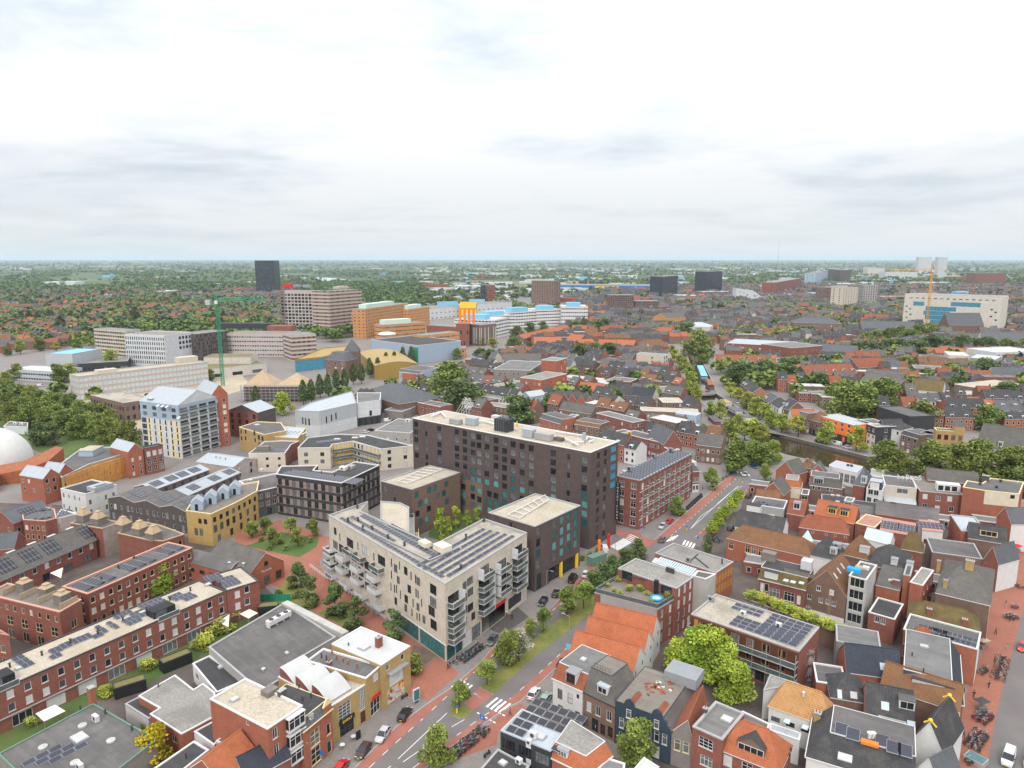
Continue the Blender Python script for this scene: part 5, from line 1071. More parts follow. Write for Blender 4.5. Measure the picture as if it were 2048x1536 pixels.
for sy in(-1.6,1.6):x.beam((-3.2,sy,2.5),(3.2,sy,2.5),.12)
for sx in(-3.2,3.2):x.beam((sx,-1.6,2.5),(sx,1.6,2.5),.12)
x.obj('beam','dark_trim',t);t=on_roof_thing(b,(1312,1188),9.55,'stove_chimney','black square chimney shaft on the planted roof terrace','chimney',rz=b.rz);x=MB();x.box(-.5,-.4,0,.5,.4,3.6);x.obj('shaft','black_paint',t)
b=rect('brick_hall','orange brick hall with long gravel roof next to the zebra crossing',(1310,1106),(1432,1146),9.,(1456,1120),'orange_brick',cat='hall');b.flat('grey_gravel','grey_trim',ph=.3,cw=.35);b.win('r','o11-W',6,2,1.3,2.2,2.6,3.);b.done();b.kit(aircon,[(1377,1124)],1.2,.8,1.4,'lead');b.kit(vent,[(1444,1128)],1.4,.2)
x=MB();a,c=b.loc((1391,1115),8.8),b.loc((1417,1136),8.8);x.tube((*a,8.85),(*c,8.85),.16,6);a,c=b.loc((1381,1122),8.8),b.loc((1396,1108),8.8);x.tube((*a,8.85),(*c,8.85),.14,6);x.obj('roof_pipe','dark_trim',b.root)
b=foot('skylight_passage','translucent ribbed lean-to roof strip between the brick block and brick hall',[(1304,1124),(1386,1152),(1395,1141),(1311,1116)],8.6,'grey_render',cat='passage');b.flat('white_roof','white_trim',ph=.05);b.done()
for i in range(16):solar_row(b,(1.+i*(b.L-2)/15,b.poly[2].y*.5),1,.5,2.6,0,14,'glass_pale',name='roof_pane')
b=foot('concrete_core','pale concrete lift tower between brick block and gallery flats',[(1387,1152),(1412,1158),(1432,1148),(1395,1141)],10.6,'concrete',cat='stair tower');b.flat('bitumen','white_trim',ph=.2);b.done()
b=rect('gallery_flats','gallery apartment block with gravel roof, solar fields and gold and brown doors',(1382,1228),(1598,1303),10.4,(1644,1256),'red_brick',cat='apartment building');b.flat('gravel_roof','grey_trim',ph=.2,cw=.35);L=b.L
b.bands+=[(0,0,L,1.,3.6,'grey_brick'),(0,0,L,4.2,9.9,'wood_brown')]
for r_ in range(2):
 for i in range(7):b.place(0,'o11-W',.8+i*L/7,4.35+r_*2.95,1.05,2.3,name='door');b.place(0,'o21-g',2.7+i*L/7,4.6+r_*2.95,1.7,1.9)
b.win('f','k21-d',8,1,2.4,2.2,.6)
for z_ in(4.15,7.1):b.hang('f','gallery',balcony_mesh(round(L,1),1.7,'glass'),0,z_)
x=MB()
for i in range(9):x.beam((L*i/8,-1.65,0),(L*i/8,-1.65,10.2),.12)
struct(x.obj('post','galvanised',b.root),'stuff');b.done();b.kit(aircon,[(1486,1230),(1557,1254)],1.2,.8,1.);b.kit(aircon,[(1421,1202)],1.6,.6,1.2,'lead')
for p,q,rows,n in(((1467,1248),(1586,1288),3,8),((1546,1237),(1612,1260),6,5)):
 a,c=b.loc(p,10.4),b.loc(q,10.4)
 for r_ in range(rows):
  for i in range(n):f=i/(n-1);solar_row(b,(a.x+(c.x-a.x)*f,min(b.D-1.2-(rows-1)*1.75,max(1.2,a.y))+r_*1.75),1,1.75,1.15,0,12,'solar')
for r_ in range(3):
 for i in range(4):q=b.loc((1480,1207),10.4);solar_row(b,(q.x+i*1.7,q.y-r_*1.9+1),1,1.6,1.1,0,10,'solar')
st=thing('spiral_stair','grey steel stair at the corner of the gallery flats','stair',(*G((1612,1364),0),0));x=MB();x.tube((0,0,0),(0,0,8.5),.08,6)
for k in range(44):a=k*.42;x.beam((0,0,k*.17+.3),(1.3*math.cos(a),1.3*math.sin(a),k*.17+.3),.2);
for k in range(43):a=k*.42;x.tube((1.3*math.cos(a),1.3*math.sin(a),k*.17+1.2),(1.3*math.cos(a+.42),1.3*math.sin(a+.42),k*.17+1.37),.03,4)
x.obj('steps','galvanised',st)
# three orange roofed houses with white gables
for i,(ra,rb,lab)in enumerate((((1153,1261),(1280,1294),'nearest of three orange pantile roofs with white gable walls'),((1178,1233),(1298,1263),'middle one of three orange pantile roofs with white gable walls'),((1193,1206),(1313,1234),'farthest of three orange pantile roofs below the planted roof terrace'))):
 b=ridge_house('pantile_house',lab,ra,rb,10.4,6.4,9. if i==0 else 7.6,'white_paint','orange_tile',group='orange roofed houses with white gables');b.win('r','k11-d',2,2,.8,1.2,2.,3.);b.done();b.kit(vent,[[(1181,1296)],[(1217,1270)],[]][i],.8,.2)
 if i==0:b.kit(skylight,[(1188,1315),(1209,1321)],1.5,1.2,'glass_pale')
 if i==2:b.kit(chimney,[(1299,1255)],.7,.7,2.2,'brown_brick',2)
 if i==1:b.kit(chimney,[(1177,1242)],.6,1.,1.4,'dark_brick',2)
b=rect('white_extension','plain white extension in front of the nearest orange pantile roof',(1226,1308),(1268,1321),6.2,(1282,1298),'white_paint',cat='extension');b.flat('bitumen','white_trim',ph=.1);b.done()
# old row on the street corner
b=rect('white_house','old white house with red tiled mansard, big dormer and flat grey roof',(1106,1356),(1165,1382),7.6,(1202,1326),'white_paint',cat='house');b.mansard(2.4,2.2,'red_tile','grey_bitumen','white_trim',faces=[0]);b.at('f','b12-c',[(1115,1396),(1135,1405),(1116,1428),(1135,1438)],1.15,2.2);b.at('f','k11-d',[(1153,1396)],.6,.9);b.place(0,'k12-K',b.L-1.6,.12,1.1,2.6,name='door')
b.done();dormer(b,Vector((b.L*.58,.25,7.8)),0,2.3,2.3,2.4,'white_trim','lead','b22-d');b.kit(dome,[(1167,1320)],1.,1.)
b=rect('brick_house','brown brick house with dark hipped roof, white dormer and roof deck',(1166,1382),(1230,1413),7.4,(1264,1367),'tan_brick',cat='house');b.mansard(3.8,2.7,'grey_tile','wood_grey','dark_trim',faces=[0,1]);b.at('f','w21sg',[(1173,1420),(1191,1429),(1213,1439)],1.1,2.);b.at('f','b22-d',[(1167,1448),(1200,1467),(1215,1472)],1.15,2.2);b.place(0,'k22-d',b.L*.3,.1,1.5,2.7,name='door');b.done();dormer(b,Vector((b.L*.55,.6,8.1)),0,2.3,1.7,2.,'white_trim','zinc','w21-g')
x=MB();zt=b.zf(0,0)
for i in range(7):x.tube((.6+i*(b.L-3.6)/6,3.,zt),(.6+i*(b.L-3.6)/6,3.,zt+1),.03,4)
x.tube((.6,3.,zt+1),(b.L-3,3.,zt+1),.035,4);x.tube((.6,3.,zt+.5),(b.L-3,3.,zt+.5),.03,4);x.obj('railing','dark_trim',b.root)
b=rect('blue_house','dark blue double gabled house with white arched windows under renovation',(1231,1420),(1342,1462),6.9,(1410,1391),'blue_paint',cat='house');b.mansard(1.9,1.6,'bitumen','wood_grey','dark_trim',faces=[1]);L=b.L
for g in(0,1):
 x0=L*(.02+g*.5);w_=L*.46;P=[(0,0),(w_,0),(w_,.5),(w_*.93,.7),(w_*.85,1.5),(w_*.72,1.8),(w_*.66,2.7),(w_*.58,3.),(w_*.5,3.25),(w_*.42,3.),(w_*.34,2.7),(w_*.28,1.8),(w_*.15,1.5),(w_*.07,.7),(0,.5)]
 x=MB();x.face([(p[0],-.02,p[1])for p in P]);x.face([(p[0],.3,p[1])for p in reversed(P)])
 for p,q in zip(P,P[1:]+P[:1]):x.face([(q[0],-.02,q[1]),(p[0],-.02,p[1]),(p[0],.3,p[1]),(q[0],.3,q[1])])
 x.obj('bell_gable','blue_paint',b.root,(x0,0,6.9));fr=MB();win_geo(fr,'w12sg',.95,1.7,0,y=-.2);fr.face([(.04,-.1,.04),(.91,-.1,.04),(.91,-.1,1.66),(.04,-.1,1.66)],1);fr.obj('window',['white_trim','glass_grey'],b.root,(x0+w_/2-.47,-.02,6.4))
 x=MB();x.face([(x0+.2,.3,7.2),(x0+w_/2,.3,9.4),(x0+w_/2,4.5,9.4),(x0+.2,4.5,7.2)][::-1]);x.face([(x0+w_/2,.3,9.4),(x0+w_-.2,.3,7.2),(x0+w_-.2,4.5,7.2),(x0+w_/2,4.5,9.4)][::-1]);x.obj('gable_roof','red_tile',b.root)
 for k in range(3):b.place(0,'w12sg',x0+w_*(.12+.3*k),3.7,.95,2.1)
 b.place(0,'w32-g',x0+w_*.12,.4,2.6,2.4)
b.done();x=MB();zt=b.zf(0,0);x.box(-3.2,-2.4,-.2,3.2,2.4,1.9,0);q=b.onroof((1368,1357));x.obj('roof_cover','lead',b.root,(q.x,q.y,zt))
for i in range(30):q=b.onroof(((1289,1364)[0]+random.random()*60,(1289,1364)[1]+random.random()*28));x=MB();x.box(-.3,-.2,0,.3,.2,.2);o=x.obj('roof_tile_stack',random.choice(('orange_tile','red_tile','white_paint')),b.root,tuple(q));o.rotation_euler=(0,0,random.random()*3)
b=rect('narrow_house','narrow grey plastered house with mottled orange tiled roof beside the blue gables',(1343,1463),(1385,1476),6.6,(1422,1408),'grey_brick',cat='house');b.pitched('gy',3.2,'red_tile','white_trim',ov=.02,ridge_at=.75);b.at('f','y12sc',[(1348,1499),(1365,1504),(1346,1532),(1364,1538)],1.1,2.2);b.done()
b=rect('brick_house','tall brick house with grey flat roof and small paned white windows',(1385,1453),(1445,1480),9.3,(1474,1420),'red_brick',cat='house');b.flat('grey_bitumen','grey_trim',ph=.35,cw=.45);b.at('f','w33sg',[(1397,1490)],2.6,1.9);b.at('f','w32sg',[(1400,1527)],2.2,1.9);b.done();b.kit(dome,[(1454,1440)],1.8,1.5);b.kit(chimney,[(1410,1428)],.7,.7,1.2,'dark_brick',1)
b=foot('low_annex','grey flat roof with white edge between the tall brick house and the tan roof',[(1462,1446),(1533,1468),(1540,1448),(1485,1422)],6.2,'white_paint',cat='annex');b.flat('bitumen','white_trim',ph=.2);b.done()
b=rect('tiled_house','brick house with orange hipped pantile roof and wide dark topped brick dormer',(1435,1496),(1558,1545),6.8,(1600,1498),'red_brick',cat='house');b.pitched('hx',4.2,'orange_tile','white_trim',hi=3.);b.win('f','w22sg',3,2,1.8,2.,1.,3.2);b.done();dormer(b,Vector((b.L*.52,.8,7.2)),0,4.6,1.9,3.,'tan_brick','dark_bitumen','w41-g',True);b.kit(vent,[(1582,1502),(1579,1512)],.5)
b=rect('tiled_house','white walled house with tan pantile half hipped roof and four skylights',(1538,1411),(1659,1453),6.3,(1686,1422),'white_paint',cat='house');b.pitched('hx',4.2,'tan_tile','cream_trim',hi=2.2);b.win('f','k21-d',4,1,1.6,1.,3.4);b.done();b.kit(skylight,[(1577,1405),(1613,1418),(1647,1428)],.95,1.25);b.kit(vent,[(1607,1391),(1615,1391)],.8,.2,'plastic_white');b.kit(chimney,[(1634,1451)],1.1,1.1,2.6,'yellow_brick',2)
b=foot('low_annex','gravel flat roof annex behind the tan pantile roof',[(1527,1381),(1561,1374),(1631,1386),(1596,1367),(1540,1349)],6.4,'white_paint',cat='annex');b.flat('grey_gravel','grey_trim',ph=.1);b.done()
b=foot('glazed_annex','small pale folded glass roof annex below the tan pantile roof',[(1539,1460),(1599,1481),(1602,1466),(1540,1446)],5.,'white_paint',cat='annex');b.flat('pale_zinc','white_trim',ph=.05);b.done()
b=foot('solar_house','black clad house with solar panels over its whole grey roof',[(1001,1461),(1101,1502),(1138,1460),(1044,1418)],7.,'charcoal_panel',cat='house');b.flat('zinc','zinc',ph=.05);b.bands.append((0,b.L*.52,b.L*.62,0,7,'white_paint'));b.win(0,'k41-d',3,2,2.8,2.1,.5,3.2);b.done()
for r_ in range(5):
 for i in range(6):
  if r_<2 and 1<i<5:continue
  solar_row(b,(1.6+i*1.85,1.2+r_*2.3),1,1.75,1.7,0,6,'solar_black')
b.kit(aircon,[(1066,1476)],1.4,.8,1.3);b.kit(dome,[(1080,1474)],1.8,1.4);b.kit(aircon,[(1058,1489)],.9,.7,1.)
b=foot('tiled_house','house with gravel flat top and orange tiled skirt beside the solar house',[(1104,1515),(1176,1550),(1223,1512),(1142,1460)],5.6,'orange_brick',cat='house');b.mansard(2.,1.5,'orange_tile','grey_gravel','white_trim',faces=[0,1]);b.done();dormer(b,Vector((b.L*.25,.5,6.)),0,2.,1.5,1.6,'white_trim','lead','w31-g')
b=foot('low_annex','dark flat felt roof with skylight in front of the solar house',[(955,1545),(1016,1583),(1059,1532),(996,1498)],4.4,'dark_brick',cat='annex');b.flat('dark_bitumen','grey_trim',ph=.15);b.done();b.kit(dome,[(1006,1527)],1.2,1.);b.kit(aircon,[(1038,1527)],1.1,.8,1.)
b=foot('low_annex','small grey felt roof at the bottom edge below the garden tree',[(1186,1550),(1245,1565),(1250,1527),(1212,1515)],5.6,'white_paint',cat='annex');b.flat('grey_bitumen','white_trim',ph=.1);b.done()
b=foot('low_annex','white folded skylight roof at the bottom edge by the garden tree',[(1262,1545),(1290,1552),(1318,1534),(1288,1515)],5.2,'white_paint',cat='annex');b.flat('white_roof','white_trim',ph=.05);b.done()
# houses between the boulevard and the shopping street
def hs(label,A_,B_,h,d,wall,kind,rh,roof,wins=(),name='brick_house',kits=(),hi=None,verge='white_trim',faces=None,m=1.5,top='bitumen',ph=.25,bands=(),dn=None,ov=.2,group=None,ang=None):
 b=rect(name,label,A_,B_,h,d,wall,ang,cat='house',group=group)
 if kind=='flat':b.flat(roof,verge,ph=ph)
 elif kind=='man':b.mansard(rh,m,roof,top,verge,faces=faces or[0])
 else:b.pitched(kind,rh,roof,verge,hi=hi,ov=ov)
 b.bands+=bands
 for w in wins:
  if isinstance(w[2],list):b.at(*w)
  else:b.win(*w)
 b.done()
 for k in kits:b.kit(*k)
 for k in dn or():dormer(b,*k)
 return b
hs('dark blue tiled house with one skylight and timbered gable, behind the flat puddled roof',(1694,1344),(1804,1359),6.6,9,'orange_brick','gx',3.9,'blue_tile',[('f','k11-d',1,1,1.,1.6,2,3,.3,.5)],kits=[(skylight,[(1768,1329)],1.3,1.4)],name='tiled_house')
b=hs('large house with flat grey felt top, blue tiled skirt and long white dormer',(1804,1378),(1926,1410),6.9,(1951,1318),'brown_brick','man',3.2,'blue_tile',faces=[0,1],m=2.,top='grey_bitumen',name='tiled_house',bands=[(1,0,40,0,12,'white_paint')],kits=[(dome,[(1848,1294)],1.4,.9),(vent,[(1824,1312)],.7)]);dormer(b,Vector((b.L*.5,.5,7.4)),0,7.,2.,2.2,'white_trim','dark_bitumen','w71-l')
hs('small house with red hipped tile roof wedged between grey felt roofs',(1816,1283),(1880,1296),7.2,6.5,'orange_brick','hx',2.6,'red_tile',name='tiled_house')
b=hs('brick shop house with grey flat roof and two long rows of panels',(1807,1258),(1955,1299),8.6,(1971,1267),'orange_brick','flat',0,'bitumen',[('f','w21sg',1,2,1.2,1.7,2.2,3,0,.12)],bands=[(1,0,30,0,12,'white_paint')])
for r_,(f0,f1)in enumerate(((.15,.95),(.2,.95))):
 for i in range(11):solar_row(b,(b.L*(f0+(f1-f0)*(i+.5)/11),1.7+r_*2.3),1,1.9,1.2,0,12,'solar')
hs('house with moss speckled orange and grey tile roof behind the panel rows',(1815,1234),(1960,1267),7.6,8,'orange_brick','hx',3.,'mossy_tile',name='tiled_house',hi=3,kits=[(chimney,[(1857,1237),(1928,1255)],1.,.8,1.4,'red_brick')])
b=hs('big brick house with mossy grey hipped roof and plain brick wall by the shopping street',(1874,1182),(1978,1214),11.,(2004,1142),'brown_brick','hx',4.2,'grey_tile',name='tiled_house',hi=4.,ang=-36,kits=[(chimney,[(1938,1143)],1.8,1.3,2.2,'yellow_brick',4),(chimney,[(1877,1134),(1890,1174)],.8,.8,1.8,'yellow_brick')],bands=[(1,0,40,0,12,'white_paint')]);b2=b
hs('orange brick rear wing with chimney stack and small white cross windows',(1820,1164),(1846,1171),11.,(1881,1144),'orange_brick','flat',0,'grey_gravel',[('r','w22sg',3,3,.9,1.1,2,3)])
hs('tall blank orange brick wall house with mossy lean-to roof',(1807,1149),(1821,1152),12.,7,'orange_brick','flat',0,'bitumen',verge='grey_trim')
hs('dark hipped slate house with white cornice and two white dormers',(1736,1127),(1807,1146),9.4,(1848,1117),'orange_brick','hx',4.2,'dark_tile',[('f','w11-d',1,1,.9,.5,8.,3,.2,.4)],hi=3.6,ang=-37,name='tiled_house',dn=[(Vector((6.,1.2,10.4)),0,1.5,1.5,1.8),(Vector((9.6,1.2,10.4)),0,1.5,1.5,1.8)])
hs('low mossy roofed brick annex with a brick chimney under the slate house',(1752,1170),(1799,1181),8.6,(1804,1150),'orange_brick','sx',1.6,'grey_tile',name='tiled_house',kits=[(dome,[(1781,1162)],.9,.9),(chimney,[(1791,1169)],1.6,.7,1.2,'red_brick',0)])
b=hs('slim white concrete house with tall window bands and a cluttered roof deck with blue cover',(1698,1151),(1733,1160),13.2,(1745,1128),'concrete','flat',0,'bitumen',[('f','w31-d',1,4,3.4,2.3,1.4,3.1),('r','w11-d',1,2,.9,1.,8,3)],name='white_house')
for p,m_,w,d,h in(((1708,1143),'pool_blue',3.,1.6,.9),((1721,1137),'timber_tan',2.4,1.4,.5),((1732,1139),'plastic_white',1.5,1.,.8)):q=b.onroof(p);x=MB();x.box(-w/2,-d/2,0,w/2,d/2,h);x.obj('deck_clutter',m_,b.root,tuple(q))
b=hs('brown brick warehouse house with big gable, small white windows and rusty tiled roof',(1612,1171),(1692,1193),7.8,13,'brown_brick','gy',5.6,'brown_tile',[('f','w21sg',[(1633,1180),(1659,1188),(1614,1197),(1637,1204),(1651,1207),(1663,1211)],1.,1.3),('f','w22sg',[(1611,1221)],1.2,1.6)],verge='timber_tan',bands=[(0,1.5,40,0,1.8,'white_paint')],kits=[(skylight,[(1671,1149),(1678,1139),(1685,1130)],.6,1.5)]);x=MB()
for s in(-.25,.25):x.beam((s,-.12,1.5),(s,-.12,8.2),.06)
for i in range(16):x.beam((-.25,-.12,1.8+i*.4),(.25,-.12,1.8+i*.4),.05)
x.obj('ladder','timber_tan',b.root,(b.L*.62,0,0))
b=hs('red brick house with mossy mansard, wide white windows and a fenced roof deck',(1518,1157),(1611,1180),7.2,8.5,'red_brick','man',2.7,'mossy_tile',[('f','w32sd',[(1538,1193),(1567,1200)],2.6,2.5),('f','w11-d',[(1528,1182),(1601,1206)],1.1,2.2),('f','w12-X',[(1520,1182),(1593,1208)],.9,2.4)],m=1.5,top='dark_bitumen');dormer(b,Vector((b.L*.25,.3,7.6)),0,3.4,2.,2.,'white_trim','dark_bitumen','w41-l');b.kit(skylight,[(1572,1161),(1586,1164),(1603,1166)],1.1,1.3)
for p,m_,w,d,h in(((1618,1128),'white_panel',2.6,2.6,2.4),((1547,1106),'wood_grey',3.6,2.4,2.2)):q=G(p,9.9);q=b.loc(p,10.2);x=MB();x.box(-w/2,-d/2,-.3,w/2,d/2,h);x.obj('roof_shed',m_,b.root,(q.x,min(q.y,b.D-1.2),9.9))
x=MB();zt=b.zf(0,0)
for i in range(15):x.box(b.L*.5+i*.5,1.75,zt,b.L*.5+i*.5+.44,1.8,zt+1.1)
struct(x.obj('deck_fence','wood_grey',b.root),'stuff')
b=hs('long low brick house with rusty brown tile roof and cream sash windows',(1454,1076),(1623,1115),6.6,9,'orange_brick','hx',3.4,'brown_tile',[('f','y22sd',[(1457,1097)],1.4,2.2),('f','y22sd',[(1490,1104),(1502,1107),(1516,1111)],1.4,2.2)],name='tiled_house',hi=3.2)
b=hs('dark tiled house with two boxy white roof extensions facing the boulevard roofs',(1470,1053),(1564,1071),7.,10,'white_paint','gx',3.8,'dark_tile',name='tiled_house')
for p in((1504,1054),(1540,1062)):q=b.onroof(p);x=MB();x.box(-2.,0,-.5,2.,3.,2.1,0);x.box(-2.1,-.1,2.1,2.1,3.,2.25,1);x.obj('roof_extension',['white_paint','dark_bitumen'],b.root,tuple(q))
b=hs('grey walled box building with white parapet and panel rows on its roof',(1502,1008),(1568,1018),7.2,(1574,1001),'grey_render','flat',0,'bitumen',verge='white_trim')
for r_ in range(2):
 for i in range(6):solar_row(b,(b.L*(.14+i*.135),1.6+r_*1.9),1,2.1,1.2,0,10,'solar')
b=hs('grey flat roofed house with white gable and panels before the grey walled box',(1483,1038),(1555,1041),7.,5.,'white_paint','flat',0,'bitumen',verge='white_trim')
for i in range(6):solar_row(b,(b.L*(.14+i*.13),2.4),1,2.,1.2,0,10,'solar')
b=hs('red tiled house with white balcony dormer and black panels behind the grey walled box',(1574,1026),(1608,1032),5.6,9.5,'red_brick','gx',3.8,'red_tile',name='tiled_house');dormer(b,Vector((b.L*.5,1.4,7.)),0,2.2,2.2,2.4,'white_trim','lead','w21-d')
hs('rusty tiled house with blue panels next to the parked cars',(1511,1003),(1559,1009),5.2,8.,'orange_brick','gx',3.4,'brown_tile',name='tiled_house')
b=hs('long house with orange tile roof and two yellow framed dormers',(1628,1031),(1708,1047),7.,9.5,'red_brick','gx',4.2,'orange_tile',name='tiled_house',kits=[(chimney,[(1631,1008),(1678,1016)],.9,.7,1.5,'red_brick'),(skylight,[(1650,1018),(1643,1024)],1.,1.)],verge='cream_trim')
for f in(.42,.72):dormer(b,Vector((b.L*f,1.3,8.2)),0,2.6,2.1,2.6,'yellow_paint','dark_bitumen','y31-g')
hs('brick storehouse with red tile roof and four little square cream windows',(1599,1054),(1698,1069),6.4,7.5,'red_brick','hx',3.2,'red_tile',[('f','y11-d',[(1623,1066),(1650,1070),(1668,1073),(1688,1076)],.7,.7)],name='tiled_house',hi=2.)
hs('dark slate pyramid roofed house with grey box and white dormer',(1621,1110),(1675,1122),7.4,9.5,'white_paint','hx',4.8,'dark_tile',name='tiled_house',hi=3.6,dn=[(Vector((5.6,1.1,8.5)),0,1.7,1.7,1.8)],kits=[(aircon,[(1673,1095)],2.6,2.2,1.5,'lead')])
hs('rusty tiled pyramid roofed house with a wide white dormer',(1685,1108),(1736,1120),7.4,9.5,'brown_brick','hx',5.,'brown_tile',name='tiled_house',hi=4.6,dn=[(Vector((5.2,1.1,8.5)),0,2.4,1.8,1.8,'white_trim','lead','w31-l')])
sp=thing('glass_spire','small pale green glass pyramid roof on the courtyard passage','glass roof',(*G((1614,1082),6.),0));x=MB();x.prism([(1.7*math.cos(k*math.pi/4),1.7*math.sin(k*math.pi/4))for k in range(8)],0,6.4);x.obj('drum','white_paint',sp);x=MB()
for k in range(8):x.face([(1.8*math.cos(k*math.pi/4),1.8*math.sin(k*math.pi/4),6.4),(1.8*math.cos((k+1)*math.pi/4),1.8*math.sin((k+1)*math.pi/4),6.4),(0,0,9.6)])
x.obj('spire','mint_panel',sp)
b=hs('pink roofed courtyard house with two large solar fields on the slope',(1760,1060),(1828,1072),7.,7.,'red_brick','sx',1.6,'pink_roof',verge='rose_trim',name='courtyard_house');roof_panels(b,(b.L*.27,3.2),5,3,1.,1.5,'solar');roof_panels(b,(b.L*.76,3.2),5,3,1.,1.5,'solar')
hs('pink flat roofed wing with cream end wall left of the solar slope',(1711,1046),(1750,1055),7.2,(1754,1033),'red_brick','flat',0,'pink_roof',verge='cream_trim',name='courtyard_house')
b=hs('white fronted courtyard house with pink edged solar roof',(1845,1060),(1886,1064),7.6,5.,'white_paint','sx',1.4,'pink_roof',[('f','r21-N',2,1,1.6,1.6,3.2)],verge='rose_trim',name='courtyard_house');roof_panels(b,(b.L*.5,2.5),7,2,1.1,1.6,'solar')
b=hs('long grey roof with four bright skylights above the pink roofs',(1751,1027),(1877,1045),7.2,9.,'red_brick','gx',3.,'bitumen',verge='rose_trim',kits=[(skylight,[(1785,1021),(1809,1025),(1838,1032),(1863,1037)],1.5,1.7,'white_roof')],name='courtyard_house')
hs('small steep roof of ochre tiles behind the slate house',(1802,1097),(1845,1105),7.6,6,'red_brick','hx',4.4,'mossy_tile',name='tiled_house',hi=1.6)
gh=hs('white framed glass gable roof over the courtyard',(1728,1076),(1779,1089),6.2,5,'white_paint','gx',2.6,'glass_pale',verge='cream_trim',name='glasshouse')
b=foot('brick_house','tall flat roofed house with orange brick wall and cream upper wall',[(1926,974),(1970,981),(2039,988),(2048,964),(1981,956),(1965,966),(1934,961)],12.,'orange_brick',cat='house');b.flat('bitumen','cream_trim',ph=.25);b.bands.append((1,0,40,7.2,12,'cream_paint'));b.at(1,'k11-d',[(2020,997)],1.3,1.3);b.done();b.kit(chimney,[(1971,962)],2.2,1.6,2.,'dark_brick',3);b.kit(vent,[(1960,970),(1993,976),(2001,964)],.8,.4)
b=hs('brick house with cluttered roof terrace and white glazed upper floor',(1840,982),(1926,990),8.4,(1937,962),'red_brick','flat',0,'wood_grey',[('f','w21sg',[(1845,997),(1871,1001),(1894,1002),(1919,1007)],1.5,1.8),('f','w21sg',[(1844,1017),(1869,1021),(1897,1023),(1916,1026)],1.5,1.9)],verge='grey_trim');x=MB();x.box(0,0,0,b.L*.55,3.,2.6);x.obj('upper_floor','white_paint',b.root,(b.L*.44,3.2,8.2))
for i in range(3):x=MB();x.box(0,-.03,.3,1.6,0,2.);x.obj('terrace_door','glass_dark',b.root,(b.L*(.47+i*.16),3.19,8.2))
hs('grey brown tiled house ridge with chimneys facing the canal trees',(1855,959),(1958,969),9.2,7,'red_brick','gx',3.4,'grey_tile',name='tiled_house',kits=[(chimney,[(1855,941),(1899,950)],1.2,.9,1.8,'red_brick',3)])
b=hs('white fronted house with wide window and grey awning terrace',(1770,970),(1834,977),8.6,(1843,958),'beige_render','flat',0,'bitumen',[('f','w21-d',[(1793,986)],3.6,1.8)],name='white_house');x=MB();x.face([(0,-3.2,3.4),(b.L,-3.2,3.4),(b.L,0,4.6),(0,0,4.6)]);x.face([(0,-3.2,3.36),(0,0,4.56),(b.L,0,4.56),(b.L,-3.2,3.36)]);x.obj('awning','steel_panel',b.root)
b=hs('white house with dark blue attic box and brick chimney',(1733,977),(1765,982),8.4,(1773,969),'white_paint','flat',0,'bitumen',[('f','w21sd',[(1736,988),(1747,990)],1.6,2.),('f','w21sg',[(1733,1003),(1746,1006)],1.5,1.8)],name='white_house',kits=[(chimney,[(1732,959)],1.,.8,3.2,'orange_brick',1)]);x=MB();x.box(.8,.6,0,b.L-.5,5,3.,0);x.box(.7,.5,3.,b.L-.4,5,3.15,1);x.box(1.,.56,.2,b.L-1.2,.6,2.8,2);x.obj('attic_box',['blue_paint','zinc','white_paint'],b.root,(0,0,8.1))
hs('brick house with grey hipped slate roof and white dormer by the canal',(1706,969),(1729,973),8.2,14,'red_brick','hx',5.2,'slate',name='tiled_house',hi=2.6,dn=[(Vector((3.2,.9,9.2)),0,1.8,2.2,2.)])
b=foot('cafe_pavilion','white waterside pavilion with pale panelled flat roof',[(1665,934),(1713,945),(1726,933),(1673,921),(1658,930)],6.4,'white_paint',cat='pavilion');b.flat('pale_zinc','white_trim',ph=.05,cw=.2);b.win(0,'w32-g',4,1,2.2,3.6,1.2);b.done();b.kit(aircon,[(1696,932),(1703,933)],.9,.7,.8,'dark_trim')
hs('house with brown mansard, white window bank and red shutters',(1620,970),(1683,978),6.2,8,'brown_brick','man',3.4,'grey_tile',[('f','w21sg',[(1624,978),(1635,980),(1652,981),(1659,983)],1.,1.4)],faces=[0,1],m=1.,name='tiled_house',dn=[(Vector((2.8,.2,6.6)),0,3.4,2.6,1.4,'white_trim','lead','w41-g')])
hs('house with orange tiled skirt under a grey gravel deck',(1570,972),(1602,976),6.,8,'cream_paint','man',2.4,'orange_tile',faces=[0,1],m=1.2,top='grey_gravel',name='tiled_house')
hs('red brick house with two slim gables and chimney at the canal bend',(1552,940),(1589,950),6.,9,'orange_brick','gy',4.4,'grey_tile',kits=[(chimney,[(1572,924)],1.2,.9,1.6,'red_brick')])
hs('orange brick gable house with one small window by the upper boulevard',(1524,983),(1567,991),5.6,10,'orange_brick','gy',4.2,'grey_tile',[('f','y11-d',[(1549,986)],.9,1.1)])
hs('small brick gable with slate roof between the café terraces',(1620,944),(1651,948),6.2,6,'orange_brick','gy',3.6,'slate',[('f','w21sg',[(1629,945)],1.4,1.2)])
hs('brown tiled canal house roof with brick chimney near the lawn',(1602,934),(1624,937),6.4,7,'red_brick','hx',2.8,'brown_tile',name='tiled_house',kits=[(chimney,[(1613,932)],.9,.7,1.4,'red_brick')])
hs('house with small red balcony bay and white window beside the cream wall',(1602,988),(1617,990),4.4,7,'red_brick','flat',0,'bitumen',[('f','w21-d',1,1,2.6,1.4,2.4)])
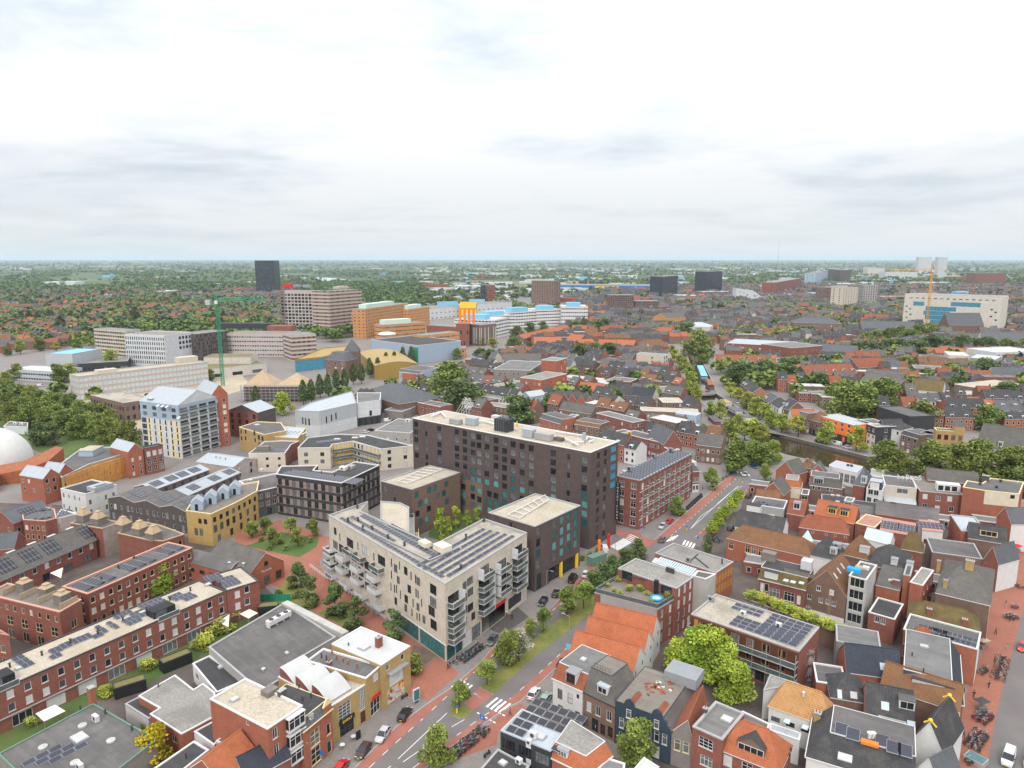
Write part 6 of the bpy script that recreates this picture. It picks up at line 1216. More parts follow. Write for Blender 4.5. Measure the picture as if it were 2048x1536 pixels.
b=foot('low_annex','low black felt roofs filling the yards behind the canal houses',[(1643,1006),(1688,1011),(1706,1008),(1771,1017),(1774,1008),(1708,1000),(1681,991),(1643,988)],4.2,'dark_brick',cat='annex');b.flat('dark_bitumen','grey_trim',ph=.1);b.done();b.kit(dome,[(1665,991),(1676,992),(1675,1004),(1732,1014)],1.2,1.)
hs('grey hut with white double door on the black yard roofs',(1688,1001),(1705,1004),6.2,5,'grey_render','flat',0,'grey_bitumen',[('f','w21-d',1,1,2.2,2.,3.6)],name='annex_house')
hs('white rear house with low gable right of the long orange roof',(1719,1029),(1751,1033),5.6,7,'white_paint','gx',2.2,'bitumen',name='white_house')
b=hs('brick corner house with stepped orange party wall and grey zinc deck',(1923,1062),(1976,1068),8.,(2016,1041),'orange_brick','flat',0,'zinc',verge='grey_trim')
hs('dark tiled house with cream dormer window row and brick chimney',(1937,1076),(2013,1088),7.4,8,'brown_brick','gx',3.6,'dark_tile',bands=[(1,0,40,0,12,'white_paint')],name='tiled_house',dn=[(Vector((5,1.,8.4)),0,4.4,1.9,2.4,'cream_trim','dark_bitumen','y31-g')],kits=[(chimney,[(1943,1061)],1.2,.9,1.8,'red_brick')])
hs('house with steep dark gable roof and orange chimneys near the top of the shopping street',(1994,1032),(2023,1048),9.,9,'orange_brick','gy',4.,'slate',bands=[(1,0,40,0,12,'white_paint')],name='tiled_house',kits=[(chimney,[(1993,1022),(2005,1030)],1.4,.9,2.4,'orange_brick',0)])
b=hs('flat grey roof with puddles and terrace chairs between dark gables',(1864,1104),(1965,1118),7.6,(1940,1086),'brown_brick','flat',0,'bitumen',verge='grey_trim')
hs('dark gabled roof with brick end rising over the puddled flat roof',(1968,1117),(1997,1128),8.2,9,'red_brick','gy',4.2,'slate',bands=[(1,0,40,0,12,'white_paint')],name='tiled_house')
hs('brick terrace house with roof garden under the slate house',(1737,1224),(1790,1239),6.6,(1799,1206),'red_brick','flat',0,'dark_bitumen',[('f','w21sg',[(1749,1243),(1761,1247)],1.,1.5),('f','w21sg',[(1780,1251)],.8,1.3)])
b=foot('low_annex','raised garden deck carrying the green hedge behind the gallery flats',[(1490,1196),(1690,1272),(1712,1258),(1512,1182)],4.6,'brown_brick',cat='annex');b.flat('soil','grey_trim');b.done()
b=hs('grey felt roofed house with a railed deck and sun screen',(1673,1282),(1762,1299),7.4,(1783,1268),'grey_brick','flat',0,'grey_bitumen',[('f','b11-d',2,1,1.4,2.,.4)],verge='grey_trim',ph=.1)
hs('low house with puddled felt roof and brick parapet',(1633,1363),(1694,1373),6.,(1693,1335),'orange_brick','flat',0,'bitumen',verge='white_trim')
hs('dark hipped tile house with small skylight beside the white fire stair',(1662,1394),(1734,1406),6.,8,'brown_brick','hx',3.4,'dark_tile',name='tiled_house',kits=[(skylight,[(1707,1396)],1.1,1.2,'white_roof'),(skylight,[(1680,1381)],.7,1.6)])
b=hs('dark tiled house with white roof opening and two skylights',(1731,1431),(1828,1452),6.2,9,'orange_brick','gx',4.2,'dark_tile',name='tiled_house',kits=[(skylight,[(1770,1414),(1825,1427)],1.2,1.4)],dn=[(Vector((6.8,1.8,7.9)),0,2.6,1.9,2.,'white_trim','bitumen','w21-d')])
hs('long brown tiled roof strip behind the white roof opening',(1761,1372),(1919,1424),6.8,8,'brown_brick','gx',3.4,'brown_tile',name='tiled_house',bands=[(1,0,40,0,12,'white_paint')],kits=[(vent,[(1842,1387)],.9)])
b=hs('steep slate roof with gold ridge finials above the shopping street',(1821,1482),(1888,1512),6.6,11,'white_paint','gy',5.,'dark_tile',name='tiled_house')
for y_ in(.3,b.D-.3):x=MB();x.ball((0,0,0),.4,8,5);x.beam((-1,0,-.8),(0,0,0),.2);x.beam((1,0,-.8),(0,0,0),.2);x.obj('finial','yellow_paint',b.root,(b.L/2,y_,b.ridge+.2))
hs('flat grey roof with silver vents between dark tiled roofs',(1758,1474),(1815,1489),6.8,(1830,1449),'brown_brick','flat',0,'bitumen',verge='grey_trim',kits=[(vent,[(1773,1454),(1778,1453),(1783,1453)],.9,.25,'metal')])
b=hs('large dark tiled house with flat grey top full of panels at the bottom edge',(1613,1513),(1828,1578),6.8,(1866,1502),'white_paint','man',3.6,'dark_tile',m=3.2,faces=[0,3],top='bitumen',name='tiled_house',kits=[(skylight,[(1690,1515)],2.,1.8,'white_roof')]);zt=b.zf(0,0)
for p in((1683,1461),(1706,1471),(1764,1484),(1787,1499),(1810,1517)):
 q=b.loc(p,zt)
 for i in range(2):solar_row(b,(q.x,q.y+i*.1),1,2.,2.6,0,8,'solar')
 break
for p in((1683,1461),(1706,1471),(1764,1484),(1787,1499),(1810,1517)):q=b.loc(p,zt);solar_row(b,(q.x,max(q.y,3.6)),1,2.1,2.8,0,8,'solar')
q=b.loc((1739,1489),zt);x=MB();x.box(-1.3,-.5,0,1.3,.5,.5);x.obj('planter_stack','orange_paint',b.root,(q.x,q.y,zt));b.kit(vent,[(1746,1476),(1739,1476)],1.,.3,'plastic_white')
hs('small slate gable with white barge boards at the bottom edge',(1838,1534),(1873,1557),8.6,6,'white_paint','gy',2.6,'slate',name='tiled_house')
# ------------------------------------------------------------------ canal side and the old town behind the hotel
def th(label,A_,B_,h,d,wall,kind,rh,roof,n=3,fl=3,w=1.1,wh=1.7,st='w21sg',**k):
 dz=(h-.6)/fl
 return hs(label,A_,B_,h,d,wall,kind,rh,roof,[('f',st,n,fl,w,wh,1.,dz),('r',st,max(1,n-1),fl,w,wh,1.,dz)],**k)
th('first canal house with white stepped gable end and dark roof',(1480,768),(1505,786),9.,9,'brown_brick','gx',3.6,'dark_tile',4,dn=[(Vector((4,.8,9.4)),0,1.6,1.6,1.6),(Vector((9,.8,9.4)),0,1.6,1.6,1.6)])
th('canal house with rusty roof and cream front between dark roofs',(1505,787),(1522,797),9.,9,'orange_brick','gx',3.4,'brown_tile',3)
th('canal house with dark gabled roof turned to the water',(1522,797),(1539,806),8.6,9,'brown_brick','gx',3.6,'slate',3,dn=[(Vector((4,.8,9)),0,1.8,1.6,1.6)])
th('white canal house with dark roof and three tall windows',(1542,807),(1558,817),9.4,9,'white_paint','gx',3.4,'dark_tile',3,st='k11-d')
th('brown canal house with black mansard and two white dormers',(1559,812),(1576,820),10.,10,'brown_brick','gx',4.2,'dark_tile',3,dn=[(Vector((2,.9,10.6)),0,1.6,1.7,1.6),(Vector((5,.9,10.6)),0,1.6,1.7,1.6)])
th('narrow white canal house with bright orange roof',(1576,828),(1584,835),8.2,12,'white_paint','gy',3.6,'orange_tile',2)
th('canal house with blue grey mansard beside the orange roof',(1585,829),(1612,837),8.6,10,'brown_brick','man',2.6,'slate',4,top='grey_bitumen')
th('brown brick canal house with hipped rusty roof and green shopfront',(1613,837),(1638,844),7.8,10,'brown_brick','hx',4.4,'brown_tile',3,2,bands=[(0,0,30,0,3.,'black_paint')])
b=hs('bright orange fronted canal house with white windows over a dark ground floor',(1639,831),(1707,850),10.2,12,'orange_paint','flat',0,'zinc',[('f','w21-d',[(1644,846),(1653,848)],2.4,2.2),('f','w21-d',[(1668,849),(1681,852),(1695,855),(1667,859),(1681,862),(1694,865)],1.7,1.6)],verge='white_trim',bands=[(0,0,40,0,3.6,'charcoal_panel')],name='orange_house');x=MB();x.box(0,-.06,.1,1.6,0,2.9);b.hang('f','door',x.mesh('door','orange_paint'),b.L*.72,0)
th('red brick canal house with grey roof next to the orange front',(1708,839),(1734,848),10.2,11,'red_brick','flat',0,'bitumen',3)
th('black and white canal house with wide windows',(1735,848),(1752,854),10.4,11,'charcoal_panel','flat',0,'grey_gravel',2,bands=[(0,0,30,0,6.2,'white_paint')],w=1.7)
th('dark canal house with small slate gable',(1752,850),(1769,856),9.,11,'charcoal_panel','gy',3.4,'dark_tile',2,w=1.4)
th('white canal house with dark roof in the right hand row',(1770,855),(1801,861),9.2,12,'white_paint','hx',3.,'dark_tile',3)
th('brown brick canal house with white bay windows',(1802,868),(1836,878),8.8,11,'brown_brick','man',1.8,'dark_tile',3,w=1.5)
th('dark brick canal house with shutters beside the yellow corner house',(1837,873),(1872,880),8.8,11,'dark_brick','man',1.8,'grey_tile',3,w=1.6)
b=th('tall pale yellow corner house with red shutters and a small turret',(1873,860),(1929,864),14.6,(1960,861),'yellow_brick','flat',0,'bitumen',4,3,st='r21-d',w=1.6,wh=2.4,verge='cream_trim');x=MB();x.prism([(0,0),(4.2,0),(4.2,4.2),(0,4.2)],13,17);x.obj('turret','yellow_brick',b.root,(b.L-4.1,-.1,0));x=MB();[x.face([(*p,17),(*q,17),(2.1,2.1,19.5)])for p,q in zip([(-.2,-.2),(4.4,-.2),(4.4,4.4),(-.2,4.4)],[(4.4,-.2),(4.4,4.4),(-.2,4.4),(-.2,-.2)])];x.obj('turret_roof','slate',b.root,(b.L-4.1,-.1,0))
b=hs('long white walled hall with huge mossy slate roof at the right edge',(1951,892),(2180,930),7.2,18,'cream_paint','gx',9.,'grey_tile',[('f','k12-d',6,1,1.1,2.6,2.2)],name='old_hall',dn=[(Vector((9,1.,8.5)),0,1.6,2.,2)])
hs('dark clad block standing among the canal trees',(1756,813),(1820,833),11,14,'charcoal_panel','flat',0,'bitumen',[('f','k11-d',2,2,2.,2.,2,4)],verge='dark_trim',name='dark_block')
# bridge and houseboats
br=thing('bridge','low road bridge over the canal with dark underside','bridge');x=MB();P=[G((1397,792)),G((1431,789)),G((1432,782)),G((1398,784))];P=ccw(P);x.prism(P,-.1,.35);x.obj('deck','asphalt',br);x=MB()
for a,c in((P[0],P[1]),(P[2],P[3])):
 x.prism(ccw([a,c,c+Vector((0,.3)),a+Vector((0,.3))]),.35,.6)
 for i in range(12):q=a.lerp(c,i/11);x.tube((*q,.5),(*q,1.5),.05,5)
 x.tube((*a,1.5),(*c,1.5),.06,5)
x.obj('railing','galvanised',br)
def boat(label,p,q,w,hull,top,roof=None,kind='houseboat',h=2.2):
 a,c=G(p,0),G(q,0);d=c-a;L=d.length;t=thing(kind,label,'houseboat',(a.x,a.y,-1.5),math.atan2(d.y,d.x),'boats moored in the canal');x=MB()
 O=[(0,-w*.3),(L*.08,-w/2),(L*.9,-w/2),(L,0),(L*.9,w/2),(L*.08,w/2),(0,w*.3)];x.prism(O,-.3,1.1);x.obj('hull',hull,t)
 x=MB();x.box(L*.1,-w*.42,1.1,L*.82,w*.42,1.1+h);x.obj('cabin',top,t);x=MB();x.box(L*.08,-w*.46,1.1+h,L*.84,w*.46,1.25+h);x.obj('roof',roof or top,t);x=MB()
 for i in range(int(L/2.4)-2):
  for s in(-1,1):x.box(L*.14+i*2.2,s*w*.425-.03,1.6,L*.14+i*2.2+1.3,s*w*.425+.03,2.6)
 x.obj('glazing','glass_dark',t)['kind']='stuff'
boat('long barge with a bright blue cover moored beyond the bridge',(1399,733),(1411,762),5.4,'dark_trim','white_paint','sky_panel');boat('rust red barge just beyond the bridge',(1416,762),(1424,778),4.6,'dark_trim','brown_brick','rust_metal');boat('houseboat with yellow green roof on this side of the bridge',(1444,804),(1461,813),4.6,'dark_trim','white_paint','gold_brick');boat('long white houseboat with grey roof under the quay trees',(1460,817),(1484,830),4.4,'dark_trim','white_paint','grey_bitumen');boat('white houseboat behind the lime trees at the bend',(1486,833),(1501,843),4.2,'white_paint','white_paint','grey_bitumen')
boat('dark red barge at the near quay behind the lime trees',(1437,852),(1419,835),4.4,'dark_trim','red_brick','bitumen');boat('small cabin boat with white top at the right end of the canal',(1740,945),(1775,952),3.2,'white_paint','white_paint')
# left of the canal
b=hs('pale concrete block with blank wall and blue balconies by the canal street',(1273,707),(1327,711),14.5,10,'beige_render','flat',0,'grey_gravel',[('f','k11-d',[(1303,718),(1303,726),(1296,736)],1.2,1.8),('f','B21-u',[(1315,728),(1311,742)],2.6,2.4),('r','k11-d',2,4,1.6,2.,1,3.4)],name='concrete_block')
OT=[('red brick row with many white windows and grey flat roof',(1192,826),(1266,845),7.4,9,'red_brick','flat',0,'grey_bitumen',9,2),('brick house with large white framed windows and pale flat roof',(1301,835),(1353,846),10.4,(1368,838),'brown_brick','flat',0,'white_roof',4,3),('long tan block with flat roof by the canal trees',(1280,821),(1397,826),8.8,10,'tan_brick','flat',0,'pale_gravel',10,2),('pale grey metal roof house left of the canal trees',(1351,826),(1393,831),10.5,7,'pale_blue_panel','flat',0,'zinc',2,2),('tan house with dark roof boxes on a pale flat roof',(1326,805),(1368,805),9.5,14,'tan_brick','flat',0,'pale_gravel',3,3),('white upper storey house with grey flat roof near the bridge',(1320,780),(1356,779),8.5,13,'white_paint','flat',0,'grey_bitumen',3,2),('wide dark hipped roof house in the old town',(1263,771),(1303,774),8.,13,'brown_brick','hx',4.5,'dark_tile',5,2),('red walled hall with grey flat roof in the old town',(1213,760),(1260,764),8.,16,'red_brick','flat',0,'grey_bitumen',3,1),('row of dark roofs with white dormers in the old town',(1210,785),(1260,792),7.5,10,'brown_brick','gx',4.4,'dark_tile',7,2),('row with blue black roofs and round dormers',(1260,790),(1305,795),8.,10,'beige_render','gx',4.4,'blue_tile',6,2),('white gable house with dark roof and red brick side',(1205,806),(1224,809),8.,14,'white_paint','gx',4.,'dark_tile',3,2),('brick row with white windows and solar roof beside the yellow gable',(1244,866),(1296,879),8.2,9,'red_brick','flat',0,'bitumen',8,2),('brick row end with white windows above the panelled block',(1296,879),(1328,886),8.,9,'red_brick','flat',0,'grey_bitumen',5,2),('beige row with wide windows under blue roofs',(1259,804),(1305,804),7.,9,'tan_brick','flat',0,'grey_bitumen',6,2),('orange panelled school block with grey flat roof and recessed balcony stack',(1040,755),(1083,760),13.5,(1122,746),'rust_brick','flat',0,'grey_gravel',5,3),('tall orange school wing with white floor bands',(1113,722),(1133,716),19.,12,'rust_brick','flat',0,'grey_gravel',3,5),('brown brick school with white windows and grey roof boxes',(987,738),(1060,741),13.,(1088,723),'grey_brick','flat',0,'grey_bitumen',8,3),('blue grey terrace with folded roof and glazed bays',(1000,776),(1066,764),9.,12,'pale_blue_panel','flat',0,'grey_gravel',9,3),('dark brick block with grey roof left of the blue grey terrace',(950,773),(976,770),9.,14,'dark_brick','flat',0,'grey_gravel',4,2),('low brick house row with pale roofs behind the big tree',(950,746),(986,741),7.,12,'beige_render','flat',0,'grey_gravel',5,2),('red brick cube house on dark roofs behind the big tree',(930,718),(950,720),10.,10,'red_brick','flat',0,'bitumen',2,3),('grey metal barrel roofed house before the red gables',(1060,794),(1092,789),7.,9,'pale_blue_panel','gx',2.4,'zinc',2,2),('white pointed gable house left of the red gables',(1093,798),(1106,800),6.6,12,'white_paint','gy',4.,'grey_tile',1,2),('brick corner house with grey mansard above the hotel roof',(1080,836),(1121,848),7.6,10,'orange_brick','man',2.2,'slate',5,2),('red brick house with grey felt roof and one large window',(1121,837),(1136,839),9.,(1167,831),'red_brick','flat',0,'grey_bitumen',1,3),('low mansard row with brown roof near the mint gable',(1149,848),(1199,856),6.8,10,'brown_brick','man',1.6,'brown_tile',5,2),('row of brick houses with dark roofs and white dormers left of the red row',(1118,818),(1182,828),7.,9,'brown_brick','gx',3.8,'grey_tile',8,2),('brick row seen between the two big trees behind the hotel',(966,809),(1015,816),7.,9,'brown_brick','flat',0,'grey_gravel',6,2),('yellow trimmed flat roofed row before the dark dormer roof',(1134,737),(1172,741),7.,10,'brown_brick','flat',0,'grey_bitumen',6,2),('red gabled brick house with white verge in the old town',(1191,740),(1216,741),8.,12,'brown_brick','gy',4.,'red_tile',3,2),('white roofed row with dark windows in the old town',(1125,753),(1196,761),7.,10,'brown_brick','flat',0,'white_roof',9,2),('pale flat roofed house with white parapet in the old town',(1181,761),(1214,768),7.,10,'beige_render','flat',0,'white_roof',4,2),('orange roofed row with white dormers in the old town',(1155,779),(1206,784),7.,10,'brown_brick','gx',4.2,'orange_tile',6,2),('long dark roofed row with five white dormers',(1200,730),(1272,733),8.,11,'brown_brick','gx',4.,'grey_tile',9,2),('grey slate church like roof beside the panelled block',(1328,889),(1364,886),8.,16,'red_brick','gy',6.,'slate',2,2),('dark brown roofed corner house before the canal trees',(1392,889),(1442,895),8.,12,'brown_brick','gx',4.,'grey_tile',5,2),('old market hall with dark roofs, white skylights and brick gables',(718,785),(798,808),8.,30,'brown_brick','hx',6.5,'slate',6,1),('old market hall wing with dark hipped roof',(800,794),(853,785),8.,24,'brown_brick','hx',5.5,'slate',4,1),('long low brick wing with grey roof by the market hall',(805,823),(873,797),5.,12,'grey_brick','flat',0,'grey_bitumen',6,1),('blue grey mansard school behind the tall trees',(798,743),(839,748),9.5,20,'pale_blue_panel','man',2,'slate',5,2),('orange fronted school part behind the big tree',(841,748),(890,736),9.5,16,'rust_brick','flat',0,'grey_bitumen',6,2),('brick house with brown gable roofs behind the brown school',(1007,722),(1082,722),9,16,'brown_brick','gx',5,'grey_tile',6,2),]
for o in OT:th(*o[:9],o[9],o[10],name='town_house')
for i,p in enumerate((1325,1425,1530,1632)):
 th(['first','second','third','fourth'][i]+' of the four red brick gables with white edges, counted from the white pointed gable',(900+p*.166,797.7+i*2.6),(900+(p+98)*.166,799+i*2.6),6.8,13,'orange_brick','gy',4.,'grey_tile',2,2,name='gabled_house',group='four red brick gables')
hs('mint green painted gable behind the hotel',(1204,872),(1222,874),6.4,9,'mint_paint','gy',3.4,'grey_tile',[('f','w11-g',1,1,1.,1.6,4.2)],name='gabled_house');hs('bright yellow painted gable next to the mint green one',(1224,863),(1238,867),9.4,8,'yellow_paint','flat',0,'bitumen',[('f','w11-g',1,2,.9,1.4,2.4,3)],name='gabled_house')
# orange roofed close
for i,o in enumerate((('long orange roofed terrace with red dormers, running up to the trees',(1047,677),(1140,656),8,10,'gx'),('wide bright orange roof of a terrace close',(1068,687),(1124,687),7.5,22,'gx'),('orange roofed terrace right of the widest orange roof',(1132,680),(1159,682),7.5,20,'gx'),('row of orange roofs behind the pines',(1164,692),(1194,690),7.5,18,'gx'),('long orange roof next to the thatched looking brown house',(1195,692),(1230,693),7.5,20,'gx'),('orange roof at the right end of the orange terraces',(1228,692),(1266,694),7.5,20,'gx'))):
 th(o[0],o[1],o[2],o[3],o[4],'brown_brick',o[5],5.2 if i else 3.6,'orange_tile',9,2,name='orange_roofed_terrace')
th('old brown tiled farmhouse like house by the canal bend',(1284,695),(1339,692),7.,14,'brown_brick','hx',6.5,'brown_tile',5,2)
# ------------------------------------------------------------------ hospital quarter and other landmarks
def big(label,A_,B_,h,d,wall,n,rows,name='hospital_block',w=1.8,wh=1.5,dz=None,z0=1.2,st='k11-d',roof='grey_gravel',verge='grey_trim',rn=None,bands=None,fs='frl',cat='building',done=True,**k):
 b=rect(name,label,A_,B_,h,d,wall,cat=cat,**k);b.flat(roof,verge,ph=.4,cw=.5);dz=dz or(h-1)/rows
 for f in fs:b.win(f,st,n if f=='f' else(rn or max(2,int(n*b.edge(1)[2]/b.L))),rows,w,wh,z0,dz)
 if bands:
  for r_ in range(rows):
   for f in(0,1,3):b.bands.append((f,0,400,z0+r_*dz-.2,z0+r_*dz+wh+.2,bands))
 if done:b.done()
 return b
def topbox(b,pts,w,d,h,m,name='plant_room'):
 for p in pts:q=b.onroof(p);x=MB();x.box(-w/2,-d/2,0,w/2,d/2,h);x.obj(name,m,b.root,tuple(q))
b=big('tall hospital slab with white grid front and dark glazing',(560,581),(658,582),51.6,16,'pink_concrete',14,11,w=4.6,wh=3.,dz=4.,z0=5,st='w21-d',done=False);b.bands+=[(0,0,b.L*.09,0,60,'tan_brick')];b.done();topbox(b,[(578,574)],12,8,5,'red_paint');topbox(b,[(595,574),(615,575)],10,8,3.5,'lead')
b=big('brick striped hospital tower joined to the gridded slab',(658,583),(723,579),51.6,26,'pink_concrete',6,12,w=2.6,wh=1.6,z0=4,bands='tan_brick',done=True);topbox(b,[(682,577)],20,10,3,'pink_concrete')
b=big('long beige hospital block with window bands in front of the tower',(452,667),(582,668),21.5,26,'pink_concrete',26,5,w=2.4,wh=1.5,st='w11-d',rn=8,bands='concrete');topbox(b,[(496,656)],60,14,5,'charcoal_panel');topbox(b,[(564,661)],24,14,5,'red_brick')
big('right end of the beige hospital block with tan brick stripes',(582,671),(632,668),23,24,'pink_concrete',5,6,w=2.,wh=1.4,bands='tan_brick')
b=big('white hospital block with rows of narrow windows and a clustered grid',(249,668),(328,671),26.6,(390,664),'white_panel',18,6,w=1.1,wh=2.6,z0=2.,dz=4.,st='k11-d',fs='f',done=False,verge='white_trim');b.win('r','k21-d',4,3,2.6,2.6,13,4.2,.5,1);b.at('f','k11-d',[],1,1);b.done()
b=big('older office slab with yellow window bands left of the white block',(187,657),(252,662),25.,14,'concrete',14,7,w=2.6,wh=1.5,bands='yellow_brick',st='k11-d');
big('dark red glazed block behind the green crane',(391,668),(453,661),25.,20,'purple_brick',16,7,w=1.2,wh=2.2,bands=None);
b=big('low long pavilion with white roof and dark bands at far left',(8,738),(113,744),8.,(178,736),'steel_panel',20,2,w=5,wh=1.2,roof='white_roof',st='k11-d',name='pavilion');b=big('grey metal box storey on the low pavilion',(90,707),(144,708),15.,34,'steel_panel',3,1,w=2,wh=1,roof='sky_panel',name='pavilion');big('dark stepped low roofs beside the pavilion',(157,727),(255,722),7.,30,'charcoal_panel',12,1,w=4,wh=2,name='pavilion')
b=big('derelict beige institute with long white window rows',(156,753),(415,724),16.,16,'pink_concrete',30,4,w=3.4,wh=2.2,st='w21-p',rn=4,roof='pale_gravel',name='institute',done=True);topbox(b,[(212,744)],12,6,2,'beige_render');topbox(b,[(373,724)],14,7,4,'beige_render')
big('derelict beige low wing with dirty walls before the institute',(180,790),(248,806),11.,(279,790),'tan_brick',12,2,w=1.6,wh=2.4,roof='gravel_roof',name='institute',verge='grey_trim')
big('low white terrace building with green roofs behind the crane',(412,739),(533,726),8.,40,'sandstone',3,1,w=8,wh=2.6,roof='sedum',name='terrace_building');big('white podium with green roof next to the crane mast',(407,715),(501,714),13,22,'sandstone',2,1,w=3,wh=2,roof='sedum',name='terrace_building')
# gold curved hall
gd=foot('gold_hall','long low hall with a curved gold metal roof',[(590,722),(646,716),(691,704),(714,692),(646,698)],9.,'glass_blue',cat='hall');gd.flat('gold_metal','gold_metal',ph=-.5,cw=.1,ct=1.2);gd.done()
b=rect('gold_hall','gold metal ended wing of the curved hall',(718,705),(750,732),10.5,(800,705),'gold_metal',cat='hall');barrel(b,2.5,'gold_metal');b.done()
wh=rect('white_theatre','white hall with black roof and a green corner',(742,679),(836,691),16,(858,674),'pale_blue_panel',cat='hall');wh.flat('dark_bitumen','white_trim');wh.bands.append((0,wh.L*.84,wh.L,0,14,'green_metal'));wh.done();x=MB();x.ball((0,0,0),9,20,10,0,.25);q=wh.onroof((774,668));x.obj('roof_dome','white_paint',wh.root,tuple(q))  # green band at the right end of the front wall
b=rect('old_mansion','old brown stone mansion with slate mansard and square tower',(651,719),(691,722),13,14,'brown_brick',cat='house');b.mansard(6,4,'slate','slate','grey_trim',faces=[0,1,2,3]);b.win('f','w21sg',3,3,1.5,2.2,1.5,4);b.done();b=rect('old_mansion','square slate roofed tower of the old mansion',(688,702),(716,702),19,9,'brown_brick',cat='tower');b.pitched('hx',8,'slate','grey_trim');b.win('f','k11-d',2,4,1,2,2,4);b.done()
# ochre hospital ranges
for lab,a,c,h,d,n,r_ in(('ochre hospital range with pale green roof storey, tallest one',(730,618),(816,606),34,30,22,9),('ochre hospital range stepping down before the tallest one',(722,628),(768,624),26,26,12,7),('ochre hospital range right of the tallest one',(816,619),(859,613),27,40,10,7),('low ochre hospital range with mint roof storey',(765,650),(850,644),22,30,20,5),('ochre hospital range above the orange low block',(845,671),(919,664),18,30,18,4),('orange brick low block by the trees',(867,696),(930,696),9,24,8,2)):
 b=big(lab,a,c,h,min(d,16),'ochre_panel',n,r_,w=2.2,wh=1.6,roof='grey_gravel',st='w11-d')
 if 'orange' not in lab:x=MB();x.box(b.L*.08,b.D*.2,h-.3,b.L*.7,b.D*.8,h+4.5);x.obj('roof_storey','mint_panel',b.root)
b=big('red brick boiler house with four orange chimneys',(912,647),(938,647),24,22,'red_brick',4,2,w=1.5,wh=4,name='boiler_house')
for i in range(4):x=MB();x.tube((0,0,0),(0,0,16),1.3,10);q=b.onroof((918+i*5.1,640));x.obj('chimney','orange_paint',b.root,(4+i*4.6,6,23.6))
big('brown ribbed silo block beside the boiler house',(938,648),(961,650),22,24,'brown_brick',7,1,w=1.2,wh=17,z0=2,name='boiler_house',st='g11-c')
big('low red plant hall behind the boiler house',(853,650),(913,654),13,30,'red_brick',6,1,w=2,wh=2,name='boiler_house')
# white banded clinic with blue roof storeys
for i,(a,c,h)in enumerate((((909,637),(990,640),21),((967,633),(1029,629),21),((1015,625),(1077,621),21),((1073,620),(1125,618),22),((1123,613),(1176,613),26))):
 b=big('white banded clinic wing with blue roof storey, '+['nearest the boiler chimneys','second from the boiler chimneys','middle of five','second from the far right end','at the far right end'][i],a,c,h,42,'white_paint',12,5,w=6.2,wh=1.5,z0=2,st='k11-d',roof='white_roof',name='clinic_wing',group='white banded clinic wings');x=MB();x.box(b.L*.2,4,h-.3,b.L*.72,18,h+5);x.obj('roof_storey','sky_panel',b.root)
for lab,a,c,h,d,m in(('white clinic halls with low pale roofs',(860,618),(928,613),16,60,'white_panel'),('yellow roof storey behind the white clinic',(920,604),(952,604),24,14,'yellow_paint'),('blue roof storey behind the white clinic',(880,604),(916,603),22,14,'sky_panel'),('second blue roof storey behind the yellow one',(938,599),(969,599),24,14,'sky_panel'),('white clinic rear wing with flat roofs',(954,609),(1024,604),20,40,'white_panel')):big(lab,a,c,h,d,m,8,2,w=3,wh=1.4,name='clinic_hall')
for lab,a,c,h,d,m,n,r_ in(('brown residential tower with dark roof box',(1063,561),(1108,562),46,24,'tan_brick',9,14),('red and black residential tower beyond the clinic',(973,570),(990,570),40,22,'red_brick',5,11),('black half of the red and black tower',(961,570),(973,570),40,22,'tower_black',4,11),('black glass office tower on the left horizon',(509,521),(548,521),85,40,'tower_black',12,20),('dark slab tower left of the twin dark towers',(1326,553),(1356,551),50,30,'tower_black',10,14),('dark slab tower in the middle distance, taller of the two',(1413,543),(1445,542),58,30,'tower_black',10,16),('white residential tower on the right horizon, left one',(1838,514),(1864,514),99,30,'white_panel',12,24),('white residential tower on the right horizon, right one',(1878,514),(1896,514),97,30,'white_panel',8,24),('dark red office block in the far right middle',(1656,538),(1681,540),45,40,'purple_brick',8,10),('teal and white office slab in the far distance',(1632,546),(1656,544),36,40,'pale_blue_panel',8,8),('beige apartment tower with balconies in the right middle',(1686,576),(1717,574),40,20,'beige_render',6,12),('beige apartment tower beside it with dark balconies',(1728,570),(1756,570),42,22,'grey_render',6,13),('pale apartment tower behind the beige towers',(1668,574),(1695,571),32,18,'beige_render',6,9),('brown apartment block with windows left of the beige towers',(1632,574),(1662,575),34,20,'tan_brick',8,9),('dark red stepped block at the far town edge',(1551,565),(1604,556),34,30,'red_brick',10,8),('brown flats with a roof box right of the clinic',(1217,590),(1268,590),30,26,'brown_brick',12,9),('low brown flats beside the brown flats with roof box',(1270,602),(1318,602),20,26,'brown_brick',12,6),('white stepped office with rows of windows on the right horizon',(1736,536),(1770,536),42,50,'sandstone',10,8),('long white office on the right horizon',(1772,544),(1835,544),32,60,'white_panel',18,5),('long red roofed barracks on the right horizon',(1951,546),(2013,546),40,50,'red_brick',18,6),('pale brown flats in front of the red hedge of roofs',(532,500),(549,500),5,5,'tan_brick',1,1)):
 if lab.startswith('pale brown'):continue
 big(lab,a,c,h,d,m,n,r_,w=2.2,wh=1.6,name='tower_block',cat='tower block')
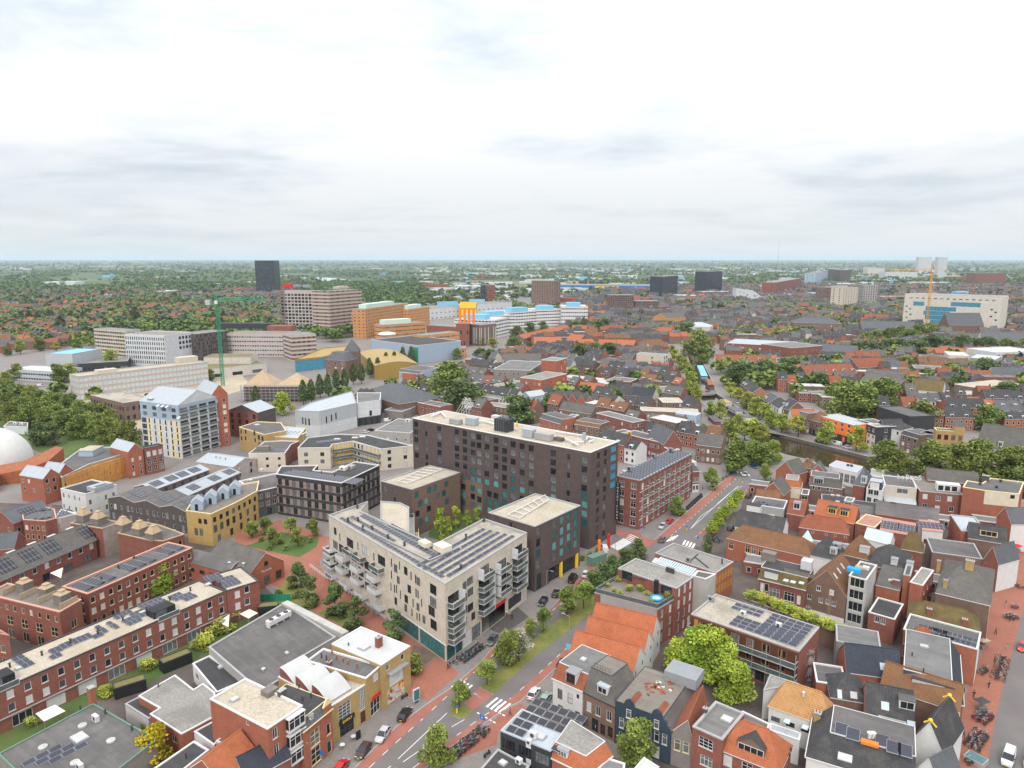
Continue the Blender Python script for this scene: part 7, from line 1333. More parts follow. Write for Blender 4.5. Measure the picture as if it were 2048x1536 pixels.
 # big cube of stone and glass, seen over the old town
fb=rect('cultural_centre','huge stone clad cultural centre with angled blue glazing',(1810,588),(2005,594),46,40,'sandstone',cat='cultural centre');fb.flat('grey_gravel','white_trim',ph=.6,cw=.8);Lf=fb.L
for z_,x0,x1 in((32,.1,.22),(33,.5,.8),(26.6,.24,.56),(21.2,.22,.5),(15.8,.24,.46),(10.4,.3,.46),(5,.33,.45)):fb.place(0,'g81-u',Lf*x0,z_,Lf*(x1-x0),5.2)
for i in range(14):fb.place(0,'k11-d',Lf*(.06+i*.065),41,3.2,1.2)
for p in((.02,30),(.06,27),(.02,23),(.07,20),(.03,16),(.06,12),(.9,30),(.94,27),(.9,22),(.95,18)):fb.place(0,'k11-d',Lf*p[0],p[1],2.4,1.8)
fb.done()
def crane(name,label,p,H_,jib,back,m,az,base_h=0,slew=0):
 g=G(p,0);t=thing(name,label,'tower crane',(g.x,g.y,0));x=MB();s=.9
 for sx,sy in((-s,-s),(s,-s),(s,s),(-s,s)):x.beam((sx,sy,0),(sx,sy,H_),.28)
 n=int(H_/2.6)
 for i in range(n):
  z0,z1=H_*i/n,H_*(i+1)/n;c=[(-s,-s),(s,-s),(s,s),(-s,s)]
  for k in range(4):a,d=c[k],c[(k+1)%4];x.beam((*a,z0),(*d,z1),.14);x.beam((*a,z1),(*d,z1),.14)
 x.obj('mast',m,t);y=MB();d=Vector((math.cos(az),math.sin(az),0));q=Vector((-d.y,d.x,0))
 for off,z_ in((-.8,H_),(.8,H_)):y.beam(tuple(-d*back+q*off+Vector((0,0,z_))),tuple(d*jib+q*off+Vector((0,0,z_))),.26)
 y.beam((0,0,H_+1.6),tuple(d*jib+Vector((0,0,H_+1.2))),.26);k=int(jib/2.4)
 for i in range(k):
  for off in(-.8,.8):y.beam(tuple(d*(jib*i/k)+q*off+Vector((0,0,H_))),tuple(d*(jib*(i+.5)/k)+Vector((0,0,H_+1.5))),.12);y.beam(tuple(d*(jib*(i+1)/k)+q*off+Vector((0,0,H_))),tuple(d*(jib*(i+.5)/k)+Vector((0,0,H_+1.5))),.12)
 y.beam((0,0,H_),(0,0,H_+6),.5);y.beam((0,0,H_+6),tuple(d*jib*.6+Vector((0,0,H_+1.5))),.09);y.beam((0,0,H_+6),tuple(-d*back+Vector((0,0,H_))),.09);y.obj('jib',m,t)
 z=MB();c=-d*(back-2);z.box(c.x-1.6,c.y-1.6,H_-3,c.x+1.6,c.y+1.6,H_+.4);z.obj('counterweight','concrete',t);z=MB();z.box(-1,-2.2,H_-2.4,1,-.9,H_);z.obj('cab','white_paint',t)
crane('tower_crane','green lattice tower crane over the hospital building site',(446,772),61,34,8,'green_metal',R(4));crane('tower_crane','yellow lattice tower crane in front of the stone cultural centre',(1852,664),76,60,22,'crane_yellow',R(188))
# further big roofs of the old town
th('long red brick library block with grey saw tooth roof',(1454,686),(1584,693),14.,40,'red_brick','flat',0,'zinc',22,3,name='library',w=2.2,wh=1.2);th('red brick end block with chimneys of the library',(1584,696),(1645,691),15.,34,'red_brick','flat',0,'grey_bitumen',8,3,name='library');th('brick palace with white arched windows and slate roof',(1587,645),(1685,647),15,24,'tan_brick','hx',5,'slate',16,3,name='old_palace');th('great slate roofed church nave by the cultural centre',(1898,650),(1968,650),15,20,'brown_brick','gx',13,'slate',6,1,name='church');th('long slate roofed church aisle between tower and nave',(1724,659),(1833,661),11,20,'brown_brick','gx',9,'slate',9,1,name='church')
th('slate cross roofs with white gables at the right edge of town',(1963,681),(2066,685),10,22,'sandstone','gx',8,'slate',10,1,name='church');th('red roofed almshouse with dormers among the park trees',(1615,751),(1715,746),8.5,16,'brown_brick','gx',6,'red_tile',12,2,name='almshouse',dn=[(Vector((8+8*i,1.4,9.6)),0,2.2,1.8,2)for i in range(5)]);th('red roofed almshouse wing running into the park',(1717,736),(1775,732),8,14,'brown_brick','gx',6,'red_tile',8,2,name='almshouse')
th('white walled old building with red tiled roof by the canal',(1432,722),(1533,724),8.5,12,'cream_paint','gx',4.4,'red_tile',10,2,name='old_hospice',dn=[(Vector((6+14*i,1.,9.2)),0,2,2,2)for i in range(4)]);th('brown gabled hall with arched white windows behind the big trees',(1721,758),(1792,773),9,14,'brown_brick','gx',4,'grey_tile',14,1,name='old_hall');th('dark blue roofed chapel with skylights',(1635,705),(1712,710),9,16,'brown_brick','gx',7,'slate',7,1,name='chapel')
th('modern pale office with ribbon windows right of the park',(1897,710),(1939,712),13,26,'sandstone','flat',0,'white_roof',4,2,name='office',w=6,wh=1.8,st='k31-d');th('modern pale office wing with grey ribbon windows',(1941,715),(1991,719),11,26,'grey_render','flat',0,'white_roof',5,2,name='office',w=5,wh=1.6,st='k31-d');th('long white roofed office at the right edge',(1992,705),(2083,702),13,30,'white_panel','flat',0,'white_roof',8,3,name='office',w=4)
th('white house with wide brown gable roof near the big trees',(1821,779),(1885,785),8,18,'white_paint','gx',6,'mossy_tile',4,2,name='town_house');th('brown brick school with glazed roof edge',(1830,736),(1888,739),9,18,'tan_brick','flat',0,'grey_bitumen',7,2,name='school');th('small grey villa with mansard in the park',(1844,720),(1895,722),9,14,'cream_paint','man',3,'slate',6,2,name='villa',top='slate');th('long low tan brick block with gravel roof',(1908,768),(1974,779),8,(2011,763),'tan_brick','flat',0,'pale_gravel',8,2,name='town_house');th('tan brick low block in front of the long one',(1914,789),(1975,790),6,14,'tan_brick','flat',0,'pale_gravel',8,1,name='town_house')
th('row of brown roofed houses with white frames right of the big trees',(1727,751),(1803,760),8,12,'brown_brick','gx',4.5,'grey_tile',12,2,name='town_house');th('orange brick hall of the old theatre behind the canal trees',(1334,637),(1372,635),14,26,'ochre_panel','gx',6,'grey_tile',4,2,name='theatre');th('sandstone theatre with domed corner and pale roof',(1368,652),(1420,654),12,22,'sandstone','hx',4,'zinc',5,2,name='theatre')
dt=thing('stepped_showroom','white wedge shaped building dotted with dark windows','building',(*G((1471,606),0),0));x=MB();Lw=hdist(G((1471,606)),G((1567,609)));
for s,y_ in((0,0),(1,24)):P=[(0,y_,0),(Lw,y_,0),(Lw,y_,3),(Lw*.55,y_,14),(Lw*.35,y_,26),(Lw*0,y_,30)];x.face(P if s==0 else P[::-1])
for p,q in zip([(Lw,3),(Lw*.55,14),(Lw*.35,26)],[(Lw*.55,14),(Lw*.35,26),(0,30)]):x.face([(p[0],0,p[1]),(p[0],24,p[1]),(q[0],24,q[1]),(q[0],0,q[1])])
x.face([(0,24,0),(0,0,0),(0,0,30),(0,24,30)]);x.obj('wall','white_panel',dt);x=MB()
for i in range(60):
 px,pz=random.random()*Lw*.8,random.random()*26
 if pz<27*(1-px/Lw/.95):x.box(px,-.06,pz,px+1.6,0,pz+2.)
struct(x.obj('glazing','glass_dark',dt),'stuff')
mast=thing('radio_mast','very thin radio mast on the horizon','mast',(*G((1554,552),0),0));x=MB();x.tube((0,0,0),(0,0,185),1.1,6,.5);x.obj('shaft','galvanised',mast)
# scaffolded ruin by the crane
sc_=thing('scaffolded_villa','old villa wrapped in grey scaffolding with bare rafters','villa',(*G((560,797),0),0));x=MB();x.box(-20,-9,0,20,9,10);x.obj('wall','brown_brick',sc_);x=MB();x.face([(-20,-9,10),(0,-9,10),(-10,-2,19)]);x.face([(0,-9,10),(0,9,10),(-10,-2,19)]);x.face([(0,-9,10),(20,-9,10),(12,0,17)]);x.face([(20,-9,10),(20,9,10),(12,0,17)]);x.obj('roof','timber_tan',sc_);x=MB()
for i in range(17):
 for y_ in(-10,-11.2):x.tube((-21+i*2.6,y_,0),(-21+i*2.6,y_,11),.12,4)
for k in range(5):x.box(-21.5,-11.3,1.8+k*2,21.5,-9.9,1.95+k*2);x.box(-21.5,-11.3,2.8+k*2,21.5,-11.2,2.9+k*2)
struct(x.obj('scaffold_tubes','galvanised',sc_),'stuff')
# ------------------------------------------------------------------ trees
for nm,c,c2 in(('leaf_mid',(.127,.185,.0427),(.282,.334,.0714)),('leaf_dark',(.0747,.127,.0488),(.176,.229,.0714)),('leaf_lime',(.224,.296,.0427),(.458,.489,.0872)),('leaf_bright',(.194,.296,.0305),(.412,.504,.0634)),('leaf_gold',(.28,.25,.015),(.60,.48,.02)),('leaf_purple',(.05,.035,.035),(.10,.075,.055)),('leaf_blossom',(.13,.15,.06),(.50,.49,.36))):
 mat(nm,c,kind='leaf',c2=c2,rough=.75,spec=.15,rnd=.16)
mat('bark',(.085,.065,.05),var=.3,ns=2.);mat('birch_bark',(.5,.48,.45),var=.3,ns=3.)
def leaf_mesh(name,m,V,T):
 """V: n x 4 x 3 leaf corners, T: n tints"""
 n=len(V);me=D.meshes.new(name);me.vertices.add(n*4);me.vertices.foreach_set('co',V.reshape(-1).astype(np.float32));me.loops.add(n*4);me.loops.foreach_set('vertex_index',np.arange(n*4,dtype=np.int32))
 me.polygons.add(n);me.polygons.foreach_set('loop_start',np.arange(0,n*4,4,dtype=np.int32));me.polygons.foreach_set('loop_total',np.full(n,4,np.int32));me.update(calc_edges=True)
 a=me.attributes.new('tint','FLOAT','FACE');a.data.foreach_set('value',T.astype(np.float32));me.materials.append(M[m]);return me
def leaves(C,sz,tint,flat=.35):
 n=len(C);nr=rng.normal(size=(n,3));nr[:,2]=np.abs(nr[:,2])+flat;nr/=np.linalg.norm(nr,axis=1)[:,None];t=np.cross(nr,rng.normal(size=(n,3)));t/=np.linalg.norm(t,axis=1)[:,None];b=np.cross(nr,t)
 s=sz*rng.uniform(.6,1.3,(n,1));a=s*rng.uniform(.55,.9,(n,1));return np.stack([C-t*s-b*a*.3,C-b*a,C+t*s+b*a*.3,C+b*a],1),tint
def crown(H,Rc,zc,n,sz,m,blobs=9,top=1.,seed=0):
 """foliage of clumps scattered over several uneven lobes"""
 c0=[]
 blobs=int(blobs*1.9)
 for k in range(blobs):
  a=rng.uniform(0,6.28);r=Rc*rng.uniform(.1,.74);z=zc+(H-zc)*(rng.uniform(-.75,.72));f=1-.55*max(0,(z-zc)/(H-zc))*top;c0. append((r*f*math.cos(a),r*f*math.sin(a),z,Rc*rng.uniform(.28,.46)*(1-.3*max(0,(z-zc)/(H-zc)))))
 c0. append((0,0,zc+(H-zc)*.6,Rc*.42));c0=np.array(c0);k=rng.integers(0,len(c0),n);d=rng.normal(size=(n,3));d/=np.linalg.norm(d,axis=1)[:,None];r=c0[k,3:4]*np.cbrt(rng.uniform(.25,1.,(n,1)))
 P=c0[k,:3]+d*r*np.array([1,1,.85]);P+=rng.normal(size=(n,3))*sz*.5
 tint=np.clip(rng.uniform(0,1,len(c0))[k]*.6+rng.uniform(-.05,.45,n),0,1);return leaf_mesh('crown',m,*leaves(P,sz,tint))
def column_crown(H,Rc,z0,n,sz,m):
 t=rng.uniform(0,1,n);prof=np.where(t<.25,.5+2*t,1.15*np.sqrt(np.maximum(.02,1-t)))*Rc;a=rng.uniform(0,6.28,n);r=prof*np.sqrt(rng.uniform(.35,1,n))*(1+.25*np.sin(a*3+t*9));P=np.stack([r*np.cos(a),r*np.sin(a),z0+(H-z0)*t],1)
 return leaf_mesh('crown',m,*leaves(P,sz,np.clip(rng.uniform(.1,.9,n),0,1)))
def trunk_mesh(H,r,zc,Rc,m,limbs=5):
 x=MB();x.tube((0,0,-.3),(.1,.05,zc),r,7,r*.65);x.tube((.1,.05,zc),(0,0,H*.85),r*.6,6,r*.15)
 for i in range(limbs):a=i*6.28/limbs+.4;x.tube((.05,0,zc*(.75+.06*i)),(Rc*.6*math.cos(a),Rc*.6*math.sin(a),zc+(H-zc)*(.25+.08*i)),r*.4,5,r*.1)
 return x.mesh('trunk',m)
TREES={}
def tree_kind(k,H,Rc,zc,n,sz,leaf,bark='bark',col=False,blobs=9,var=2,r=None):
 TREES[k]=(H,[(trunk_mesh(H,r or H*.02,zc*.8 if col else zc*.75,Rc*(.3 if col else 1),bark,3 if col else 6),column_crown(H,Rc,zc,n,sz,leaf)if col else crown(H,Rc,zc,n,sz,leaf,blobs))for _ in range(var)])
tree_kind('round',9,3.6,4.6,3600,.27,'leaf_mid',var=3);tree_kind('young',6.2,2.1,3.4,2600,.2,'leaf_mid',blobs=7,var=3);tree_kind('lime',9.5,3.2,5.,1900,.29,'leaf_lime',var=3);tree_kind('bright',10,4.2,5.,4200,.27,'leaf_bright',blobs=14);tree_kind('gold',6.5,3.4,3.2,4200,.2,'leaf_gold',blobs=12,var=1)
tree_kind('dark',13,5.2,6.,2600,.42,'leaf_dark',blobs=12,var=3);tree_kind('big',17,7.5,8.,4200,.5,'leaf_mid',blobs=16,var=3);tree_kind('bigdark',17,7.5,8.,3600,.55,'leaf_dark',blobs=16,var=2);tree_kind('poplar',14,2.4,2.2,1500,.42,'leaf_dark',col=True,var=2);tree_kind('birch',9,2.7,3.9,3600,.22,'leaf_dark','birch_bark',blobs=8,var=2,r=.13);tree_kind('blossom',7.6,2.6,4.,2600,.22,'leaf_blossom',var=1);tree_kind('slim',9.5,1.9,4.,1700,.24,'leaf_bright','birch_bark',blobs=7,var=2,r=.1);tree_kind('plane',4.6,2.5,3.1,1900,.24,'leaf_bright',blobs=8,var=2);tree_kind('conifer',6.5,1.4,.5,1300,.22,'leaf_dark',col=True,var=1);tree_kind('purple',14,5,7,2200,.45,'leaf_purple',var=1)
tree_kind('bush',2.6,1.7,1.2,1500,.17,'leaf_mid',blobs=7,var=2,r=.06);tree_kind('vine',2.4,1.6,1.1,1400,.17,'leaf_lime',blobs=7,var=2,r=.05)
ntree=[0]
GROW={'big':(1.1,1.3),'bigdark':(1.1,1.3),'lime':(1.2,1.3),'dark':(1.1,1.25),'round':(1.1,1.15),'bright':(1.1,1.2),'poplar':(1.15,1.1),'vine':(1,1.1),'bush':(1,1),'plane':(1,1.05)}
def tree(k,p,h,label,group=None,w=1.,name='tree',cat='tree',world=False,z=0):
 H,ms=TREES[k];q=p if world else G(p,z);tr,cr=ms[ntree[0]%len(ms)];ntree[0]+=1;t=thing(name,label,cat,(q[0],q[1],z),random.random()*6.28,group);h*=GROW.get(k,(1.05,1.1))[0];w*=GROW.get(k,(1.05,1.1))[1];s=h/H;t.scale=(s*w,s*w,s);link('trunk',tr,t);link('crown',cr,t);return t
for k,p,h,l,w in(('young',(974,1371),6.,'small round tree at the near tip of the grassy median',1.1),('round',(1013,1331),8.2,'dense green tree on the median beside the white flowering one',.8),('blossom',(1038,1323),8.2,'white flowering tree on the grassy median',1.),('young',(1061,1278),5.2,'small dark tree on the median behind the flowering one',1.),('young',(1086,1262),6.2,'slender tree on the median across from the dark driveway',.9),('young',(1133,1231),7.6,'tall young tree on the median opposite the parked black cars',1.05),('young',(1167,1218),7.6,'tall young tree on the median next to the container hedge',1.05),('young',(919,1414),5.8,'small tree on the oval traffic island with the yellow bollard',1.05),('round',(878,1534),8.,'full round tree at the bottom of the boulevard beside the long bicycle row',.9),('bright',(319,1186),8.5,'bright green tree in the lane behind the long gravel roofed terrace',1.1),('gold',(305,1537),7.6,'golden yellow flowering tree at the bottom edge beside the low roofs',1.05),('round',(1355,1031),7.,'round street tree before the five storey brick block',.95),('round',(1422,976),8.,'round street tree by the white shopfront',.9),('conifer',(1415,1108),6.,'narrow dark conifer beside the zebra crossing',1.),('round',(1268,1527),8.5,'bushy dark green tree in the garden before the blue gabled house',1.),('round',(1530,962),7.,'street tree at the top end of the upper boulevard',.9),('young',(503,1075),5.,'small tree at the gold corner block',1.1)):tree(k,p,h,l,w=w)
for i,(p,h)in enumerate((((1391,1349),10.5),((1424,1354),11),((1449,1374),9.5),((1464,1402),8),((1358,1347),8))):tree('bright',p,h,['tallest bright green tree in the yard behind the blue house','bright green tree leaning on the gallery flats','bright green tree right of the tallest one in the yard','lower green tree at the right end of the yard','lower green tree at the left end of the yard by the white gables'][i],'yard trees below the gallery flats',1.)
for i,p in enumerate(((619,1208),(671,1230),(714,1255),(598,1176),(791,1278))):tree('birch',p,(8.5,9.5,8.5,8,8)[i],['white stemmed tree in the planting bed next to the green fence','tallest white stemmed tree in the middle of the planting beds','white stemmed tree closest to the cooling hall ledge','white stemmed tree by the old hall terrace','dark tree beside the white roofed yellow shop'][i],'white stemmed trees in the brick square',1.15)
for i,p in enumerate(((504,1077),(530,1069),(546,1092),(582,1069),(596,1093),(627,1072))):tree('young',p,6.,'small tree in the square garden between gold and slatted block','trees in the square garden',1.1)
for i,p in enumerate(((882,1074),(912,1056),(935,1056),(955,1044),(896,1069))):tree('slim',p,(11,8.5,7,6,7)[i],'slender light green tree on the courtyard lawn of the hotel','slender courtyard trees',1.)
for i in range(7):p=((1421,1074)[0]+i*9.6,(1421,1074)[1]-i*11.5);tree('plane',p,4.8,'clipped round plane tree in the row along the upper boulevard','clipped plane trees',1.05)
for i,p in enumerate(((1189,1184),(1206,1166),(1224,1151),(1249,1128),(1275,1119),(1262,1124))):tree('dark',p,(6.5,6,6,5,6.5,4)[i],['dark bush tree at the foot of the terrace wing','dark bush tree beside the green container','dark bush tree between container and brick block','low light tree beyond the container','dark round tree at the end of the median hedge','low shrub tree near the end of the median'][i],'hedge trees by the container',.95)
tree('bush',(829,1342),3.6,'big round shrub in the raised bed by the yellow shop',name='shrub',cat='shrub',w=1.3)
for p,h,l in(((428,1255),3.8,'climbing green vines over the garden pergola'),((410,1296),3.4,'yellow green garden shrubs beside the hall wall'),((441,1265),3.6,'light green shrub behind the sand coloured sail'),((297,1339),2.6,'round green shrub between the two black sheds'),((211,1390),2.2,'low garden shrubs by the first black shed'),((64,1451),1.8,'small green shrub near the white sail'),((307,1458),3.,'dark green yard shrub next to the gravel roof'),((471,1240),2.6,'garden shrub behind the far white sail')):tree('vine',p,h,l,name='shrub',cat='shrub',w=1.2)
for p in((522,1082),(539,1100),(562,1087),(572,1100),(603,1082),(621,1084),(558,1189),(588,1197),(608,1220),(657,1235),(695,1255),(680,1222),(1150,1128),(1165,1120),(1180,1112),(1196,1104)):tree('bush',p,1.5,'low green shrub in a planting bed','shrubs in the planting beds',1.3,'shrub','shrub')
for i in range(12):p=(1506+i*15.6,1197+i*6.1);tree('vine',p,2.2,'clump of the tall green hedge behind the gallery flats','hedge behind the gallery flats',1.4,'hedge','hedge',z=4.6)
for p,h in(((1236,1162),1.3),((1228,1183),1.),((1240,1188),1.),((1259,1181),1.6),((1260,1198),.9),((1280,1181),1.5),((1294,1189),1.1),((1337,1195),1.7),((1343,1191),1.5),((1302,1206),1.),((1255,1163),1.),((1215,1173),1.)):tree('vine',p,h,'potted green plant on the planted roof terrace','potted plants on the roof terrace',1.,'potted_plant','plant',z=9.55)
for i in range(15):p=((607,809)[0]+i*16.6,(607,809)[1]-i*6.6+(i%2)*5);tree('poplar',p,13.5,'narrow dark column shaped tree in the row along the tram street','column shaped trees along the tram street',1.05)
for p,h,k,l in(((901,809),26,'big','huge round tree behind the hotel roof sign'),((928,828),20,'bigdark','dark round tree in front of the huge one behind the hotel'),((1036,849),16,'bigdark','dark tree behind the black roof box of the hotel'),((1096,828),12,'dark','rounded tree right of the dark one behind the hotel'),((567,828),13,'bright','bright green tree beside the tram street'),((533,842),10,'bright','light green tree behind the yellow brick block'),((513,821),13,'poplar','narrow tree close to the orange brick tower'),((1396,713),24,'big','great bright tree standing at the far bend of the canal'),((1371,682),20,'bigdark','dark tree behind the great canal tree'),((1401,726),14,'big','tree on the water edge below the great canal tree'),((1575,768),19,'bigdark','tallest dark tree in the wood by the bridge'),((1640,784),14,'dark','dark tree between the wood and the red almshouse'),((1605,786),12,'birch','small feathery tree before the almshouse'),((1685,835),19,'big','wide green tree behind the orange canal house'),((1724,835),20,'big','widest tree of the clump behind the dark block'),((1771,817),18,'big','round green tree right of the widest clump'),((1838,856),15,'big','round tree beside the white canal house'),((1974,862),14,'big','round tree behind the yellow corner house'),((2011,818),16,'bigdark','dark tree among roofs at the right edge'),((1968,760),16,'bigdark','dark tree in front of the pale office'),((1888,787),11,'dark','small dark tree beside the mossy roofed white house'),((84,889),11,'dark','dark tree beside the white dome'),((104,890),11,'dark','second dark tree right of the white dome'),((1811,746),14,'big','pale green tree in the school yard'),((1760,739),11,'big','small round tree by the almshouse wing')):tree(k,p,h,l,w=1.05)
for a,c,n,k,h,l,gr in(((1464,768),(1568,768),9,'bigdark',15,'dense dark tree of the wood by the bridge','wood by the bridge'),((1657,809),(1743,809),5,'big',15,'green tree in the clump behind the canal houses','clump behind the canal houses'),((1710,719),(1967,705),13,'bigdark',17,'dark park tree in front of the churches','park trees'),((1734,691),(1881,678),8,'big',17,'green park tree in the second row before the churches','park trees behind'),((1984,708),(2052,705),4,'big',15,'tree before the gabled slate roofs at the right edge','trees at the right edge')):
 for i in range(n):f=i/max(1,n-1);tree(k,(a[0]+(c[0]-a[0])*f+random.uniform(-4,4),a[1]+(c[1]-a[1])*f+random.uniform(-3,5)),h*random.uniform(.85,1.1),l,gr)
tree('purple',(1840,736),16,'dark purple leaved tree in the park')
for p,h in(((1461,795),9),((1476,806),9),((1493,819),10),((1511,831),10),((1528,846),10),((1541,857),8.5),((1563,866),9),((1596,874),10.5),((1652,888),10),((1712,902),10.5),((1881,907),9)):tree('lime',p,h,'light green lime tree on the far quay of the canal','quay lime trees')
for p,h,k in(((1468,944),13.5,'round'),((1456,891),13,'round'),((1489,880),9,'lime'),((1506,882),10.5,'lime'),((1524,888),8.5,'lime'),((1476,856),7,'lime'),((1494,923),9,'round'),((1505,927),10,'round'),((1518,930),10,'round'),((1532,930),10,'round'),((1546,921),8,'lime')):tree(k,p,h,'tall green tree on the near side of the canal bend','trees at the near canal bend')
for p,h in(((1770,944),13.5),((1797,941),9),((1856,952),15),((1914,952),14),((1955,952),16),((2005,954),13),((2033,957),13),((2070,985),13)):tree('big',p,h,'broad green tree on the quay before the yellow corner house','broad quay trees at the right',.95)
for p,h,k in(((1343,715),10,'lime'),((1348,723),10,'lime'),((1359,733),10,'lime'),((1368,746),11,'lime'),((1378,763),11,'lime'),((1382,778),11,'lime'),((1359,786),10,'round'),((1381,806),12,'lime'),((1392,808),11,'lime'),((1326,755),8,'lime'),((1339,756),8,'lime'),((1419,831),8,'round'),((1439,836),9,'lime'),((1406,876),7,'round')):tree(k,p,h,'light green street tree on the near canal bank up to the bridge','street trees on the canal bank')
for r_,(a,c,n)in enumerate((((-20,812),(259,896),15),((-20,790),(223,858),13),((-10,840),(162,876),6))):
 for i in range(n):f=i/(n-1);tree('big',(a[0]+(c[0]-a[0])*f,a[1]+(c[1]-a[1])*f),12.5*random.uniform(.9,1.1),'tree of the double avenue behind the white dome','avenue behind the white dome',.82)
for i,p in enumerate(((260,773),(284,773),(222,736),(154,702),(113,705),(82,702),(41,708),(14,712),(178,691),(34,760),(14,770),(120,767),(140,763),(420,763),(342,770),(144,739))):tree('round' if i%2 else 'lime',p,(12,9,14)[i%3],'scattered green tree around the old institute at the far left','trees around the institute')
for p,h in(((43,647),15),((60,647),16),((77,650),16),((102,647),17),((123,671),20),((144,647),16),((168,647),15),((272,650),22),((427,647),14),((448,644),14)):tree('poplar',p,h,'dark upright tree between the red terraces at the far left','upright trees between the far terraces',1.7)
for p,h,k in(((962,726),13,'bigdark'),((979,732),14,'bigdark'),((1027,705),15,'bigdark'),((1058,708),12,'dark'),((962,691),11,'round'),((986,702),12,'lime'),((1034,678),15,'big'),((1061,671),15,'bigdark'),((1085,664),13,'big'),((1160,726),17,'bigdark'),((1188,719),15,'bigdark'),((1215,722),16,'bigdark'),((1147,668),16,'bigdark'),((1167,668),18,'poplar'),((1195,671),17,'bigdark'),((1208,664),16,'bigdark'),((1256,644),15,'bigdark'),((1280,640),15,'bigdark'),((1294,664),13,'bigdark'),((914,719),10,'round'),((894,702),9,'lime'),((1379,626),15,'bigdark'),((1410,630),15,'bigdark'),((1440,626),16,'bigdark'),((1539,633),13,'dark'),((1492,630),12,'dark'),((1799,613),18,'big'),((1539,579),22,'bigdark'),((1751,637),12,'round'),((1717,635),12,'lime')):tree(k,p,h,'green tree rising between the roofs of the middle distance','trees between the far roofs')
# ------------------------------------------------------------------ the rest of the old town, suburbs, woods and plain
def inside(p,P):
 c=False;n=len(P);x,y=p[0],p[1]
 for i in range(n):
  a,b=P[i],P[i-1]
  if(a[1]>y)!=(b[1]>y)and x<(b[0]-a[0])*(y-a[1])/(b[1]-a[1])+a[0]:c=not c
 return c
FP=[]
for b in BLD:
 cs,sn=math.cos(b.rz),math.sin(b.rz);P=[(b.a.x+cs*p.x-sn*p.y,b.a.y+sn*p.x+cs*p.y)for p in b.poly];cx=sum(p[0]for p in P)/len(P);cy=sum(p[1]for p in P)/len(P);FP.append((P,cx,cy,max(hdist(p,(cx,cy))for p in P)))
ROADS=[canal,[G(p)for p in[(1540,866),(1439,784),(1444,774),(1575,844),(1732,888),(2100,900),(2100,935),(1673,897)]],[G(p)for p in[(1331,711),(1343,711),(1366,756),(1392,781),(1409,856),(1442,895),(1419,895),(1368,776)]],[G(p)for p in LK+RK[::-1]],[G(p)for p in[(1232,1058),(1280,1066),(1408,972),(1459,952),(1510,972),(1398,1074),(1307,1109)]],[G(p)for p in[(150,800),(480,830),(700,800),(1010,715),(1000,690),(520,690),(400,735),(150,770)]]]
TP=[(o.location.x,o.location.y,1.2+.22*o.scale[0]*8)for o in D.objects if o.get('category')=='tree']
def free(c,r):
 for P,cx,cy,R_ in FP:
  d=hdist(c,(cx,cy))
  if d<R_+r and(inside(c,P)or any(inside((c[0]+r*math.cos(k*.785),c[1]+r*math.sin(k*.785)),P)for k in range(8))or(d<r)):return False
 if any(hdist(c,(x,y))<q+r*.6 for x,y,q in TP):return False
 return not any(inside((c[0]+r*.9*math.cos(k*1.05),c[1]+r*.9*math.sin(k*1.05)),P)for P in ROADS for k in range(6))
def house_geo(w,d,h,rh,flat=False):
 a,r,c,g=MB(),MB(),MB(),MB();x0,x1,y0,y1=-w/2,w/2,-d/2,d/2
 for p,q in(((x0,y0),(x1,y0)),((x1,y0),(x1,y1)),((x1,y1),(x0,y1)),((x0,y1),(x0,y0))):a.face([(*p,0),(*q,0),(*q,h),(*p,h)])
 if flat:r.face([(x0,y0,h-.2),(x1,y0,h-.2),(x1,y1,h-.2),(x0,y1,h-.2)]);c.box(x0-.05,y0-.05,h-.25,x1+.05,y0+.25,h+.05);c.box(x0-.05,y1-.25,h-.25,x1+.05,y1+.05,h+.05)
 else:
  a.face([(x1,y0,h),(x1,y1,h),(x1,0,h+rh)]);a.face([(x0,y1,h),(x0,y0,h),(x0,0,h+rh)]);e=.3
  r.face([(x0-.1,y0-e,h-.1),(x1+.1,y0-e,h-.1),(x1+.1,0,h+rh+.1),(x0-.1,0,h+rh+.1)]);r.face([(x1+.1,y1+e,h-.1),(x0-.1,y1+e,h-.1),(x0-.1,0,h+rh+.1),(x1+.1,0,h+rh+.1)])
  c.box(x1-.9,-.35,h+rh*.5,x1-.2,.35,h+rh+1.);g.box(x0-.1,y0-e-.06,h-.22,x1+.1,y0-e,h-.08,0)
  g.box(-.8,y0+.4,h-.1,.8,y0+2.6,h+1.5,0);g.box(-.6,y0+.36,h+.3,.6,y0+.41,h+1.3,1)
 n=max(2,int(w/2.2));fl=max(1,int(h/3))
 for k in range(fl):
  for i in range(n):
   for s,yy in((-1,y0),(1,y1)):X=x0+(i+.5)*w/n;Z=.9+k*3.;g.box(X-.62,yy-.05,Z,X+.62,yy+.05,Z+1.65,0);g.box(X-.5,yy-.07,Z+.12,X+.5,yy+.07,Z+1.53,1)
 return a,r,c,g
KINDS_=[('red_brick','grey_tile'),('brown_brick','dark_tile'),('brown_brick','red_tile'),('orange_brick','dark_tile'),('white_paint','dark_tile'),('tan_brick','orange_tile'),('brown_brick','brown_tile'),('red_brick','grey_bitumen'),('brown_brick','white_roof'),('beige_render','slate')]
RN={'grey_tile':'grey tiled','dark_tile':'black tiled','red_tile':'red tiled','orange_tile':'orange tiled','brown_tile':'brown tiled','grey_bitumen':'flat grey','white_roof':'flat white','slate':'slate'}
WN={'red_brick':'red brick','brown_brick':'brown brick','orange_brick':'orange brick','white_paint':'white painted','tan_brick':'tan brick','beige_render':'beige rendered'}
PR={}
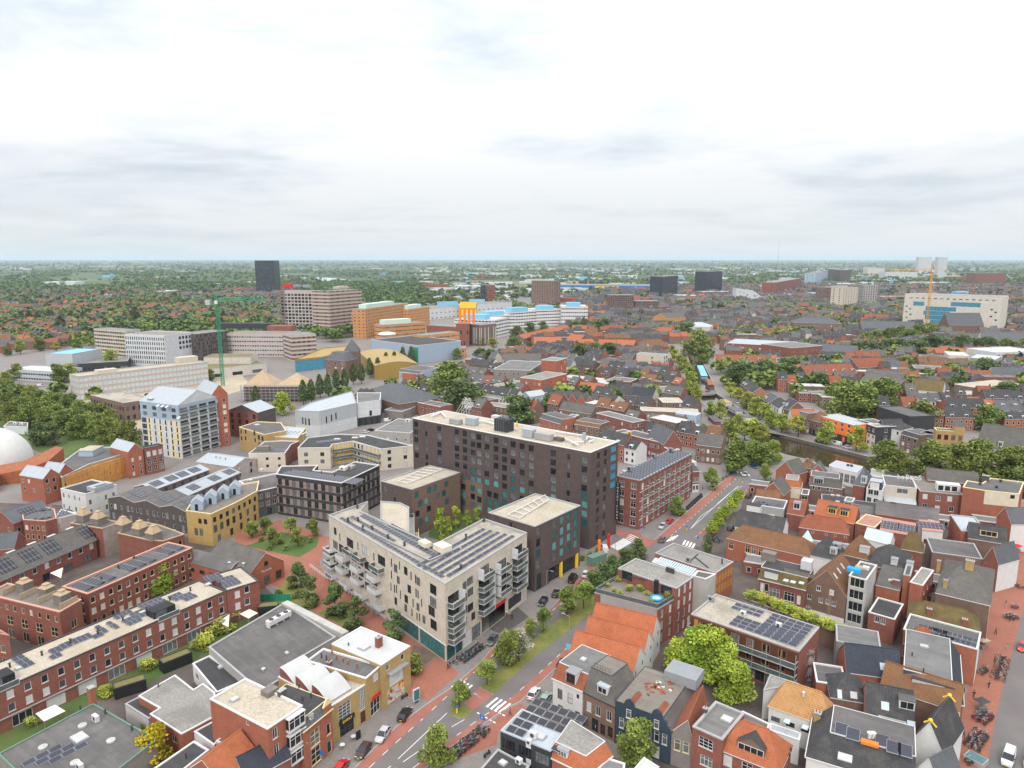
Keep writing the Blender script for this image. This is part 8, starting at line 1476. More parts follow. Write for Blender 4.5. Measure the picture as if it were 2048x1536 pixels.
def place_house(c,ang,k,w,d,h,rh,where):
 wm,rm=KINDS_[k];key=(k,round(w),round(h));flat=rm in('grey_bitumen','white_roof')
 t=thing('town_house',f'{WN[wm]} row house with {RN[rm]} roof {where}','house',(c[0],c[1],0),ang,f'{WN[wm]} and {RN[rm]} houses {where}')
 if key not in PR:a,r,ch,g=house_geo(round(w),d,h,rh,flat);PR[key]=[('wall',a.mesh('wall',wm)),('roof',r.mesh('roof',rm)),('coping' if flat else 'chimney',ch.mesh('chimney','white_trim' if flat else 'brown_brick')),('glazing',g.mesh('glazing',['white_trim','glass_dark']))]
 for n_,me in PR[key]:
  o=link(n_,me,t)
  if n_ in('glazing','coping','chimney'):o['kind']='stuff'
FAR={}
def far_house(c,ang,k,w,d,h,rh):
 wm,rm=KINDS_[k];a,r,ch,g=house_geo(w,d,h,rh,rm in('grey_bitumen','white_roof'));cs,sn=math.cos(ang),math.sin(ang)
 for m_,q in((wm,a),(rm,r),('lead',ch)):
  t=FAR.setdefault(m_,MB());i=len(t.v);t.v+=[(c[0]+cs*v[0]-sn*v[1],c[1]+sn*v[0]+cs*v[1],v[2])for v in q.v];t.f+=[tuple(i+j for j in f)for f in q.f];t.m+=[0]*len(q.f)
cand=[]
def zone(pts,ang,step,wts,where,h=(6,9),gap=.12,world=False,d=9):
 P=pts if world else[G(p)for p in pts];cs,sn=math.cos(ang),math.sin(ang);L=[(cs*p[0]+sn*p[1],-sn*p[0]+cs*p[1])for p in P];v=min(q[1]for q in L)
 while v<max(q[1]for q in L):
  u=min(q[0]for q in L);rowk=random.choices(range(10),wts)[0];hh_=random.uniform(*h);run=0
  while u<max(q[0]for q in L):
   w=random.uniform(5.5,8.5)
   if run<=0:rowk=random.choices(range(10),wts)[0];hh_=random.uniform(*h);run=random.randint(1,5)
   run-=1;jv=random.uniform(-.8,.8);c=(cs*(u+w/2)-sn*(v+jv),sn*(u+w/2)+cs*(v+jv))
   if random.random()>gap and inside(c,P)and free(c,4.):cand.append((math.hypot(*c),c,ang,rowk,w,d,round(hh_),random.choice((3,4,4.5)),where))
   u+=w
  v+=step*random.uniform(.9,1.15)
ANG=math.atan2(G((1189,806)).y-G((1119,794)).y,G((1189,806)).x-G((1119,794)).x)
OLD=(4,5,1,4,.8,.5,1,4,1.,1.5);DARK=(4,5,1,3,1,.6,2,3,1.4,1);REDS=(2,2,6,1,.3,1,4,.5,.1,.5)
zone([(700,830),(860,770),(1010,705),(1300,700),(1345,720),(1400,800),(1440,890),(1380,880),(1240,850),(830,835)],ANG,15,OLD,'in the old town behind the hotel')
zone([(1200,905),(1260,850),(1420,880),(1450,905),(1330,900),(1240,940)],ANG,14,OLD,'in the old town behind the hotel')
zone([(1450,740),(1600,700),(2120,690),(2400,900),(2048,870),(1720,845),(1600,800)],R(-8),16,OLD,'beyond the canal on the right')
zone([(1460,1090),(1500,985),(1640,965),(1720,955),(2000,990),(1960,1300),(1900,1536),(1500,1500),(1480,1100)],R(-25),9,(0,0,0,0,0,0,0,2,0,0),'amid the boulevard yards',h=(3,4),d=6)
zone([(1050,690),(1180,640),(1440,655),(1440,690),(1330,690)],R(5),17,DARK,'beyond the orange roofed terraces')
zone([(1190,655),(1440,655),(1450,730),(1700,690),(2300,700),(2300,600),(1800,600),(1150,605)],R(-6),17,(5,6,1,4,.4,.35,1.2,4,1,2),'far across the old town',h=(6,11),gap=.28)
zone([(-120,720),(190,690),(215,650),(640,650),(640,610),(-120,620)],R(8),22,REDS,'in the red suburb on the left',h=(6,8))
zone([(400,640),(700,640),(700,600),(380,595)],R(-4),20,(3,5,1,1,.3,1,2,1,.3,2),'behind the green crane',h=(6,8))
zone([(1100,606),(1800,602),(2300,602),(2200,572),(1250,575)],R(-3),24,(5,6,1,4,.6,.35,1.2,4,1,2),'far away',h=(6,11),gap=.35)
zone([(-150,622),(560,600),(600,580),(-150,585)],R(4),34,(4,5,2,2,1,.4,2,4,1,2),'far away',h=(6,9),gap=.5)
cand.sort(key=lambda q:q[0]);nm_={}
for q in cand:
 vis=abs(q[1][0])<q[1][1]*.74+12
 if len(nm_)<235 and vis:nm_[id(q)]=1;place_house(*q[1:])
 elif vis or q[0]<1500:far_house(*q[1:8])
for k,t in FAR.items():struct(t.obj('distant_houses',k),'stuff')
# industrial sheds of the far plain
SH={}
for i in range(420):
 y=rng.uniform(1500,6500);x=rng.uniform(-.12,.62)*y if rng.random()<.8 else rng.uniform(-.7,.7)*y
 m_=('white_roof','white_panel','steel_panel','grey_bitumen','red_tile','sky_panel')[int(rng.integers(0,12))%6 if rng.random()<.4 else int(rng.integers(0,3))];w,d,h=rng.uniform(20,110),rng.uniform(15,60),rng.uniform(5,13)
 if m_=='sky_panel':w,h=w*.4,h*1.2
 if free((x,y),20):SH.setdefault(m_,MB()).box(x-w/2,y-d/2,0,x+w/2,y+d/2,h)
for k,t in SH.items():struct(t.obj('distant_sheds',k),'stuff')
# blue and yellow furniture hall in the far plain
bl=big('wide blue warehouse with yellow band in the far plain',(1113,570),(1352,572),15,120,'sign_blue',6,1,w=3,wh=2,name='warehouse',st='k11-d');bl.bands.append((0,bl.L*.3,bl.L*.55,0,15,'yellow_paint'))
x=MB();x.box(0,-1,2,bl.L*.2,-.05,13);bl.hang('f','yellow_wall',x.mesh('yellow_wall','yellow_paint'),bl.L*.33,0)
lk=sheet('lake',[(588,556),(665,565),(778,570),(668,556),(598,554)],'glass_pale',.3)
# woods
def wood(name,n,y0,y1,xf,lo,hi,leafm,per,dens,sc_=.62):
 Y=np.sqrt(rng.uniform(y0**2,y1**2,n));X=rng.uniform(xf[0],xf[1],n)*Y;s=1/260.
 f=np.sin(X*s*1.3+1.7)*np.sin(Y*s*1.1+.4)+.6*np.sin(X*s*3.1+Y*s*1.7)+.5*np.sin(Y*s*4.3-X*s*.8);k=f>dens;X,Y=X[k],Y[k]
 ok=np.array([free((a,b),5.5)for a,b in zip(X,Y)])if y0<1400 else np.ones(len(X),bool);X,Y=X[ok],Y[ok];m_=len(X)
 H=rng.uniform(lo,hi,m_);Rr=H*rng.uniform(.36,.5,m_);d=rng.normal(size=(m_,per,3));d[...,2]=np.abs(d[...,2])*.9-.25;d/=np.linalg.norm(d,axis=2)[...,None]
 P=np.stack([X,Y,H*.52],1)[:,None,:]+d*np.stack([Rr,Rr,H*.46],1)[:,None,:]*rng.uniform(.75,1.05,(m_,per,1));P[...,2]=np.maximum(P[...,2],.6);tint=np.clip(np.repeat(rng.uniform(0,.8,m_),per)+rng.uniform(-.15,.2,m_*per),0,1)
 sz=np.repeat(Rr,per)[:,None]*sc_;struct(link(name,leaf_mesh(name,leafm,*leaves(P.reshape(-1,3),sz,tint,.6))),'stuff')
wood('town_trees',6500,420,1500,(-.8,.8),7,14,'leaf_mid',90,.1,.36)
wood('suburb_trees',9000,800,2600,(-.85,-.12),8,15,'leaf_dark',34,-.55,.5);wood('suburb_trees',3600,1100,2800,(-.15,.85),8,16,'leaf_dark',34,-.15,.5)
wood('woodland',11000,2400,5200,(-.85,.85),9,18,'leaf_dark',16,-.2);wood('woodland',9000,5000,13000,(-.85,.85),14,26,'leaf_dark',12,-.1);wood('woodland',7000,12000,30000,(-.85,.85),20,40,'leaf_dark',10,-.3)
# ------------------------------------------------------------------ vehicles, bicycles, people, street furniture
def paint(n,c):mat(n,c,rough=.28,var=.03,spec=.5,rnd=.02)
for n,c in(('car_black',(.012,.012,.014)),('car_silver',(.45,.46,.48)),('car_grey',(.085,.09,.10)),('car_white',(.62,.62,.62)),('car_red',(.50,.012,.02)),('car_blue',(.02,.05,.12)),('car_green',(.25,.33,.30)),('car_brown',(.05,.025,.022))):paint(n,c)
mat('lamp_red',(.4,.01,.01),rough=.3);mat('plate',(.75,.55,.03),rough=.5);mat('skin',(.48,.30,.21));mat('hair',(.05,.03,.02))
CARS={}
def car_parts(van):
 L,W=(5.,1.95)if van else(4.4,1.8);hw=W/2
 S=[(-L/2,.35,.62,.84),(-L/2+.12,.22,.92,.93),(-L/2+.9,.2,.98,.99),(0,.2,.95,1),(L/2-1.25,.2,.92,.99),(L/2-.45,.22,.78,.94),(L/2-.1,.28,.62,.86),(L/2,.36,.52,.76)]
 if van:S=[(x,a,b+.22,w)for x,a,b,w in S]
 body=MB();R_=[[(x,s*hw*w*f,z)for s,f,z in((-1,.93,a),(-1,1,a+(b-a)*.45),(-1,.94,b),(1,.94,b),(1,1,a+(b-a)*.45),(1,.93,a))]for x,a,b,w in S]
 for p,q in zip(R_,R_[1:]):
  for k in range(6):j=(k+1)%6;body.face([p[k],p[j],q[j],q[k]])
 body.face(R_[0][::-1]);body.face(R_[-1]);zt=2. if van else 1.46;xb=(-L/2+.05,-L/2+.12,.75,1.5)if van else(-L/2+.25,-L/2+.85,.25,1.1);z0=1.12 if van else .92;g=MB()
 lo=[(xb[0],z0),(xb[3],z0)];up=[(xb[1],zt),(xb[2],zt)];a=hw*.92;c=hw*.74
 Bq=[(xb[0],-a,z0),(xb[3],-a,z0),(xb[3],a,z0),(xb[0],a,z0)];U=[(xb[1],-c,zt),(xb[2],-c,zt),(xb[2],c,zt),(xb[1],c,zt)]
 body.face(U);e=.985
 if van:body.face([Bq[0],(-.1,-a,z0),(-.1,-c,zt),U[0]]);body.face([(-.1,a,z0),Bq[3],U[3],(-.1,c,zt)]);body.face([Bq[3],Bq[0],U[0],U[3]]);g.face([(-.1,-a,z0),Bq[1],U[1],(-.1,-c,zt)]);g.face([Bq[2],(-.1,a,z0),(-.1,c,zt),U[2]]);g.face([Bq[1],Bq[2],U[2],U[1]])
 else:
  for k in range(4):g.face([Bq[k],Bq[(k+1)%4],U[(k+1)%4],U[k]])
  for k in range(4):body.tube(Bq[k],U[k],.05,4)
  for s in(-1,1):body.beam(((xb[0]+xb[3])/2-.1,s*a,z0),((xb[1]+xb[2])/2-.05,s*c,zt),.09)
 wh=MB();wh.tube((0,-.11,0),(0,.11,0),.33,14,mi=0);wh.tube((0,-.12,0),(0,.12,0),.2,10,mi=1);li=MB();li.box(-.06,-.2,-.08,.06,.2,.08);mr=MB();mr.box(-.08,-.1,-.07,.08,.1,.07);pl=MB();pl.box(-.02,-.26,-.06,.02,.26,.06)
 return L,hw,body,g.mesh('window','glass_dark'),wh.mesh('wheel',['rubber','metal']),li,mr,pl.mesh('number_plate','plate')
def car(p,to,col,label,van=False,group='vehicles in the streets'):
 if van not in CARS:q=car_parts(van);CARS[van]=q[:5]+(q[5].mesh('headlight','glass_pale'),q[5].mesh('tail_light','lamp_red'),q[6].mesh('mirror','dark_trim'),q[7])
 L,hw,body,g,wh,hl,tl,mr,pl=CARS[van];me=shared(('car',van,col),lambda:body.mesh('body',col,True));me2=me
 a=G(p);d=G(to)-a;t=thing('parked_van' if van else 'parked_car',label,'van' if van else 'car',(a.x,a.y,.01),math.atan2(d.y,d.x),group);link('body',me,t);link('window',g,t)
 for x in(-L/2+.85,L/2-.85):
  for s in(-1,1):link('wheel',wh,t,(x,s*(hw-.1),.33))
 z=.85 if van else .66
 for s in(-1,1):link('headlight',hl,t,(L/2-.12,s*(hw-.38),z));link('tail_light',tl,t,(-L/2+.03,s*(hw-.32),z+.1));link('mirror',mr,t,(.95,s*(hw+.04),1. if not van else 1.35))
 link('number_plate',pl,t,(-L/2-.01,0,.55));link('number_plate',pl,t,(L/2+.01,0,.45))
U_=(60,-88)
def along(p,s=1):return(p[0]+s*U_[0],p[1]+s*U_[1])
for p,s,c,l,v in(((727,1506),-1,'car_brown','dark brown estate car parked nearest the bottom edge on the shop side',0),((766,1474),-1,'car_silver','silver hatchback parked between two dark cars by the yellow shop',0),((810,1433),1,'car_black','black estate car parked below the yellow sticker shop window',0),((682,1540),1,'car_red','red car half cut off by the bottom edge',0),((985,1284),-1,'car_grey','grey hatchback parked next to the bicycle rack of the cream building',0),((1086,1207),-1,'car_black','black saloon parked beside the dark driveway',0),((1113,1190),1,'car_black','dark saloon parked behind the black one at the driveway',0),((1146,1161),1,'car_black','black van parked along the hotel terrace',1),((1172,1151),1,'car_white','white car next to the green container',0),((1123,1334),-1,'car_black','black car in the bay left of the old white house',0)):car(p,along(p,s),c,l,bool(v))
car((1068,1391),along((1068,1391)),'car_white','white car parked by the cycle path opposite the median tip');car((1091,1402),along((1091,1402)),'car_green','pale green car parked beside the white one in front of the old white house');car((1209,1102),(1205,1092),'car_white','white van at the hotel corner between the orange and red columns',True)
for p,q,c,l,v in(((1325,1082),(1342,1062),'car_grey','dark grey car driving over the upper zebra crossing',0),((1325,1055),(1318,1062),'car_silver','silver small car parked beside the red one at the five storey block',0),((1340,1045),(1350,1036),'car_red','red car parked by the five storey block',0),((1361,1029),(1370,1019),'car_black','dark car half hidden by the street tree at the five storey block',0),((1426,978),(1416,989),'car_silver','silver car parked under the tree by the white shopfront',0),((1490,951),(1480,962),'car_silver','silver blue car at the top of the upper boulevard',0),((1508,935),(1520,940),'car_blue','dark blue car turning at the lawn by the canal',0),((1508,985),(1518,974),'car_black','black car parked second behind the brick gable',0),((1497,994),(1508,982),'car_black','black car parked first in the line beside the clipped planes',0),((1462,1058),(1472,1046),'car_black','dark car parked behind the clipped plane trees',0),((1568,859),(1583,864),'car_red','dark red van on the quay across the canal',1),((1638,885),(1657,890),'car_brown','dark red car on the quay below the orange house',0),((1673,890),(1657,886),'car_white','white van on the quay below the orange house',1),((1688,890),(1696,892),'car_blue','blue car behind the white quay van',0),((1695,897),(1712,901),'car_white','white car at the right end of the quay parking',0),((1474,806),(1486,815),'car_white','white car on the quay above the houseboats',0),((1487,815),(1497,822),'car_black','dark car parked after the white one above the houseboats',0),((1502,828),(1515,835),'car_black','black car on the quay at the long white houseboat',0),((1519,838),(1530,846),'car_grey','grey car further along the quay toward the red van',0),((1415,785),(1427,784),'car_red','red car crossing the canal bridge',0),((2045,1298),(2036,1324),'car_red','red car at the right edge of the shopping street',0),((2016,1522),(2010,1542),'car_white','white van at the bottom right corner',1),((2061,1527),(2056,1547),'car_white','white van partly outside the bottom right corner',1),((776,843),(791,841),'car_white','white van in the yard by the dark arches',1),((789,844),(801,842),'car_black','dark car beside the white van in the arches yard',0),((731,866),(745,864),'car_white','white car by the demolition site next to the hall',0),((742,862),(758,858),'car_black','dark car next to the white one by the hall',0),((265,840),(279,835),'car_green','green car parked at the derelict low wing',0),((82,773),(99,770),'car_white','white lorry like van on the building site lane',1),((1340,741),(1333,740),'car_white','white car at the top of the left canal street',0)):car(p,q,c,l,bool(v))
# bicycles
def bike_parts():
 f=MB();P=dict(r=(-.52,0,.34),b=(-.05,0,.3),s=(-.2,0,.82),h=(.38,0,.85),w=(.52,0,.34))
 for a,c in(('r','b'),('b','s'),('r','s'),('s','h'),('b','h'),('h','w')):f.tube(P[a],P[c],.028,5)
 w=MB();n=14
 for k in range(n):a,c=6.283*k/n,6.283*(k+1)/n;w.tube((.33*math.cos(a),0,.33*math.sin(a)),(.33*math.cos(c),0,.33*math.sin(c)),.03,4,cap=False)
 for k in range(4):a=math.pi*k/4;w.tube((.32*math.cos(a),0,.32*math.sin(a)),(-.32*math.cos(a),0,-.32*math.sin(a)),.008,3)
 s=MB();s.box(-.34,-.08,.88,-.08,.08,.95);h=MB();h.tube((.36,-.3,1.02),(.36,.3,1.02),.022,5);h.tube((.38,0,.85),(.36,0,1.02),.02,5);m=MB();m.box(-.75,-.05,.68,-.25,.05,.72);m.box(-.7,-.16,.4,-.4,-.06,.68);m.box(-.7,.06,.4,-.4,.16,.68)
 return f,w.mesh('wheel','rubber'),s.mesh('saddle','black_paint'),h.mesh('handlebar','metal'),m.mesh('rear_rack','dark_trim')
BK=bike_parts()
def bike(c,rz,group,label,col=None):
 m=col or random.choice(('dark_trim','black_paint','car_grey','car_blue','metal','red_paint','green_metal','galvanised'));t=thing('bicycle',label,'bicycle',(c[0],c[1],.01),rz,group);fr=shared(('bk',m),lambda:BK[0].mesh('frame',m));link('frame',fr,t);link('saddle',BK[2],t);link('handlebar',BK[3],t);link('rear_rack',BK[4],t)
 for x in(-.52,.52):link('wheel',BK[1],t,(x,0,.34))
 t.rotation_euler.x=random.uniform(-.14,.14)
def rack(a,b,n,g,lab,turn=1.2,rows=1):
 p,q=G(a),G(b);d=q-p;an=math.atan2(d.y,d.x);nv=Vector((-d.y,d.x)).normalized()
 for r_ in range(rows):
  for i in range(n):c=p+d*((i+random.uniform(-.2,.2))/max(1,n-1))+nv*(r_*1.3+random.uniform(-.15,.15));bike(c,an+turn+random.uniform(-.15,.15)+(math.pi if random.random()<.3 else 0),g,lab)
rack((926,1325),(967,1294),20,'bicycle rack of the cream building','bicycle in the rack beside the cream corner building',1.2,2);bike(G((910,1329)),-.5,None,'black bicycle standing alone on the pavement by the cream building','black_paint')
rack((899,1524),(955,1479),24,'long bicycle row at the bottom','bicycle in the long row beside the bottom cycle path',1.3,2);rack((963,1474),(973,1461),6,'bicycles under the crossing sign','bicycle under the blue crossing sign',1.1,2)
for k,(a,b,n,r_)in enumerate((((2002,1362),(2013,1321),11,2),((1963,1448),(1982,1433),9,2),((1950,1502),(1970,1471),11,2),((1932,1527),(1942,1524),4,1),((2023,1215),(2036,1217),5,1),((2018,1240),(2033,1237),5,2),((1960,1349),(1972,1339),6,1),((2032,1172),(2043,1178),4,1))):rack(a,b,n,'bicycles along the shopping street',['bicycle in the long kerb row of the shopping street','bicycle in the cluster beside the gold finial roof','bicycle in the lowest big cluster of the shopping street','bicycle beside the bottom glass display case','bicycle across from the brown brick side wall','bicycle beside the flower pots in the shopping street','bicycle against the white shop fronts','bicycle at the upper end of the shopping street'][k],1.2,r_)
rack((1442,962),(1464,946),12,'bicycles at the upper boulevard','bicycle on the pavement of the upper boulevard',1.2);rack((1421,1078),(1434,1086),7,'bicycles by the conifer','bicycle under the clipped plane next to the conifer',1.2,2)
def moped(p,rz,lab):
 c=G(p);t=thing('moped',lab,'moped',(c.x,c.y,0),rz);x=MB();x.box(-.8,-.16,.4,.1,.16,.8);x.box(.1,-.14,.3,.5,.14,.4);x.box(.5,-.2,.35,.65,.2,1.);x.obj('body','dark_trim',t);x=MB();x.tube((.6,-.32,1.05),(.6,.32,1.05),.03,5);x.obj('handlebar','metal',t)
 for X in(-.6,.68):x=MB();x.tube((0,-.06,0),(0,.06,0),.26,12);x.obj('wheel','rubber',t,(X,0,.26))
moped((809,1396),.9,'dark moped in front of the yellow sticker shop window');moped((974,1512),.9,'dark moped standing left of the solar house')
# people
def person_mesh(pose):
 me=D.meshes.new('body');s=[(0,0,.95),(0,.02,1.2),(0,.03,1.42),(0,.02,1.55),(0,0,1.68),(.1,0,.9),(.12,pose*.18,.5),(.12,-pose*.06+pose*.2,.08),(.12,pose*.2-.16,.04),(-.1,0,.9),(-.12,-pose*.14,.5),(-.12,-pose*.34,.1),(-.12,-pose*.34-.15,.05),(.2,.03,1.4),(.26,-pose*.12,1.13),(.27,-pose*.2-.08,.88),(-.2,.03,1.4),(-.26,pose*.14,1.13),(-.27,pose*.1-.06,.88)]
 e=[(0,1),(1,2),(2,3),(3,4),(0,5),(5,6),(6,7),(7,8),(0,9),(9,10),(10,11),(11,12),(2,13),(13,14),(14,15),(2,16),(16,17),(17,18)];r=[.15,.15,.16,.06,.115,.1,.075,.05,.045,.1,.075,.05,.045,.07,.05,.04,.07,.05,.04]
 me.from_pydata(s,e,[]);o=D.objects.new('body',me);COL.objects.link(o);m=o.modifiers.new('s','SKIN');me.skin_vertices.new()if not me.skin_vertices else None
 for i,v in enumerate(me.skin_vertices[0].data):v.radius=(r[i],r[i]*(.75 if i<3 else 1));v.use_root=i==0
 b=o.modifiers.new('d','SUBSURF');b.levels=1;bpy.context.view_layer.update();n=D.meshes.new_from_object(o.evaluated_get(bpy.context.evaluated_depsgraph_get()));D.objects.remove(o);return n
POSES=[person_mesh(1.),person_mesh(-.8),person_mesh(.15)]
def person(p,rz,top,legs,lab,k=0):
 key=('per',k,top,legs)
 def f():
  m=POSES[k].copy();m.materials.clear()
  for q in('skin',top,legs):m.materials.append(M[q])
  for fc in m.polygons:z=fc.center.z;fc.material_index=0 if z>1.47 or(abs(fc.center.x)>.21 and z<1.)else(1 if z>.93 else 2);fc.use_smooth=True
  return m
 c=G(p);t=thing('person',lab,'person',(c.x,c.y,.02),rz);link('body',shared(key,f),t);h=MB();h.ball((0,.02,1.71),.125,9,6);link('hair',shared('hair',lambda:h.mesh('hair','hair')),t)
for i,(p,rz,a,b,l)in enumerate((((896,1340),2.6,'black_paint','charcoal_panel','person in black walking on the red plaza, left of two'),((900,1335),2.6,'black_paint','car_grey','person in black on the red plaza, right of two beside the bicycle'),((1013,1232),.6,'car_white','car_blue','person in a white and blue top at the dark driveway'),((1019,1235),.6,'timber_tan','car_grey','person in a tan top in the middle of three at the driveway'),((1024,1239),.6,'black_paint','black_paint','person in black nearest the road at the driveway'),((952,1293),.9,'timber_tan','pale_wood','person in beige clothes behind the bicycle rack'),((1020,1432),1.8,'car_grey','black_paint','person at the zebra crossing beside the solar house'),((1094,1436),.5,'white_paint','white_paint','person in white at the corner of the old white house'),((1193,1463),.5,'white_paint','car_grey','person in white before the brown brick house'),((2011,1213),.4,'car_grey','galvanised','person in grey walking up the shopping street'),((1991,1269),.4,'dark_trim','black_paint','dark dressed person mid shopping street'),((1977,1377),3.4,'black_paint','car_blue','dark dressed person by the shopping street bicycle row'),((1947,1396),3.4,'black_paint','black_paint','person in black close to the shop fronts'),((1927,1477),.4,'car_blue','car_grey','person in blue low in the shopping street'),((2014,1302),.4,'pale_blue_panel','galvanised','person in pale blue crossing the shopping street'),((1405,980),1,'black_paint','car_blue','person standing under the tree by the white shopfront'),((1464,965),1,'black_paint','car_grey','person in black on the upper cycle path'))):person(p,rz,a,b,l,i%3)
# lamps, signs, bins
def lamp(p,h,az,lab):
 c=G(p);t=thing('street_lamp',lab,'street lamp',(c.x,c.y,0),az,'street lamps');x=MB();x.tube((0,0,0),(0,0,h),.09,7,.05);x.obj('post','galvanised',t);x=MB();x.tube((0,0,h),(1.4,0,h+.25),.04,5);x.obj('arm','galvanised',t);x=MB();x.box(1.2,-.16,h+.2,2.1,.16,h+.32);x.obj('lamp_head','lead',t)
for p,h,a,l in(((964,1474),8,2.4,'tall grey street lamp by the near zebra crossing'),((911,1321),8,2.4,'street lamp at the glazed corner of the cream building'),((1138,1296),8,2.6,'street lamp at the right kerb beside the orange roofs'),((1093,1197),8,-.6,'street lamp before the dark hotel wing'),((1460,1013),8,2.6,'street lamp beside the clipped plane trees'),((1633,830),9,2,'street lamp on the far quay'),((1230,1128),8,2,'street lamp at the side street zebra'),((1444,766),10,.3,'street lamp next to the canal bridge'),((1546,770),11,.2,'tall street lamp before the dark wood'),((746,1235),4,0,'short white lamp in the brick square')):lamp(p,h,a,l)
for i in range(6):p=((608,809)[0]+i*42,(608,809)[1]-i*17);lamp(p,11,1.,'pale tram street mast in the row of column trees')
def sign(p,lab,m,txt=None,h=2.8,w=.8,rz=-.5):
 c=G(p);t=thing('road_sign',lab,'sign',(c.x,c.y,0),rz);x=MB();x.tube((0,0,0),(0,0,h),.05,6);x.obj('post','galvanised',t);x=MB();x.box(-w/2,-.05,h-w,w/2,-.01,h);x.obj('plate',m,t)
 if txt:o=link('lettering',text_mesh(txt,w*.8,'white_paint',.01),t,(0,-.07,h-w/2));o.rotation_euler=(math.pi/2,0,0)
sign((965,1461),'blue pedestrian crossing sign beside the near zebra','sign_blue','A',3.4,1.1);sign((912,1314),'small blue street sign at the glazed corner','sign_blue',None,2.8,.7);sign((1138,1314),'blue and white sign panel below the orange gable','sky_panel',None,3.2,1.5);sign((1287,1068),'small blue sign on the corner pavement','sign_blue',None,2.6,.7);sign((1395,1087),'round blue sign at the far zebra','sign_blue',None,2.4,.7);sign((645,1529),'blue banner sign at the bottom shop','sign_blue',None,2.8,1.)
for p,l in(((914,1427),'yellow traffic bollard on the oval island'),((1373,1062),'yellow traffic bollard at the lower tip of the hatched marking'),((1485,967),'yellow traffic bollard at the upper tip of the hatched marking')):c=G(p);t=thing('bollard',l,'bollard',(c.x,c.y,.1));x=MB();x.tube((0,0,0),(0,0,1.),.17,8);x.obj('post','yellow_paint',t);x=MB();x.tube((0,-.04,1.4),(0,.04,1.4),.32,12);x.box(-.03,-.03,.9,.03,.03,1.2);x.obj('disc','sign_blue',t)
c=G((833,1405));t=thing('advertising_display','tall digital advertising display in a white frame beside the boulevard','display',(c.x,c.y,0),.75);x=MB();x.box(-.8,-.15,.5,.8,.15,3.1);x.obj('frame','white_panel',t);x=MB();x.box(-.66,-.17,.7,.66,-.15,2.95);x.obj('screen','glass_teal',t);x=MB();x.box(-.35,-.12,0,.35,.12,.5);x.obj('foot','dark_trim',t)
c=G((1951,1524));t=thing('display_case','flat glass display case lying at the bottom of the shopping street','display',(c.x,c.y,0),.6);x=MB();x.box(-1.2,-1.6,0,1.2,1.6,1.);x.obj('frame','metal',t);x=MB();x.box(-1.1,-1.5,1.,1.1,1.5,1.03);x.obj('glass','glass_teal',t)
c,d=G((1184,1134)),G((1217,1122));t=thing('container','green shipping container standing by the hotel terrace','container',(c.x,c.y,0),math.atan2(d.y-c.y,d.x-c.x));x=MB();x.box(0,0,.1,6.1,2.4,2.7)
for i in range(24):x.box(.1+i*.25,-.04,.25,.2+i*.25,0,2.55)
x.obj('body','copper_green',t)
for i in range(7):p=(1375.5+i*4.32,1019.2-i*4.06);c=G(p);t=thing('waste_container','black underground waste container in the row before the five storey block','bin',(c.x,c.y,0),.95,'row of waste containers');x=MB();x.box(-.6,-.55,0,.6,.55,1.25);x.obj('body','dark_trim',t);x=MB();x.tube((0,0,1.25),(0,0,1.55),.42,10);x.obj('drum','black_paint',t)
for p,l in(((685,1496),'round white café table nearest the black car'),((707,1479),'round white café table beside the black menu board')):c=G(p);t=thing('cafe_table',l,'table',(c.x,c.y,0));x=MB();x.tube((0,0,.72),(0,0,.76),.5,16);x.obj('tabletop','plastic_white',t);x=MB();x.tube((0,0,0),(0,0,.72),.05,6);x.obj('leg','dark_trim',t)
c=G((717,1478));t=thing('menu_board','black menu board on the pavement by the black and yellow shop','board',(c.x,c.y,0),.9);x=MB();x.box(-.5,-.1,0,.5,.1,1.7);x.obj('board','black_paint',t)
c,d=G((521,1203)),G((582,1203));t=thing('glass_fence','bright green glass fence along the square garden path','fence',(c.x,c.y,0),math.atan2(d.y-c.y,d.x-c.x));n=10;Lf=(d-c).length
for i in range(n):x=MB();x.box(i*Lf/n+.06,-.04,.1,(i+1)*Lf/n-.04,.04,2.1);x.obj('pane','green_metal',t);x=MB();x.box(i*Lf/n,-.06,0,i*Lf/n+.05,.06,2.2);x.obj('post','dark_trim',t)
t=thing('railing','long white railing along the ramp of the cream building','railing');x=MB();P_=[G((620,1137)),G((649,1160)),G((687,1175)),G((677,1179)),G((718,1202)),G((772,1245))]
for a,c in zip(P_,P_[1:]):
 for z in(.9,1.25,1.6):x.tube((*a,z),(*c,z),.05,5)
 for i in range(6):q=a.lerp(c,i/6);x.tube((*q,0),(*q,1.6),.04,5)
x.obj('rail','white_trim',t)
rs=thing('roof_lettering','white script lettering on a flat canal house roof seen from behind','sign',(*G((1818,961),9),8.6),R(-14));o=link('lettering',text_mesh('hoBooS',2.6,'white_trim',.1),rs,(0,0,1.6));o.rotation_euler=(math.pi/2,0,0);x=MB()
for i in range(6):x.beam((-3.4+i*1.3,.1,-.4),(-3.4+i*1.3,.1,1.4),.07)
x.obj('sign_frame','white_trim',rs)
for i,p in enumerate(((532,1148),(539,1145),(546,1142))):c=G(p);t=thing('parasol','closed beige parasol on the old hall terrace','parasol',(c.x,c.y,0),0,'closed parasols');x=MB();x.tube((0,0,.7),(0,0,3.2),.35,8,.08);x.obj('canopy','canvas',t);x=MB();x.tube((0,0,0),(0,0,3.4),.04,5);x.obj('pole','wood_grey',t)
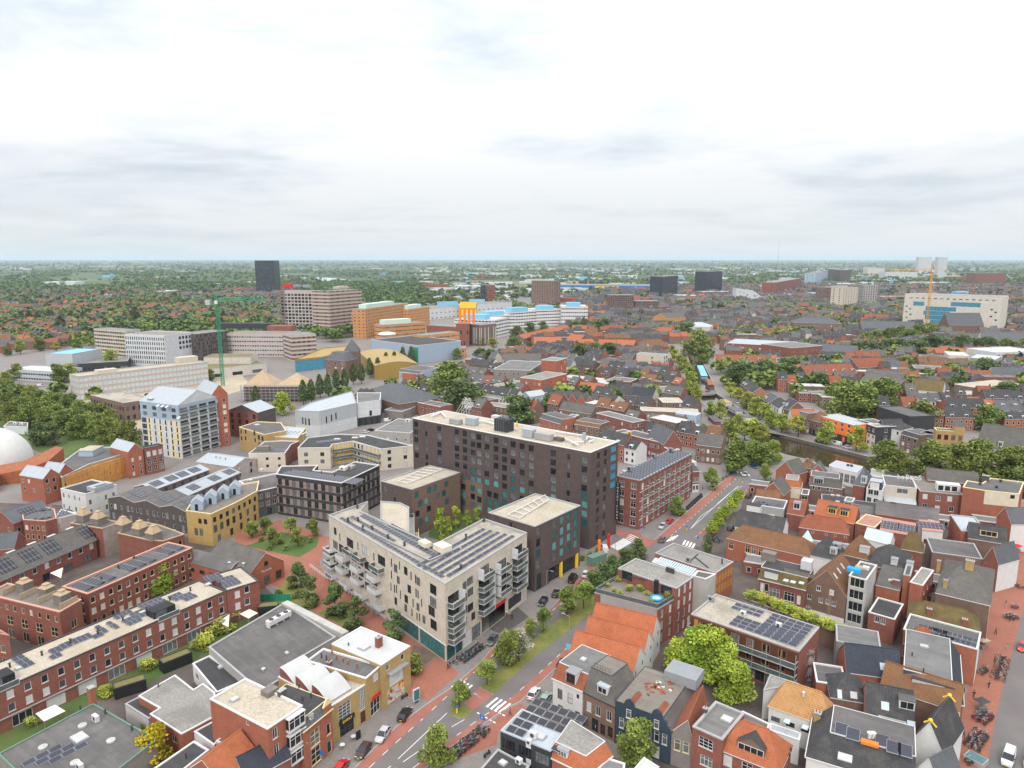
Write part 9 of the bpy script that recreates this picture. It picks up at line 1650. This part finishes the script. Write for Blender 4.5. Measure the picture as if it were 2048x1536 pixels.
for i,(p,m_)in enumerate((((2030,1094),'crane_yellow'),((2033,1104),'red_paint'),((2023,1119),'green_metal'),((2010,1155),'yellow_paint'),((1965,1296),'pale_wood'),((1962,1420),'dark_trim'),((2032,1073),'canvas'))):c=G(p);t=thing('market_stall',['orange parasol stall at the top of the shopping street','red parasol stall at the top of the shopping street','green shop display at the top of the shopping street','yellow shop board in front of the slate house','beige shop display before the felt roofed house','dark shop board near the gold finials','cream awning display at the top end'][i],'stall',(c.x,c.y,0),.3);x=MB();x.box(-.9,-.6,0,.9,.6,.9);x.obj('table','wood_grey',t);x=MB();x.face([(-1.3,-1,2.1),(1.3,-1,2.1),(1.3,1,2.1),(-1.3,1,2.1)]);[x.face([a,b_,(0,0,2.7)])for a,b_ in zip([(-1.3,-1,2.11),(1.3,-1,2.11),(1.3,1,2.11),(-1.3,1,2.11)],[(1.3,-1,2.11),(1.3,1,2.11),(-1.3,1,2.11),(-1.3,-1,2.11)])];x.obj('canopy',m_,t);x=MB();x.tube((0,0,.9),(0,0,2.3),.05,5);x.obj('pole','galvanised',t)
# ------------------------------------------------------------------ haze over the plain
hm=D.materials.new('haze');hm.use_nodes=True;hn=hm.node_tree;hn.nodes.clear();pv=hn.nodes.new('ShaderNodeVolumePrincipled');ho=hn.nodes.new('ShaderNodeOutputMaterial');pv.inputs['Color'].default_value=(.72,.87,1.,1);pv.inputs['Density'].default_value=4.4e-5;pv.inputs['Anisotropy'].default_value=.2;hn.links.new(pv.outputs[0],ho.inputs['Volume'])
x=MB();x.box(-46000,-1600,-3.2,46000,51000,190);hz=x.obj('haze',[hm]);hz['kind']='stuff'
# ------------------------------------------------------------------ what sets alike things apart: nearest named neighbour, then order from the left
ORD='first second third fourth fifth sixth seventh eighth ninth tenth eleventh twelfth thirteenth fourteenth fifteenth sixteenth seventeenth eighteenth nineteenth twentieth'.split()
MARKS=[('mint green gable','bright yellow painted gable'),('orange school','tall orange school'),('concrete block','pale concrete block'),('market hall','old market hall with'),('library','long red brick library'),('almshouse','red roofed almshouse with'),('mossy roofed white house','wide brown gable roof'),('dark clad block','dark clad block'),('four red gables','second of the four'),('yellow corner house','tall pale yellow corner'),('pale office','modern pale office with'),('canal bridge','low road bridge'),('orange terraces','wide bright orange roof'),('grey slate roof','grey slate church like'),('brown school','brown brick school with white'),('blue hall','dark blue roofed chapel')]
MK=[(n_,o.location)for n_,q in MARKS for o in list(D.objects)if str(o.get('label','')).startswith(q)or q in str(o.get('label',''))]
same={}
for o in D.objects:
 if ' row house with ' in str(o.get('label')):n_=min(MK,key=lambda q:(q[1]-o.location).length)[0];o['label']=o['label'].split(' roof ')[0].replace('row house with ','house, ')+' roof, near '+n_
 if o.get('category'):same.setdefault(o['label'],[]).append(o)
for l,q in same.items():
 if 1<len(q)<=60:
  q.sort(key=lambda o:o.location.x/max(1,o.location.y))
  for i,o in enumerate(q):
   k=i if i<len(q)/2 else len(q)-1-i;o['label']=l+', '+(ORD[min(k,19)]if k<20 else str(k+1)+'th')+(' from left' if i<len(q)/2 else ' from right')
   if not o.get('group'):o['group']=l
